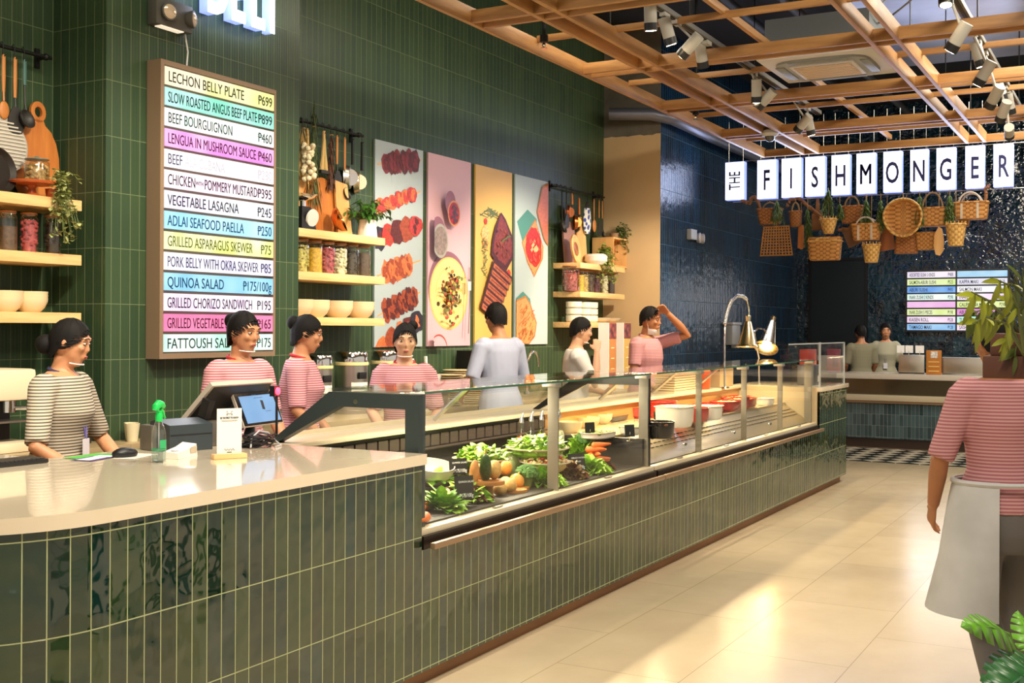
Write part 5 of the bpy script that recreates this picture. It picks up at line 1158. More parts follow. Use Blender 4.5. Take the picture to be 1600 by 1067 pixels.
# ================================================================== ON THE WHITE COUNTER
ZC = 1.0135
def ct(px, py, z=ZC): return at(px, py, Z=z)
kb = thing('keyboard', 'black keyboard at the left edge of the white counter', 'keyboard', ct(28, 724), -.06)
MB().bx((-.24, -.075, 0), (.085, .055, .016), 0, .004).make('case', BLACK, kb); b = MB()
for i in range(16):
    for j in range(5): b.bx((-.232+i*.0192, -.066+j*.022, .016), (-.2155+i*.0192, -.047+j*.022, .021))
b.make('keys', mat('key_grey', '33312e', .5), kb)
for i, (px, py, rz, c, l) in enumerate([(150, 716, .25, '5b3f8a', 'purple printed flyer lying by the computer mouse'), (140, 713, .1, '4fae3a', 'green leaflet under the purple flyer'), (212, 713, .3, 'e6e0d6', 'white paper sheet under the computer mouse')]):
    o = thing('flyer', l, 'paper', ct(px, py)+V((0, 0, .0006*(3-i))), rz); MB().bx((-.10, -.05, 0), (.10, .05, .0005)).make('sheet', mat('flyer_'+c, c, .6), o)
    if i == 0: MB().bx((-.09, -.03, .0005), (.03, .03, .0009)).bx((.04, -.04, .0005), (.09, .04, .0009)).make('print', PAPER, o)
ms = thing('computer_mouse', 'black computer mouse on the white papers', 'mouse', ct(195, 714)+V((0, 0, .002)), -.3)
MB().ell((0, 0, .012), (.055, .033, .026), 20, 10).make('shell', BLACK, ms); MB().ell((-.012, 0, .03), (.012, .005, .009), 10, 6).make('scroll_wheel', mat('mouse_blue', '3c4468', .3), ms)
sp = thing('spray_bottle', 'clear spray bottle with bright green trigger head on the white counter', 'spray bottle', ct(248, 722), .2)
MB().lathe([(0, 0), (.026, 0), (.0285, .006), (.0285, .10), (.027, .12), (.018, .15), (.012, .165), (.0115, .165), (.017, .149), (.026, .12), (.0275, .1), (.0275, .007), (0, .003)], seg=24).make('bottle_body', JARG, sp)
MB().lathe([(0, .004), (.027, .006), (.027, .045), (0, .045)], seg=20).make('liquid', glass('clear_liquid', (.85, .93, .92), .5, .05), sp)
MB().lathe([(.0289, .048), (.0289, .053), (.028, .053), (.028, .048)], seg=24).lathe([(.0285, .056), (.0287, .058), (.0287, .088), (.0285, .09)], seg=24, a0=-2.4, a1=-.8).make('label_print', mat('label_green', '2fa86a', .5), sp)
GRN_ = mat('trigger_green', '19c75a', .35)
MB().lathe([(0, .163), (.014, .163), (.015, .185), (.012, .195), (0, .195)], seg=18).loft([[V((x, y, z)) for x, y in ((-.010, -.008), (.010, -.008), (.010, .008), (-.010, .008))] for z in (.19, .20, .205)]).tube([(-.024, 0, .208), (-.02, 0, .222), (-.002, 0, .232), (.018, 0, .228), (.03, 0, .218)], [.012, .016, .017, .014, .010], 10).make('spray_head', GRN_, sp)
MB().tube([(.012, 0, .212), (.026, 0, .20), (.034, 0, .182), (.042, 0, .172)], [.006, .006, .005, .004], 8).make('trigger', GRN_, sp); MB().cyl((0, 0, .01), (0, 0, .17), .002, seg=6).make('dip_tube', WP, sp)
SLB = mat('slate_plastic', '2f3a40', .45)
pr = thing('receipt_printer', 'dark slate receipt printer between spray bottle and QR card', 'printer', ct(290, 704)+V((.03, .06, 0)), -.25)
b = MB(); q = [(-.09, 0), (.09, 0), (.09, .085), (.07, .125), (.03, .135), (-.09, .115)]
b.loft([[V((x, y, z)) for y, z in q] for x in (-.105, .105)]).make('case', SLB, pr); MB().bx((.107, -.08, .03), (.1055, .08, .034)).bx((-.1, -.092, .07), (.1, -.09, .074)).make('seam', BLACK, pr)
MB().bx((-.13, .02, 0), (.25, .12, .11), 0, .006).make('rear_housing', mat('taupe_plastic', '57524a', .5), pr)
cr = thing('card_reader', 'white card reader lying beside the spray bottle', 'card reader', ct(282, 714), .25)
MB().loft([[V((x, y, z)) for y, z in ((-.035, 0), (.035, 0), (.035, h), (-.03, h*.9))] for x, h in ((-.075, .028), (.02, .04), (.075, .055))]).make('body', WHITE, cr); MB().bx((.02, -.0355, .015), (.07, -.0345, .04)).make('screen', mat('reader_screen', 'c4b7a0', .3), cr); MB().lathe([(0, .03), (.018, .03), (.018, .032), (0, .032)], (-.04, 0, 0), 14).make('roll', WP, cr)
ps = thing('till_monitor', 'large silver tilted till monitor seen from behind on the counter', 'monitor', ct(345, 700)+V((.1, .22, 0)))
base = ps.location
SILV = mat('silver_plastic', 'c9c0b2', .4, .2)
c4 = [at(px, py, Y=base.y+dy)-base for px, py, dy in ((283, 658, .06), (330, 600, -.12), (426, 594, -.12), (404, 655, .06))]
nr = (c4[1]-c4[0]).cross(c4[3]-c4[0]).normalized()*.012
MB().loft([[c+nr*s for c in c4] for s in (1, -1)]).make('panel', SILV, ps)
cs_ = (c4[0]+c4[1]+c4[2]+c4[3])/4; MB().loft([[cs_+(c-cs_)*.93-nr*1.05 for c in c4], [cs_+(c-cs_)*.93-nr*1.1 for c in c4]]).make('screen', BLACK, ps)
m1 = c4[0].lerp(c4[1], .5); MB().box(m1+V((.0, -.0, 0)), (.035, .045, .085), 0, rotm(.35, 0, 0)).make('card_slot', BLACK, ps)
MB().tube([cs_+nr, cs_+V((.02, -.02, -.12)), (.03, 0, .03), (.03, 0, .0)], [.035, .035, .045, .06], 12, flat=.6).make('stand', SLB, ps)
cd = thing('customer_display', 'customer touch screen with blue picture and black bezel facing the shop', 'screen', ct(405, 690)+V((.02, .05, 0)))
base = cd.location
c4 = [at(px, py, Y=base.y+dy)-base for px, py, dy in ((381, 668, -.02), (359, 607, .05), (424, 600, .05), (442, 660, -.02))]
cs_ = sum(c4, V())/4; nr = (c4[1]-c4[0]).cross(c4[3]-c4[0]).normalized(); nr = nr if nr.y > 0 else -nr
S_ = lambda k, d, dx=0: [cs_+(c-cs_)*k+nr*d for c in c4]
MB().loft([S_(1, .012), S_(1, -.004)]).make('shell', SILV, cd); MB().loft([S_(.97, -.0045), S_(.97, -.006)]).make('bezel', mat('gloss_black', '0d0d10', .1), cd)
t = NT('screen_picture'); c = t.ramp(t.noise(6, 1), [(.3, lin('6f9cc8')), (.7, lin('86b0d8'))]); t.b(Base_Color=(.02, .02, .02, 1), Emission_Color=c, Emission_Strength=.75, Roughness=.1)
ex = (c4[3]-c4[0]).normalized(); ez = (c4[1]-c4[0]).normalized()
scr = [c4[0].lerp(c4[3], .09)+(c4[1]-c4[0])*.07, c4[0].lerp(c4[3], .95)+(c4[1]-c4[0])*.07, c4[0].lerp(c4[3], .95)+(c4[1]-c4[0])*.76, c4[0].lerp(c4[3], .09)+(c4[1]-c4[0])*.76]
MB().poly([p-nr*.009 for p in scr]).make('picture', t.m, cd)
ph_ = cs_+ex*.025+ez*.0; MB().poly([ph_+ex*(-.010)+ez*(-.022)-nr*.0105, ph_+ex*.008+ez*(-.026)-nr*.0105, ph_+ex*.012+ez*.02-nr*.0105, ph_+ex*(-.006)+ez*.024-nr*.0105]).make('phone_icon', mat('icon_dark', '20242a', .4), cd)
b = MB()
for k, (u, v, w) in enumerate([(-.02, .035, .06), (-.03, .05, .03), (.03, -.035, .04)]): q = cs_+ex*u+ez*v-nr*.0105; b.poly([q, q+ex*w, q+ex*w+ez*.0025, q+ez*.0025])
b.make('screen_lines', mat('icon_grey', '4a5f7a', .5), cd)
MB().tube([cs_+nr*.01, cs_+V((0, .04, -.09)), (0, .03, .015), (0, .03, 0)], [.02, .02, .03, .05], 10).make('stand', SLB, cd)
rs = thing('barcode_scanner', 'small scanner on a pole glowing red beside the customer screen', 'scanner', ct(432, 690)); base = rs.location
pt = at(432, 611, Y=base.y)-base
MB().cyl((0, 0, 0), (0, 0, pt.z-.02), .006, seg=8).lathe([(0, 0), (.04, 0), (.035, .008), (0, .01)], seg=16).make('pole', MATTE, rs); MB().box(pt+V((0, .012, 0)), (.035, .03, .05)).make('head', BLACK, rs)
MB().ell(pt+V((0, -.008, 0)), (.016, .010, .019), 14, 9).make('red_light', mat('red_led', 'ff2a3a', .3, emit=9, ecol='ff2030'), rs)
light('scan_glow', 'POINT', base+pt+V((0, -.05, .01)), base, .5, (1, .08, .12), shadow_soft_size=.02)
b = MB(); cb_ = ct(405, 698)
for k in range(12):
    r = random.uniform(.04, .075); b.tube([(r*cos(a)*1.2, r*sin(a)*.8, .008+.004*k+.006*sin(a*3+k)) for a in [2*pi*i/22 for i in range(22)]], .0035, 5, closed=True)
tag(b.make('cable_coil', BLACK, loc=cb_), 'coil of black cables under the customer screen', 'cable')
b = MB(); b.tube([(-.09, -.03, .006), (-.05, .0, .045), (.01, .01, .07), (.06, .0, .06), (.09, -.02, .02), (.08, -.06, .004), (.02, -.08, .004)], .004, 6)
tag(b.make('charging_cable', WP, loc=ct(405, 698)), 'white cord looped over the black cable coil', 'cable')
o = MB().ell((0, 0, .045), (.075, .05, .045), 14, 9, jit=.35).make('plastic_bag', glass('clear_bag', (.9, .9, .92), .6, .12), loc=ct(405, 684)+V((.03, .09, 0))); tag(o, 'crumpled clear plastic bag behind the customer screen', 'bag')
qs = thing('counter_sign', 'white standing card with heading and plain panel in a wooden base', 'sign', ct(358, 716), -.5)
MB().bx((-.07, -.022, 0), (.07, .022, .02), 0, .003).make('base', OAK, qs); MB().bx((-.052, -.0015, .012), (.052, .0015, .205)).make('card', PAPER, qs)
text('BE THE FIRST TO KNOW', .0105, INK, qs, (0, -.0022, .163), FACE_Y, .66, align='CENTER', off=.0002)
MB().bx((-.035, -.0022, .155), (.035, -.0017, .1562)).bx((-.03, -.0022, .152), (.03, -.0017, .1528)).make('rule', mat('grey_ink', '6a645e', .8), qs)
b = MB()
for a in range(4): b.bx((-.010+.020*(a % 2)-.002, -.0022, .176+.014*(a//2)), (-.010+.020*(a % 2)+.002, -.0017, .184+.010*(a//2)))
b.tube([(-.008, -.002, .188), (-.004, -.002, .182), (.004, -.002, .182), (.008, -.002, .188)], .0012, 4); b.make('emblem', mat('grey_ink', '6a645e', .8), qs)
b = MB(); b.tube([(-.022+.0035*k, -.002, .036+.005*sin(k*1.9)) for k in range(14)], .0009, 4); b.bx((-.010, -.0022, .024), (.010, -.0017, .027)); b.make('script_line', INK, qs)

# ================================================================== ON THE BACK COUNTER
ZK = .9155
def ur(px, r, h, label, Y=5.22):
    q = at(px, 600, Y=Y); o = thing('soup_kettle', label, 'kettle', (q.x, Y, ZK), group='steel kettles on the back counter')
    MB().lathe([(0, 0), (r*1.05, 0), (r*1.05, .025), (r*.98, .03), (r*.98, h*.78), (0, h*.78)], seg=34).make('body', STEEL, o)
    MB().lathe([(r*.98, h*.78), (r*1.03, h*.785), (r*1.03, h*.83), (r*.98, h*.835)], seg=34).make('cream_band', mat('cream_band', 'efdc9c', .4), o)
    MB().lathe([(r*.98, h*.835), (r*.98, h*.96), (r*.9, h), (0, h*1.01)], seg=34).make('lid', CHROME, o)
    MB().box((-.03, -r*1.0, h*.62), (.09, .012, .05), 0, None, .004).make('label_plate', BLACK, o)
    MB().lathe([(r*.985, h*.28), (r*.99, h*.29), (r*.99, h*.50), (r*.985, h*.51)], seg=20, a0=-2.5, a1=-1.2).make('white_sticker', WHITE, o); return o
ur(499, .095, .44, 'steel kettle with cream band nearest the green column'); ur(549, .125, .46, 'wide steel kettle with cream band in the middle'); ur(603, .12, .46, 'steel kettle with cream band behind the woman with the hair bun')
PLC = mat('plate_cream', 'ddc79a', .35)
def plates(px, r, n, label, Y=5.15, each=.012):
    q = at(px, 590, Y=Y)
    for k in range(n):
        o = MB().lathe([(0, 0), (r*.6, 0), (r, .014), (r, .019), (r*.6, .006), (0, .006)], seg=30).make('plate', PLC); o.location = (q.x, Y, ZK+.017*k); tag(o, '%s plate in the %s stack of cream plates' % (['bottom', 'second', 'third', 'fourth', 'fifth', 'sixth', 'seventh', 'eighth', 'ninth', 'tenth', 'eleventh', 'twelfth', 'thirteenth', 'fourteenth', 'fifteenth', 'top'][k if k < n-1 else 15], label), 'plate', 'cream plates on the back counter')
plates(699, .14, 15, 'left', 5.08); plates(720, .16, 16, 'middle', 5.31); plates(738, .12, 14, 'right', 5.02)
q = at(676, 590, Y=5.06); o = tag(box('cup_riser', (q.x-.19, 5.0, ZK), (q.x+.17, 5.13, ZK+.14), STEEL), 'low steel riser under the white cups by the plates', 'riser')
for i, (px, k) in enumerate(((668, 0), (676, 0), (686, 0), (672, 1), (681, 1))):
    q = at(px, 590, Y=5.06); o = MB().lathe([(0, 0), (.035, 0), (.05, .06), (.046, .06), (.03, .006), (0, .006)], seg=18).make('cup', WHITE); o.location = (q.x, 5.06, ZK+.141+.062*k); tag(o, 'small white cup, %s by the plate stacks' % ['left of the bottom row', 'middle of the bottom row', 'right of the bottom row', 'left of the upper row', 'right of the upper row'][i], 'cup', 'white cups by the plates')
q = at(741, 560, Y=5.38); o = thing('board_rack', 'rack of white cutting boards on edge before the yellow poster', 'rack', (q.x, 5.38, ZK))
for k in range(4): MB().bx((-.12+.06*k, -.1, .03), (-.105+.06*k, .09, .42)).make('board', WHITE, o)
MB().bx((-.15, -.1, 0), (.13, .1, .03)).bx((-.16, -.1, 0), (-.145, .09, .44)).make('rack', MATTE, o)
for px, l, rot in ((655, 'long white handled knife leaning on the wall beside the woman', (0, -.32, 0)), (667, 'white handled sharpening steel leaning on the green wall', (0, -.1, 0))):
    q = at(px, 560, Y=5.42); o = thing('kitchen_knife', l, 'knife', (q.x+.05, 5.44, ZK), rot=rot); MB().bx((-.012, -.004, 0), (.012, .004, .25)).make('blade', STEEL, o); MB().bx((-.014, -.01, .25), (.014, .01, .40), 0, .004).make('handle', WHITE, o)
q = at(826, 580, Y=5.3); o = thing('kitchen_tap', 'tall chrome gooseneck tap over the back sink', 'tap', (q.x, 5.32, ZK)); zt_ = at(840, 551, Y=5.3).z-ZK
MB().tube([(0, 0, 0), (0, 0, zt_-.09)]+[(.10-.10*cos(a), -.02, zt_-.09+.10*sin(a)) for a in [pi*k/8 for k in range(1, 9)]]+[(.2, -.02, zt_-.14)], .013, 10).make('spout', CHROME, o); MB().lathe([(0, 0), (.03, 0), (.025, .03), (0, .03)], seg=14).tube([(0, 0, .05), (-.06, -.03, .07)], .008, 8).make('lever', CHROME, o)
for px, c, l in ((949, 'b8763a', 'tall orange printed carton on the back counter'), (972, 'c8a050', 'tall yellow printed carton right of the orange one')):
    q = at(px, 560, Y=4.98); o = thing('tall_carton', l, 'carton', (q.x, 4.98, ZK)); zt_ = at(px, 504, Y=4.92).z-ZK
    MB().bx((-.095, -.06, 0), (.095, .06, zt_), 0, .003).make('carton', mat('tall_'+c, c, .5), o)
    MB().bx((-.093, -.062, zt_-.17), (.093, -.06, zt_-.004)).make('picture', mat('carton_picture', '7a3a34', .5, var=.8, vs=20), o)
    b = MB()
    for k in range(4): b.bx((-.04, -.0622, zt_*.62-.11*k), (.04, -.06, zt_*.62-.11*k+.01))
    b.make('print_lines', mat('print_cream', 'ecd9a4', .6), o); MB().bx((-.102, -.062, 0), (-.095, .06, zt_)).make('white_edge', PAPER, o)
q = at(931, 590, Y=5.1); o = thing('blender_jug', 'black topped jug on the back counter behind the man in white', 'jug', (q.x, 5.1, ZK)); MB().lathe([(0, 0), (.08, 0), (.07, .1), (.06, .3), (0, .3)], seg=18).make('body', mat('dark_jug', '22262e', .2), o); MB().lathe([(0, .3), (.062, .3), (.05, .36), (0, .36)], seg=18).make('lid', BLACK, o)
# left end: coffee machine, black tub, cups, paper
q = at(6, 640, Y=5.15); o = thing('coffee_machine', 'cream and black coffee machine at the left edge behind the woman', 'coffee machine', (q.x-.12, 5.18, ZK))
MB().bx((-.2, -.2, .0), (.2, .2, .05), 0, .01).make('base', CREAM, o); MB().bx((-.18, .0, .05), (.18, .2, .28)).make('back', BLACK, o); MB().bx((-.2, -.18, .26), (.2, .2, .42), 0, .02).make('head', CREAM, o)
MB().cyl((.08, -.12, .26), (.08, -.12, .20), .035, seg=16).tube([(.08, -.12, .22), (.16, -.2, .22)], .012, 8).make('group_head', CHROME, o); MB().bx((-.19, -.18, .15), (.19, -.02, .16)).make('tray', STEEL, o)
q = at(172, 660, Y=4.97); o = thing('black_tub', 'black plastic tub with flared rim behind the woman in grey stripes', 'tub', (q.x-.16, 5.14, ZK))
MB().loft([[V((x*s, y*s, z)) for x, y in rrect(.16, .13)] for s, z in ((.75, 0), (.92, .16), (1.12, .19), (1.12, .2), (.9, .19), (.72, .02))]).make('body', BLACK, o)
for i, px in enumerate((199, 207)):
    q = at(px, 655, Y=4.98); o = MB().lathe([(0, 0), (.028, 0), (.04, .10), (.037, .10), (.026, .004), (0, .004)], seg=18).make('paper_cup', mat('cup_cream', 'ddd2ae', .5)); o.location = (q.x, 4.94+.05*i, ZK); tag(o, ['pale paper cup beside the black tub', 'pale paper cup standing nearer the green column'][i], 'cup')

# ================================================================== BASKETS UNDER THE SIGN
XBK = 13.62; GB = 'baskets and boards hung under the lit sign'
def hung(name, label, cat, px, ptop, X=XBK, cord=True, rz=0):
    p = at(px, ptop, X=X); o = thing(name, label, cat, p, rz, group=GB)
    if cord: MB().cyl((0, 0, 0), (0, 0, max(.02, 3.115-p.z)), .004, seg=5).make('cord', mat('twine', 'a8875a', .8), o)
    return o
PXM = .0074
def basket(px0, px1, py0, py1, m, label, handle=None, taper=.8, depth=None, X=XBK, round_=False, rz=0, bands=None, open_=False):
    w = (px1-px0)*PXM/2; h = (py1-py0)*PXM; dp = depth or (w if round_ else w*.6)
    o = hung('wicker_basket', label, 'basket', (px0+px1)/2, py0, X, cord=handle is None, rz=rz)
    q = rrect(dp, w, 7, 1.0 if round_ else .45); b = MB()
    b.loft([[V((x*s, y*s, -h*(1-t_))) for x, y in q] for s, t_ in ((taper*.9, 0), (taper, .02), ((1+taper)/2+.02, .5), (1, 1), (.94, 1), ((1+taper)/2-.04, .5), (taper*.9, .06))]).make('woven_body', m, o)
    MB().tube([V((x*1.0, y*1.0, 0)) for x, y in q], .011, 6, closed=True).make('rim', m, o)
    if open_:
        b = MB()
        for k in range(16): a = 2*pi*k/16; b.tube([(dp*.93*cos(a), w*.93*sin(a), .0), (dp*cos(a)*.97, w*sin(a)*.97, .035)], .006, 4)
        b.make('weave_ends', m, o)
    if handle:
        hh = handle if isinstance(handle, float) else .12; hm = mat('handle_white', 'cfc4b4', .7) if bands else mat('twine', 'a8875a', .8)
        for s in (-1, 1) if bands else (0,):
            MB().tube([(s*dp*.8, w*.62*cos(a), -.02+hh*sin(a)) for a in [pi*k/12 for k in range(13)]], .010, 6).make('handle', hm, o)
        MB().cyl((0, 0, hh-.03), (0, 0, max(hh, 3.115-o.location.z)), .005, seg=5).make('cord', mat('twine', 'a8875a', .8), o)
    if bands:
        for s in (-.45, .45): MB().bx((-dp*1.02, s*w-.012, -h*.98), (-dp*.86, s*w+.012, .0)).make('band', mat('handle_white', 'cfc4b4', .7), o)
    return o
basket(1183, 1223, 327, 352, WICKER_D, 'brown rectangular basket with greenery below the letter F', .10)
basket(1233, 1253, 331, 355, WICKER_D, 'small round brown basket with pale cloth handle below the letter I', .13, round_=True)
basket(1281, 1308, 343, 366, WICKER_L, 'pale bell shaped open basket below the letter S', None, .55, round_=True, open_=True, X=13.5)
basket(1313, 1349, 323, 349, WICKER_D, 'brown basket with a pale ribbon below the letter H', .14, .8, bands=None)
basket(1332, 1376, 351, 376, WICKER, 'wide basket with two pale bands, second row below the letter M', .10, .85, bands=True, X=13.55)
basket(1348, 1375, 383, 410, WICKER_L, 'lowest small pale basket hanging on its own in the middle', None, .72, round_=True, open_=True, X=13.52)
basket(1401, 1431, 367, 396, WICKER_D, 'brown tapered basket under the big winnowing tray', None, 1.15, depth=.06, X=13.72)
basket(1433, 1481, 326, 353, WICKER, 'wide basket with a twine tied handle below the letters N and G', .20, .92)
basket(1432, 1461, 364, 390, WICKER, 'plain tapered basket below the twine tied basket', None, .85, X=13.7)
basket(1479, 1508, 351, 383, WICKER_L, 'pale open topped basket near the right end of the row', None, .72, round_=True, open_=True, X=13.5)
basket(1492, 1542, 317, 342, WICKER, 'rectangular basket with two white loop handles at the right end', .13, .9, bands=True)
basket(1499, 1514, 340, 354, WICKER_D, 'small brown basket hidden behind the right end basket', None, .9, X=13.76)
# hamper with lid handle
o = hung('wicker_hamper', 'large rectangular wicker hamper with a top handle, lowest on the left', 'basket', 1289, 371, 13.52)
w, h = 51*PXM/2, 36*PXM; q = rrect(.10, w, 7, .35)
MB().loft([[V((x*s, y*s, z)) for x, y in q] for s, z in ((.86, -h), (.9, -h+.01), (1, -.05), (1.01, 0), (.5, .004))]).make('woven_body', WICKER, o)
MB().tube([V((x*1.02, y*1.02, -.045)) for x, y in q], .009, 6, closed=True).make('rim', WICKER_L, o); MB().tube([(-.10, .09*cos(a), -.06+.05*sin(a)) for a in [pi*k/10 for k in range(11)]], .009, 6).make('handle', WICKER_L, o)
# cane lattice tray
o = hung('cane_tray', 'trapezoid tray of open cane lattice at the left of the row', 'tray', 1213, 354, 13.55)
wt, wb, h = 20*PXM, 26*PXM, 46*PXM; CANE = mat('cane', 'c8893a', .5, var=.2, vs=40); b = MB()
for k in range(11):
    f = k/10; b.tube([(0, -wt+2*wt*f, 0), (0, -wb+2*wb*f, -h)], .0075, 5)
    ww = wt+(wb-wt)*f; b.tube([(-.006, -ww, -h*f), (-.006, ww, -h*f)], .0075, 5)
b.make('lattice', CANE, o); MB().tube([(0, -wt, 0), (0, wt, 0), (0, wb, -h), (0, -wb, -h)], .013, 8, closed=True).make('rim', CANE, o)
# boards and paddles
def plank(px, py0, poly, m, label, X=13.66, ry=0, th=.02, nm='wooden_board', cat='board'):
    o = hung(nm, label, cat, px, py0, X); M = Matrix.Rotation(-pi/2, 4, 'Z') @ rotm(pi/2)
    MB().prism([(x*PXM, z*PXM) for x, z in poly], 0, th, M=M @ Matrix.Rotation(ry, 4, 'Z')).make('board', m, o); return o
plank(1252, 352, [(-4, 0), (4, 0), (5, -36), (0, -39), (-5, -36)], ACACIA, 'narrow reddish wooden board right of the cane tray')
plank(1278, 311, [(-2, 0), (2, 0), (3, -18), (9, -24), (9, -50), (-9, -50), (-9, -24), (-3, -18)], mat('board_tan', '9a6a44', .6, var=.15), 'tan paddle behind the greenery below the letter S')
plank(1328, 356, [(-14, 0), (8, -1), (17, -24), (-1, -32)], mat('board_grey', '7a5a44', .7, var=.15), 'grey brown flat board hanging askew below the letter H')
plank(1386, 353, [(-6, 0), (6, 2), (14, -36), (-12, -40)], WALNUT, 'dark flat board hanging askew below the letter O', .0 or 13.68)
plank(1467, 354, [(0, 0), (5, -4), (7.5, -20), (7, -36), (2, -44), (-4, -42), (-7, -30), (-6, -12)], BEECH, 'narrow oval wooden paddle below the letter G', 13.52)
# winnowing tray
o = hung('winnowing_tray', 'big teardrop shaped woven winnowing tray in the middle of the row', 'tray', 1411, 311, 13.48)
P = []
for k in range(32):
    a = 2*pi*k/32; r = 1.0+(.22*max(0, -sin(a+.15))**3); P.append((.205*cos(a)*r, -.19+.19*sin(a)*r))
ring_ = lambda s, x: [V((x, y*s, -.19+(z+.19)*s)) for y, z in P]
MB().loft([ring_(.86, .03), ring_(1, -.03), ring_(.97, -.04), ring_(.8, .015)], cap=True).make('woven_tray', WICKER, o); MB().tube(ring_(1, -.035), .013, 6, closed=True).make('rim', WICKER_L, o)
# greens
HG = mat('fern_green', '56702f', .6, var=.45, vs=30)
for (px, y0, y1, w_, l) in ((1214, 314, 350, 13, 'hanging fern over the brown basket below the letter F'), (1262, 326, 391, 8, 'long hanging fern left of the wicker hamper'), (1294, 296, 343, 11, 'upright fern in the pale bell shaped basket'), (1312, 318, 342, 6, 'small fern between the letters S and H'),
                           (1353, 312, 358, 9, 'hanging fern below the letter M'), (1376, 312, 364, 8, 'hanging fern left of the winnowing tray'), (1437, 306, 356, 8, 'hanging fern right of the winnowing tray'), (1484, 305, 354, 8, 'hanging fern left of the basket with white loop handles')):
    o = hung('hanging_fern', l, 'plant', px, y0, 13.5); h = (y1-y0)*PXM; w_ *= PXM; b = MB(); s = MB()
    for k in range(14):
        a = random.uniform(0, 2*pi); r = w_*random.random()**.5; pts = [V((r*cos(a)*t_, r*sin(a)*t_**.6, -h*t_*random.uniform(.75, 1))) for t_ in (0, .3, .65, 1)]; s.tube(pts, .002, 4)
        for q0, q1 in zip(pts, pts[1:]):
            for j in range(7): b.leaf(q0.lerp(q1, j/7), (random.uniform(-1, 1), random.uniform(-1, 1), -.9), (0, 0, 1), .06, .012, 0, .2, .1, 2)
    s.make('stems', STEM, o); b.make('fronds', HG, o)
# driftwood garland
def drift(pts, label, r0=.022):
    P = [at(px, py, X=13.64) for px, py in pts]; b = MB(); Q = []
    for a, c in zip(P, P[1:]):
        for k in range(4): Q.append(a.lerp(c, k/4)+V((random.uniform(-.012, .012),)*3))
    Q.append(P[-1]); tag(b.tube([q-P[0] for q in Q], [r0*random.uniform(.75, 1.2) for _ in Q], 8).make('driftwood_branch', mat('driftwood', '9a6b45', .8, var=.3, vs=30, bump=.6), loc=P[0]), label, 'branch', 'driftwood branches under the sign')
drift([(1158, 311), (1164, 316), (1171, 317), (1175, 309), (1180, 307), (1185, 316), (1187, 327)], 'twisted driftwood branch under the box reading THE')
drift([(1230, 322), (1236, 312), (1248, 309), (1258, 318), (1270, 328), (1283, 338)], 'arched driftwood branch below the letters I and S')
drift([(1308, 358), (1325, 357), (1345, 350), (1380, 345), (1430, 340), (1480, 335), (1538, 322), (1542, 305), (1540, 294), (1546, 290)], 'long driftwood branch running behind the baskets to the right end', .018)

# ================================================================== FISH COUNTER
XF = 15.7
fc = thing('fish_counter', 'distant counter with small sea green tiles and a glass front', 'counter', (XF, 0, 0)); OFc = V((-XF, 0, 0))
def F2(o): o.location = V(o.location)+OFc; return o
zt = lambda y: at(1380, y, X=XF).z
F2(MB().wall([(XF, 3.65), (XF, -4.5)], .13, zt(628)).make('tiled_front', T_SEA, fc))
F2(MB().bx((XF+.04, -4.5, 0), (XF+.3, 3.65, .13)).make('plinth', mat('dark_plinth', '3a2a22', .5), fc))
F2(MB().bx((XF-.05, -4.5, zt(626)), (XF+.2, 3.65, zt(617)), 0, .004).make('lower_ledge', LEDGE, fc)); F2(MB().bx((XF-.03, -4.5, zt(630)), (XF+.2, 3.65, zt(626))).make('ledge_trim', BRONZE, fc))
F2(MB().bx((XF-.0, -4.5, zt(617)), (XF+.01, 3.65, zt(592))).make('glass_front', PANE, fc))
F2(MB().bx((XF+.45, -4.5, zt(620)), (XF+.5, 3.65, zt(592))).make('back_panel', mat('fish_steel', '8a7a68', .4, .7), fc)); F2(MB().bx((XF, -4.5, zt(632)), (XF+.5, 3.65, zt(619))).make('ice_bed', STEEL, fc))
F2(MB().bx((XF-.08, -4.5, zt(592)), (XF+.7, 3.65, zt(584)), 0, .004).make('worktop', mat('fish_top', 'd9cfbf', .2), fc))
F2(MB().bx((XF+.5, -4.5, 0), (XF+.68, 3.65, zt(592))).make('carcass', DARK, fc))
ztop = zt(584)+.002
def fbox(px0, px1, py, X, m, name, label, cat, dep=.04):
    a, b = at(px0, 580, X=X), at(px1, 580, X=X); o = thing(name, label, cat, (X, (a.y+b.y)/2, ztop)); w = abs(a.y-b.y)/2; h = at(px0, py, X=X).z-ztop
    MB().bx((0, -w, 0), (dep, w, h), 0, .003).make('panel', m, o); return o, w, h
o, w, h = fbox(1404, 1444, 554, XF+.1, STEEL, 'steel_screen', 'brushed steel screen on the far counter left of the orange notice', 'screen'); MB().bx((-.004, -w, 0), (0, w, .02)).make('foot', CHROME, o)
o, w, h = fbox(1472, 1578, 558, XF+.1, STEEL, 'steel_screen', 'long brushed steel screen on the far counter right of the orange notice', 'screen'); MB().bx((-.004, -w, 0), (0, w, .02)).make('foot', CHROME, o)
o, w, h = fbox(1447, 1471, 547, XF+.05, mat('orange_notice', 'c07a2c', .5, var=.1), 'standing_notice', 'orange standing notice between the two steel screens', 'notice', .012)
MB().bx((-.003, -w*.5, h*.68), (0, w*.4, h*.95)).make('picture', mat('notice_pic', 'e8dcd0', .5, var=.5, vs=30), o); b = MB()
for k in range(3): b.bx((-.003, -w*.7, h*.5-.06*k), (0, w*.7, h*.5-.06*k+.014))
b.make('print_lines', mat('notice_ink', 'e8c070', .6), o)
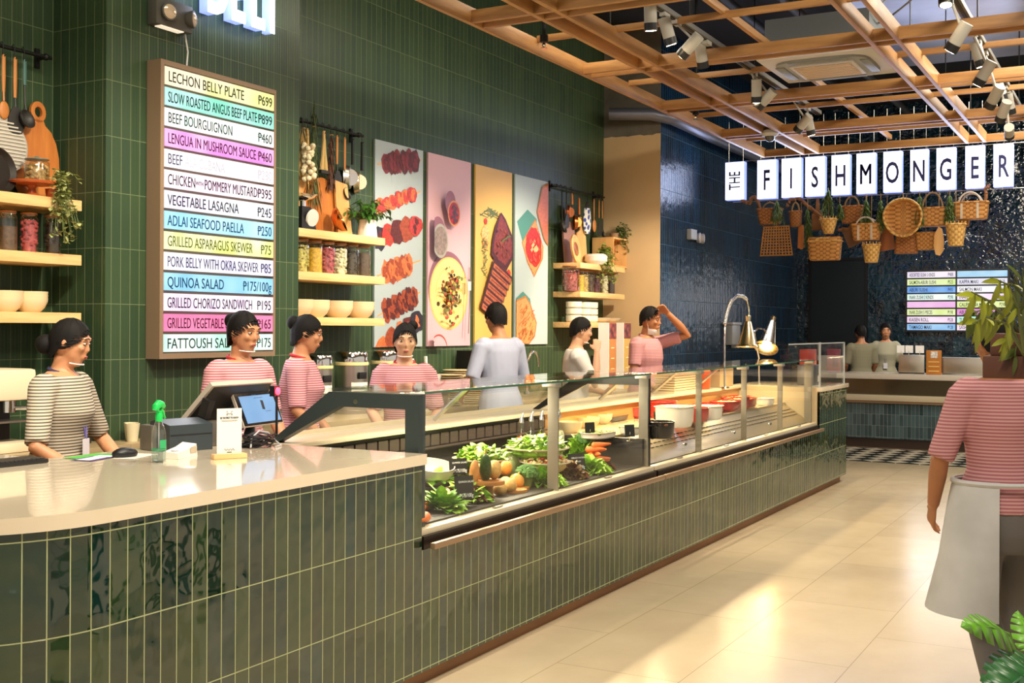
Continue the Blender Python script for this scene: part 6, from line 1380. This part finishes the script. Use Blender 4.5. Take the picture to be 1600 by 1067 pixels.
for px, l in ((1408, 'left of three white cards behind the far steel screen'), (1420, 'middle one of three white cards behind the far steel screen'), (1437, 'right of three white cards behind the far steel screen')):
    a = at(px, 540, X=XF+.5); o = thing('white_card', l, 'card', (XF+.5, a.y, ztop)); MB().bx((0, -.055, .27), (.01, .055, .37)).make('card', PAPER, o); MB().cyl((.005, 0, 0), (.005, 0, .3), .006, seg=6).make('stem', STEEL, o)
o, w, h = fbox(1292, 1312, 545, XF+.1, mat('carton_pink', 'c04456', .45), 'pink_carton', 'pink red carton on the far counter seen past the acrylic guard', 'carton', .06); MB().bx((-.003, -w*.8, h*.2), (0, w*.1, h*.7)).make('printed_patch', mat('carton_leaf', '8a2838', .5), o)
# sushi menu screen
sy0, sy1, sz0, sz1 = 3.14, 1.748, 1.555, 2.437
sm = thing('menu_screen', 'wide lit menu screen of two columns on the dark far wall', 'menu screen', (XB-.003, (sy0+sy1)/2, sz0)); hw = (sy0-sy1)/2; hh = sz1-sz0
MB().bx((-.08, -hw-.02, -.02), (-.01, hw+.02, hh+.02)).make('frame', BLACK, sm)
SL = [[('ASSORTED SUSHI 5 KINDS', '488', 'e4daf2', 'f2ecfa'), ('SALMON-ABURI SUSHI', '525', 'd4ec9a', 'e8f4c8'), ('ABURI SUSHI', '495', '5a96e8', '86b8f0'), ('INARI ZUSHI 3 KINDS', '298', 'd0f0e8', 'f0faf6'), ('', '', 'e6b0e6', 'f0c4ee'), ('INARI ZUSHI 5 PIECES', '198', 'd8ec9c', 'e8f4c0'), ('KAISEN ROLL', '528', 'ecd0f0', 'f4e4f8'), ('TAMAGO MAKI', '128', '86b8ec', 'a4d0f4')],
      [('', '', '96c8ee', 'b4dcf6'), ('KAPPA MAKI', '128', 'd8d8ee', 'eef0fa'), ('SALMON MAKI', '158', 'e8ecf8', 'fcfcff'), ('INARI ZUSHI', '198', 'ead2f0', 'f6e8fa'), ('CALIFORNIA MAKI', '298', 'd4e894', 'e4f0b8'), ('ABURI SALMON', '398', 'd88ad2', 'e8a8e0'), ('TUNA ROLL', '298', 'b0ecdc', 'd8f6ee'), ('SASHIMI 5 PCS', '478', 'f0d8f0', 'faecfa')]]
rh = hh/8; SCI = mat('screen_ink', '3a3450', .7)
for c in range(2):
    for r_, (s, pz, c1, c2) in enumerate(SL[c]):
        y0, y1 = (hw-.01, .012) if c == 0 else (-.012, -hw+.01); zc = hh-rh*(r_+.5)
        pn = MB().bx((-.086, y1, zc-rh*.40), (-.078, y0, zc+rh*.40)).make('menu_strip', lit('screen_%d%d' % (c, r_), c1, c2, .95), sm)
        if s:
            text(s, .074, SCI, pn, (-.088, y0-.03, zc-.027), FACE_X, min(.62, .42/(len(s)*.074*.62)), off=.0008)
            peso(pz, .074, SCI, pn, -.088, y1+.03, zc-.027, .5, FACE_X, (0, -1, 0))
light('screen_glow', 'AREA', (XB-.2, 2.44, 2.0), (10, 2.44, 1.6), 8, (.9, .92, 1), shape='RECTANGLE', size=1.3, size_y=.8)
for x, y, tx, ty, e in ((14.9, 2.4, 17.8, 3.0, 150), (14.9, .6, 17.8, .8, 190), (14.4, 1.6, 15.8, 2.4, 90)):  # unseen spots added to lift the dark far wall and counter
    light('fish_fill', 'SPOT', (x, y, 3.95), (tx, ty, 1.1), e, (1, .9, .74), spot_size=R(64), spot_blend=.9, shadow_soft_size=.1)

# ================================================================== PEOPLE
def remeshed(b, name, m, par, vox, it=3, fac=.6, loc=(0, 0, 0), smooth_extra=None):
    me = bpy.data.meshes.new('t'); bmesh.ops.recalc_face_normals(b.bm, faces=b.bm.faces); b.bm.to_mesh(me); b.bm.free()
    o = bpy.data.objects.new('t', me); COL.objects.link(o)
    r = o.modifiers.new('r', 'REMESH'); r.mode = 'VOXEL'; r.voxel_size = vox
    s = o.modifiers.new('s', 'SMOOTH'); s.iterations = it; s.factor = fac
    bpy.context.view_layer.update(); dg = bpy.context.evaluated_depsgraph_get()
    n = bpy.data.meshes.new_from_object(o.evaluated_get(dg)); bpy.data.objects.remove(o, do_unlink=True); bpy.data.meshes.remove(me)
    n.name = name; n.materials.clear(); n.materials.append(m)
    for p in n.polygons: p.use_smooth = True
    q = bpy.data.objects.new(name, n); COL.objects.link(q); q.location = loc
    if par is not None: q.parent = par
    return q
SKINS = {'a': mat('skin_warm', 'c48a64', .5, var=.06, vs=12, sub=.08), 'b': mat('skin_tan', 'b0754e', .5, var=.06, vs=12, sub=.08), 'c': mat('skin_pale', 'd6a684', .5, var=.06, vs=12, sub=.08)}
HAIR = mat('black_hair', '0b0807', .75, var=.4, vs=70); HAIR.node_tree.nodes['Principled BSDF'].inputs['Specular IOR Level'].default_value = .25; SHIELD = glass('clear_shield', (.96, .96, .96), .15, .04); MASK = mat('face_mask', 'e8e4de', .7); LIP = mat('lips', '9a4a44', .5); EYE_ = mat('eye_dark', '15100e', .2); EYEW = mat('eye_white', 'b8aea4', .5)
def el_ring(z, rx, ry, cx=0, cy=0, n=20): return [V((cx+rx*cos(2*pi*k/n), cy+ry*sin(2*pi*k/n), z)) for k in range(n)]
TORSO = [(.80, .155, .115, 0), (.88, .17, .125, -.005), (.97, .155, .115, 0), (1.06, .138, .10, .005), (1.15, .145, .105, .005), (1.25, .162, .115, .008), (1.33, .17, .108, 0), (1.39, .155, .088, -.008), (1.425, .115, .072, -.012), (1.445, .07, .06, -.012)]
def hand(b, w, d, side, curl=.5, s=1.0, palm=None):
    """palm, four bent fingers and a thumb from the wrist w along d"""
    d = d.normalized(); up = V(palm) if palm is not None else V((side, 0, 0)); x = d.cross(up)
    if x.length < .01: x = d.orthogonal()
    x.normalize(); nrm = x.cross(d).normalized()
    b.loft([[w+d*t_+x*(rx*cos(a))+nrm*(.013*s*sin(a)) for a in [2*pi*k/10 for k in range(10)]] for t_, rx in ((-.01, .024*s), (.03*s, .034*s), (.07*s, .040*s), (.088*s, .038*s))])
    for i, (o_, L) in enumerate(((-.029, .062), (-.010, .074), (.010, .070), (.029, .056))):
        p = w+d*.08*s+x*o_*s; c = curl*(1+.12*i); d1 = (d*cos(c*.5)-nrm*sin(c*.5)); d2 = (d*cos(c*1.3)-nrm*sin(c*1.3)); d3 = (d*cos(c*2)-nrm*sin(c*2))
        b.tube([p, p+d1*L*.45*s, p+d1*L*.45*s+d2*L*.33*s, p+d1*L*.45*s+d2*L*.33*s+d3*L*.26*s], [.0092*s, .0088*s, .008*s, .0066*s], 8)
    p = w+d*.025*s-x*.028*s*side; q = (d*.7-x*.75*side-nrm*.25).normalized(); b.tube([p, p+q*.035*s, p+q*.035*s+(d*.9-x*.2*side-nrm*.4).normalized()*.032*s], [.013*s, .0105*s, .008*s], 8)
def person(label, pos, rz, H=1.64, skin='a', shirt=None, trousers=None, arms=None, hair='short', mask=None, apron=None, nod=0, turn=0, lean=0, fem=True, stride=0, collar=None, sleeve=.95, vox=.0085, skirt=None, side=0, wide=1.0, lanyard=None, extra=None):
    s = H/1.70; o = thing('person', label, 'person', pos, rz); sk = SKINS[skin]
    LN = Matrix.Translation((0, 0, .92*s)) @ Matrix.Rotation(-lean, 4, 'X') @ Matrix.Rotation(side, 4, 'Y') @ Matrix.Translation((0, 0, -.92*s))   # lean forward from the hips
    T = lambda x, y, z: LN @ V((x*s, y*s, z*s))
    sw = (.88 if fem else 1.0)*wide
    def torso(b, g, lo=0, hi=99):
        b.loft([[LN @ (v*s) for v in el_ring(z, (rx*sw if z > 1.0 else rx)+g, ry+g+(.018 if fem and 1.2 < z < 1.3 else 0), 0, cy)] for z, rx, ry, cy in TORSO if lo <= z <= hi])
        for q in (-1, 1): b.ell(T(q*.135*sw/.9, -.008, 1.365), ((.062+g)*s,)*3, 12, 8)
    hips = [V((q*.085*s, 0, .90*s)) for q in (-1, 1)]; st = stride
    legs = []
    for q in (-1, 1):
        f = st*q; k = V((q*.095*s, (.10*f+.02+abs(f)*.05)*s, .49*s)); an = V((q*.10*s, (.36*f-.02)*s if f < 0 else (.24*f)*s, (.085+(.10*abs(f) if f < 0 else 0))*s)); legs.append((hips[(q+1)//2], k, an, f))
    def leg(b, l, g, foot=True, low=0):
        h, k, a, f = l; b.tube([h+V((0, 0, .02)), h.lerp(k, .4), k, k.lerp(a, .35)+V((0, -.012, 0)), a], [.088*s+g, .076*s+g, .056*s+g, .056*s+g, .038*s+g*1.3], 14)
    arms = arms or [((-.22, .02, 1.12), (-.20, .18, .95)), ((.22, .02, 1.12), (.20, .18, .95))]
    AR = []
    for q, (e, w) in zip((-1, 1), arms): AR.append((T(q*.155*sw/.9, -.008, 1.375), T(*e), T(*w), q))
    b = MB(); torso(b, 0)
    for l in legs:
        leg(b, l, 0); h, k, a, f = l; b.ell(a+V((0, .06*s, -.045*s)), (.04*s, .11*s, .035*s), 12, 8)
    HC = T(0, .022, 1.585); HR = (LN.to_3x3() @ Euler((-nod, 0, turn)).to_matrix()).to_4x4(); hm = Matrix.Translation(HC) @ HR
    hd = lambda x, y, z: hm @ V((x*s, y*s, z*s))
    b.tube([T(0, -.015, 1.42), T(0, -.008, 1.47), hd(0, -.012, -.07)], [.062*s, .052*s, .052*s], 14)
    b.ell((0, -.008*s, .022*s), (.073*s, .092*s, .095*s), 20, 14, 0, hm)
    b.loft([[hm @ (V((x*s, y*s, z*s))) for x, y in [(w_*cos(2*pi*k/16), yc+d_*sin(2*pi*k/16)) for k in range(16)]] for z, w_, d_, yc in ((.03, .068, .072, .012), (-.02, .066, .070, .016), (-.06, .056, .056, .022), (-.09, .038, .036, .036), (-.108, .018, .02, .046))])
    b.loft([[hd(x, y, z) for x, y in ((-w_, .075), (0, .075+d_), (w_, .075), (0, .06))] for z, w_, d_ in ((.025, .009, .014), (.0, .012, .026), (-.018, .018, .036), (-.028, .016, .022))])
    for q in (-1, 1):
        b.ell((q*.072*s, -.005*s, -.004*s), (.010*s, .020*s, .032*s), 10, 8, 0, hm); b.ell((q*.036*s, .066*s, -.012*s), (.022*s, .018*s, .02*s), 10, 8, 0, hm); b.ell((q*.03*s, .078*s, .035*s), (.026*s, .012*s, .009*s), 10, 6, 0, hm)
    b.ell((0, .083*s, -.055*s), (.022*s, .010*s, .009*s), 10, 6, 0, hm)
    for sh_, e, w, q in AR:
        b.tube([sh_, sh_.lerp(e, .5), e, e.lerp(w, .35), w], [.052*s, .044*s, .038*s, .038*s, .025*s], 12); hand(b, w, (w-e), q, .55, s)
    remeshed(b, 'body', sk, o, vox, 2, .5)
    # eyes, brows, lips sit on the face
    f = MB()
    for q in (-1, 1): f.ell((q*.031*s, .077*s, .013*s), (.0125*s, .010*s, .0052*s), 12, 8, 0, hm); f.ell((q*.031*s, .0852*s, .013*s), (.0055*s, .0035*s, .0052*s), 10, 6, 1, hm)
    f.make('eyes', [EYEW, EYE_], o)
    f = MB()
    for q in (-1, 1): f.tube([hd(q*.014, .091, .036), hd(q*.032, .092, .042), hd(q*.05, .078, .036)], [.0022*s, .003*s, .0015*s], 6)
    f.make('eyebrows', HAIR, o)
    if mask != 'on': MB().ell((0, .088*s, -.052*s), (.020*s, .005*s, .004*s), 12, 6, 0, hm).ell((0, .087*s, -.059*s), (.016*s, .005*s, .004*s), 12, 6, 0, hm).make('lips', LIP, o)
    if mask in ('on', 'chin'):
        dz, dy = (-.045, .008) if mask in ('on', 'shield') else (-.100, -.004); f = MB()
        f.loft([[hd(x, y, z+dz) for x, y in [(w_*cos(a), .01+dy+d_*sin(a)) for a in [pi*.02+pi*.96*k/14 for k in range(15)]]+[(w_*.93*cos(a), .008+dy+d_*.93*sin(a)) for a in [pi*.98-pi*.96*k/14 for k in range(15)]]] for z, w_, d_ in (((.036, .070, .092), (.015, .071, .102), (-.02, .064, .098), (-.058, .044, .066)) if mask in ('on', 'shield') else ((.026, .060, .074), (.0, .057, .072), (-.026, .042, .052)))])
        f.make('face_shield' if mask == 'shield' else 'face_mask', SHIELD if mask == 'shield' else MASK, o); MB().tube([hd(.069, .02, dz+.02), hd(.078, -.008, .01)], .0012, 4).tube([hd(-.069, .02, dz+.02), hd(-.078, -.008, .01)], .0012, 4).make('mask_loops', MASK, o)
    # hair: cap over crown and back, open at the face
    if mask == 'shield': MB().tube([hd(.050*cos(a), .016+.066*sin(a), -.092) for a in [pi*.06+pi*.88*k/14 for k in range(15)]], .0035*s, 6).make('shield_rim', MASK, o)
    LOW = lambda a: (2.72 if fem else 2.45)-(.92*max(0, min(1, (.75+sin(a))/.75)) if fem else .80*max(0, min(1, (.75+sin(a))/.75)))-.85*max(0, sin(a))**1.5
    P_ = lambda a, el, g=1.0: V((.080*s*cos(a)*cos(max(el, -.2))*g, -.010*s+.100*s*sin(a)*cos(max(el, -.2))*g+max(0, -.2-el)*.02*s, .024*s+.102*s*(sin(el) if el > -.2 else sin(-.2)+(el+.2)*.95)*g))
    b = MB(); n = 44; rings = []; jt = [1+random.uniform(-.025, .03) for _ in range(n)]
    for i in range(9):
        ph_ = i/8; rg = []
        for k in range(n):
            a = 2*pi*k/n; front = max(0, sin(a)); low = LOW(a)+(jt[k]-1)*2; el = pi/2-ph_*low*1.0
            rg.append(hm @ (P_(a, el, .985*jt[k])))
        rings.append(rg)
    b.loft(rings)
    tied = 'bun' in hair
    bp = {'bun': (-pi/2, .30), 'topbun': (-2.3, .75), 'lowbun': (-pi/2, -.25)}.get(hair, (-pi/2, 1.0))
    for k in range(120):                                                    # combed locks over the cap
        a = 2*pi*k/120+random.uniform(-.04, .04); hl = pi/2-LOW(a)-random.uniform(-.06, .04)
        p0, p1 = P_(a, hl, .995), P_(*bp, 1.0); pts = []
        for j in range(7):
            q = p0.lerp(p1, j/6)-V((0, -.010*s, .024*s)); m_ = math.sqrt((q.x/.080)**2+(q.y/.100)**2+(q.z/.102)**2)/s
            q = q/max(m_, .05)*(random.uniform(.985, 1.0) if tied else 1.0+.025*sin(j*1.3+k*2.1)) if hl > -.25 or j > 1 else q+V((0, -.010*s, .024*s)); pts.append(hm @ q)
        b.tube(pts, [.0012*s]+[random.uniform(.0026, .004)*s for _ in range(5)]+[.002*s], 5)
    if hair == 'bun': b.ell((0, -.10*s, .055*s), (.045*s, .04*s, .045*s), 14, 9, 0, hm)
    if hair == 'topbun': b.ell((-.055*s, -.055*s, .10*s), (.036*s, .034*s, .034*s), 12, 8, 0, hm)
    if hair == 'lowbun': b.ell((0, -.12*s, -.03*s), (.055*s, .05*s, .05*s), 14, 9, 0, hm)
    b.make('hair', HAIR, o)
    if hair == 'cap': MB().lathe([(.098*s, .05*s), (.096*s, .09*s), (.075*s, .125*s), (0, .145*s)], seg=22, M=hm @ Matrix.Translation((0, -.008*s, -.012))).make('cap', mat('brown_cap', '6a4a38', .8), o)
    # shirt with sleeves
    b = MB(); b.loft([[LN @ (v*s) for v in el_ring(z, (rx*sw if z > 1.0 else rx)+(.026 if z < 1 else .014), ry+(.026 if z < 1 else .014)+(.018 if fem and 1.2 < z < 1.3 else 0), 0, cy)] for z, rx, ry, cy in TORSO if .85 <= z <= 1.43])
    for q in (-1, 1): b.ell(T(q*.135*sw/.9, -.008, 1.365), (.076*s,)*3, 12, 8)
    for sh_, e, w, q in AR:
        t_ = sleeve; e2 = sh_.lerp(e, min(1, t_)); pts = [sh_, sh_.lerp(e2, .5), e2]; rr = [.066*s, .060*s, .056*s]
        if t_ > 1: pts.append(e.lerp(w, t_-1)); rr.append(.048*s)
        b.tube(pts, rr, 12)
    remeshed(b, 'shirt', shirt, o, max(vox, .010), 3, .6)
    if collar: MB().tube([T(.066*cos(a), -.014+.058*sin(a), 1.442+.012*-sin(a)) for a in [2*pi*k/20 for k in range(20)]], .010*s, 8, closed=True).make('collar', collar, o)
    if lanyard: MB().tube([T(-.06, -.02, 1.445), T(-.045, .105, 1.33), T(0, .142, 1.12), T(.045, .105, 1.33), T(.06, -.02, 1.445)], .004, 6).make('lanyard', lanyard, o); MB().box(T(0, .145, 1.08), (.055, .006, .08)).make('badge', mat('badge_card', 'd8d4dc', .4), o)
    b = MB(); b.loft([el_ring(z*s, (rx+.012)*s, (ry+.012)*s) for z, rx, ry in ((.72, .13, .10), (.80, .17, .13), (.88, .182, .138), (.98, .166, .126))])
    for l in legs: leg(b, l, .013)
    remeshed(b, 'trousers', trousers or mat('dark_trousers', '26242a', .8), o, .012, 3, .6)
    for l in legs:
        a = l[2]; MB().ell(a+V((0, .055*s, -.05*s)), (.047*s, .125*s, .038*s), 14, 9).make('shoe', mat('black_shoe', '141416', .5), o)
    if apron:
        b = MB(); P = [(-.17, .98), (.17, .98), (.22, .50), (-.22, .50)]
        R_1 = [[V((s*(.205+g)*cos(a)*w_, s*(.17+g)*sin(a)*w_+.0, z*s)) for a in [-.36*pi+1.72*pi*k/28 for k in range(29)]]+[V((s*(.198+g)*cos(a)*w_, s*(.163+g)*sin(a)*w_, z*s)) for a in [1.36*pi-1.72*pi*k/28 for k in range(29)]] for z, w_, g in ((1.02, .96, 0), (.90, 1.05, .005), (.70, 1.12, .02), (.48, 1.2, .05))]
        b.loft(R_1).make('apron', apron, o); MB().tube([V((.198*s*cos(a), .165*s*sin(a), 1.01*s)) for a in [2*pi*k/24 for k in range(24)]], .010, 6, closed=True).make('apron_tie', apron, o)
    if extra: extra(o, T, s)
    return o
PINKST = stripes('pink_stripe', 'd6b2b2', 'b25a6c', .0135, .5); GREYST = stripes('grey_stripe', 'c2b6a0', '5a524a', .0140, .52); ROSE = stripes('rose_stripe', 'cc9c9a', 'a8646c', .0135, .5)
RC = mat('red_collar', 'b0202c', .8); NAVYC = mat('navy_collar', '2c2c4c', .8); WSH = mat('white_shirt', 'dcd8d2', .8); LSH = mat('lavender_shirt', 'a2a8be', .8, var=.06, vs=5); OLV = stripes('olive_stripe', '8c866c', '74705a', .016, .5)
def stand(px, py, Y, eye=1.60):
    p = at(px, py, Y=Y); return (p.x, Y, 0), p.z
p, z = stand(88, 535, 4.42); person('woman in grey striped top with black bun working at left behind white counter', p, -2.75, z/.932, 'a', GREYST, None, [((-.32, .06, 1.10), (-.22, .26, .96)), ((.32, .06, 1.10), (.22, .27, .96))], 'lowbun', 'shield', None, .12, .15, .08, wide=1.22, collar=NAVYC, lanyard=mat('lanyard_violet', '6a62a8', .7))
p, z = stand(372, 520, 4.30); person('person in pink striped top standing behind the till monitor', p, 2.9, z/.932, 'a', PINKST, None, None, 'bun', 'shield', None, .1, .2, .05, collar=RC)
p, z = stand(466, 522, 4.45); person('woman in pink striped top turned right before the steel kettles', p, -2.6, z/.932, 'a', PINKST, None, None, 'bun', None, None, .15, 0, .05, collar=RC)
p, z = stand(632, 533, 4.06); person('smiling woman in pink striped top with red collar facing the camera', p, 2.25, z/.932*1.0, 'c', PINKST, None, [((-.22, .04, 1.12), (-.15, .24, 1.0)), ((.22, .04, 1.12), (.15, .24, 1.0))], 'topbun', 'shield', None, .08, 0, .04, collar=RC)
p, z = stand(783, 497, 4.45); person('man in pale lavender shirt seen from behind before the yellow poster', p, -.35, z/.932, 'b', LSH, None, [((-.26, .02, 1.12), (-.2, .2, 1.02)), ((.26, .02, 1.12), (.2, .2, 1.02))], 'short', None, None, .1, -.2, .06, fem=False)
p, z = stand(897, 517, 4.25); person('man in white short sleeved shirt holding his chin, looking right', p, -2.6, z/.932, 'c', WSH, None, [((-.24, .10, 1.10), (-.06, .26, 1.06)), ((.20, .16, 1.13), (.05, .165, 1.42))], 'short', 'shield', None, .1, .1, .06, fem=False, sleeve=.8, wide=1.1)
def black_bag(o, T, s): MB().loft([[T(x, y, z) for x, y in ((-w, -.12), (w, -.12), (w, -.20), (-w, -.20))] for z, w in ((.98, .13), (1.15, .15), (1.32, .13), (1.38, .09))]).make('dark_backpack', mat('dark_bag', '1c1614', .7), o)
p, z = stand(1008, 500, 4.05); person('man in rose striped shirt raising his arm across his forehead', p, 3.0, z/.932, 'b', ROSE, None, [((-.30, .24, 1.47), (-.06, .155, 1.655)), ((.24, .02, 1.12), (.18, .2, 1.0))], 'short', 'chin', None, .1, .15, .05, fem=False, sleeve=.75, collar=ROSE)
# far fish counter staff
pf = at(1346, 520, X=16.55); person('person in olive top seen from behind at the far counter', (pf.x, pf.y, 0), -1.0, pf.z/.932, 'b', OLV, None, None, 'short', None, None, .05, 0, .03, fem=False, vox=.012)
pf = at(1384, 517, X=17.15); person('person in pale olive top facing forward at the far counter', (pf.x, pf.y, 0), 1.75, pf.z/.932, 'a', mat('sage_top', 'a8a48c', .8), None, None, 'short', None, None, .08, .1, .04, vox=.012, lanyard=mat('lanyard_blue', '44568a', .7))
# shopper in front
p = at(1566, 700, Y=.50); person('shopper in pink striped top and pale grey apron walking at right foreground', (p.x, p.y, 0), -1.0, 1.62, 'b', ROSE, mat('grey_trousers', '6e6a68', .85), [((-.25, .02, 1.10), (-.23, .14, .90)), ((.25, .0, 1.10), (.23, .12, .90))], 'short', None, mat('grey_apron', 'c4c4c4', .85, var=.1, vs=6), .25, .1, .06, fem=True, stride=.55, vox=.008, sleeve=1.0)

# ================================================================== PLANTS AT THE RIGHT
MON = mat('monstera_green', '6fb02c', .35, var=.25, vs=10); MOND = mat('monstera_dark', '2f6a34', .35, var=.25, vs=10)
def monstera_leaf(par, base, tip, up, w, m):
    base, tip = V(base), V(tip); d = tip-base; L = d.length; d.normalize(); x = d.cross(V(up)).normalized(); n = x.cross(d); b = MB(); R_0 = 9
    def pt(t_, s_): return base+d*(L*t_)+x*(w*s_)-n*(.18*L*t_*t_)-n*(abs(s_)*.10*L)
    edge = [(-.06, .0), (-.10, .28), (.08, .46), (.30, .50), (.52, .46), (.72, .34), (.88, .18), (1, 0)]
    for sd in (-1, 1):
        for k in range(len(edge)-1):
            (t0, s0), (t1, s1) = edge[k], edge[k+1]; m0, m1 = max(0, t0*.95), min(1, max(.02, t1*.97))
            gap = .22 if 0 < k < 6 else 0                                           # the cuts between the lobes
            e0 = (t0+(t1-t0)*gap, s0+(s1-s0)*gap); e1 = (t1-(t1-t0)*gap, s1-(s1-s0)*gap); q = .45 if 0 < k < 6 else 0
            b.poly([pt(m0, 0), pt(m1, 0), pt(m1+(e1[0]-m1)*.45, sd*e1[1]*.45), pt(m0+(e0[0]-m0)*.45, sd*e0[1]*.45)], 0)
            b.poly([pt(m0+(e0[0]-m0)*.45, sd*e0[1]*.45), pt(m1+(e1[0]-m1)*.45, sd*e1[1]*.45), pt(*(e1[0], sd*e1[1])), pt(*(e0[0], sd*e0[1]))], 0)
    b.tube([pt(0, 0), pt(.5, 0), pt(1, 0)], [.003, .002, .001], 5)
    bmesh.ops.remove_doubles(b.bm, verts=b.bm.verts, dist=.0005); lf = b.make('leaf', m, par); so = lf.modifiers.new('thick', 'SOLIDIFY'); so.thickness = .001
    return lf
bpx = at(1690, 1067, Y=.12); mp_ = thing('monstera_plant', 'split leaved monstera plant at the bottom right corner', 'plant', (bpx.x, .12, 0))
MB().lathe([(0, 0), (.11, 0), (.15, .30), (.14, .30), (.12, .26), (0, .26)], seg=26).make('pot', mat('grey_pot', '8a857c', .6), mp_)
K = bpx.x
def w2(px, py, Y): return at(px, py, Y=Y-.05)-V((bpx.x, .12, 0))
lv = [((1576, 990), (1536, 956), MON, .085, .30), ((1606, 1012), (1600, 940), MON, .06, .27), ((1608, 1030), (1566, 1056), MOND, .10, .26), ((1612, 1046), (1570, 1076), MOND, .09, .22), ((1640, 1000), (1660, 940), MOND, .16, .3)]
s = MB()
for (a, b_, m, w, Y) in lv:
    A_, B_ = w2(*a, Y), w2(*b_, Y+.02); monstera_leaf(mp_, A_, B_, (-.55, -.5, .7), w, m); s.tube([(random.uniform(-.03, .03), 0, .26), V((A_.x*.55+.05, A_.y*.5, A_.z*.75)), A_], [.006, .005, .003], 6)
s.make('stems', mat('monstera_stem', '7fae3c', .5), mp_)
# planter on a post at the right edge
PY = .33; pc = at(1604, 566, Y=PY); pb = thing('planter', 'dark wooden planter with pointed leaf foliage at the right edge', 'plant', (pc.x, PY, 0)); zb = pc.z
MB().bx((-.07, -.14, zb-.05), (.25, .12, zb+.02), 0, .006).bx((-.05, -.12, zb+.02), (.25, .10, zb+.09), 0, .006).make('box', mat('planter_wood', '5a3424', .5, var=.2), pb)
MB().bx((.12, -.13, 0), (.20, -.05, zb-.05)).bx((.05, -.16, 0), (.27, .0, .03)).make('post', MATTE, pb)
for x, z in ((-.03, .06), (.0, .16)): MB().lathe([(0, 0), (.012, 0), (.010, .012), (0, .014)], seg=12, M=rotm(pi/2, 0, -.9, (x-.02, -.10, zb+z-.03))).make('bolt', CHROME, pb)
b = MB(); s = MB(); FOL = [mat('leaf_yellow_green', '8a8f22', .45, var=.4, vs=8), mat('leaf_olive', '4f5a20', .45, var=.35, vs=10)]
br_ = [((1600, 555), (1575, 500), (1545, 470), (1518, 456)), ((1602, 550), (1580, 490), (1550, 480), (1505, 492)), ((1600, 550), (1590, 480), (1575, 445), (1560, 438)), ((1606, 550), (1600, 490), (1590, 460), (1585, 430)), ((1604, 555), (1585, 520), (1575, 520), (1572, 535)), ((1610, 540), (1605, 500), (1600, 480), (1598, 420)), ((1602, 556), (1570, 505), (1540, 495), (1520, 505)), ((1606, 556), (1592, 530), (1588, 540), (1586, 556))]
for i, br in enumerate(br_):
    pts = [at(px, py, Y=PY+.03*math.sin(i*2.1))-V((pc.x, PY, 0)) for px, py in br]; s.tube(pts, [.005, .004, .003, .0015], 5)
    for q0, q1 in list(zip(pts, pts[1:]))[1:]:
        for k in range(5):
            p = q0.lerp(q1, k/5); d = (q1-q0).normalized(); sd = 1 if k % 2 else -1
            b.leaf(p, d*.6+V((random.uniform(-.3, .3), random.uniform(-.5, .5), -.5+sd*.55)), (-.5, -.6, .5), random.uniform(.05, .08), .017, i % 2, .35, .1, 3)
s.make('stems', STEM, pb); b.make('foliage', FOL, pb)

# lettering becomes plain mesh
bpy.context.view_layer.update()
dg = bpy.context.evaluated_depsgraph_get()
for o in [o for o in SC.objects if o.type == 'FONT']:
    me = bpy.data.meshes.new_from_object(o.evaluated_get(dg)); me.name = o.name
    n = bpy.data.objects.new('tmp', me); COL.objects.link(n)
    n.parent = o.parent; n.location = o.location; n.rotation_euler = o.rotation_euler; n.scale = o.scale
    if not me.materials:
        me.materials.append(o.data.materials[0])
    nm = o.name
    if nm in FIT and me.vertices:
        xs_ = [v.co.x for v in me.vertices]; n.scale.x = FIT[nm]/max(1e-4, max(xs_)-min(xs_))
    if nm in PESO:
        x0 = min(v.co.x for v in me.vertices); hgt = max(v.co.y for v in me.vertices if v.co.x < x0+.03)
        bm = bmesh.new(); bm.from_mesh(me)
        for f in (.55, .75):
            bm.faces.new([bm.verts.new((x0+a*hgt, f*hgt+b*hgt, .0004)) for a, b in ((-.16, -.025), (.86, -.025), (.86, .025), (-.16, .025))])
        bm.to_mesh(me); bm.free()
    bpy.data.objects.remove(o, do_unlink=True); n.name = nm
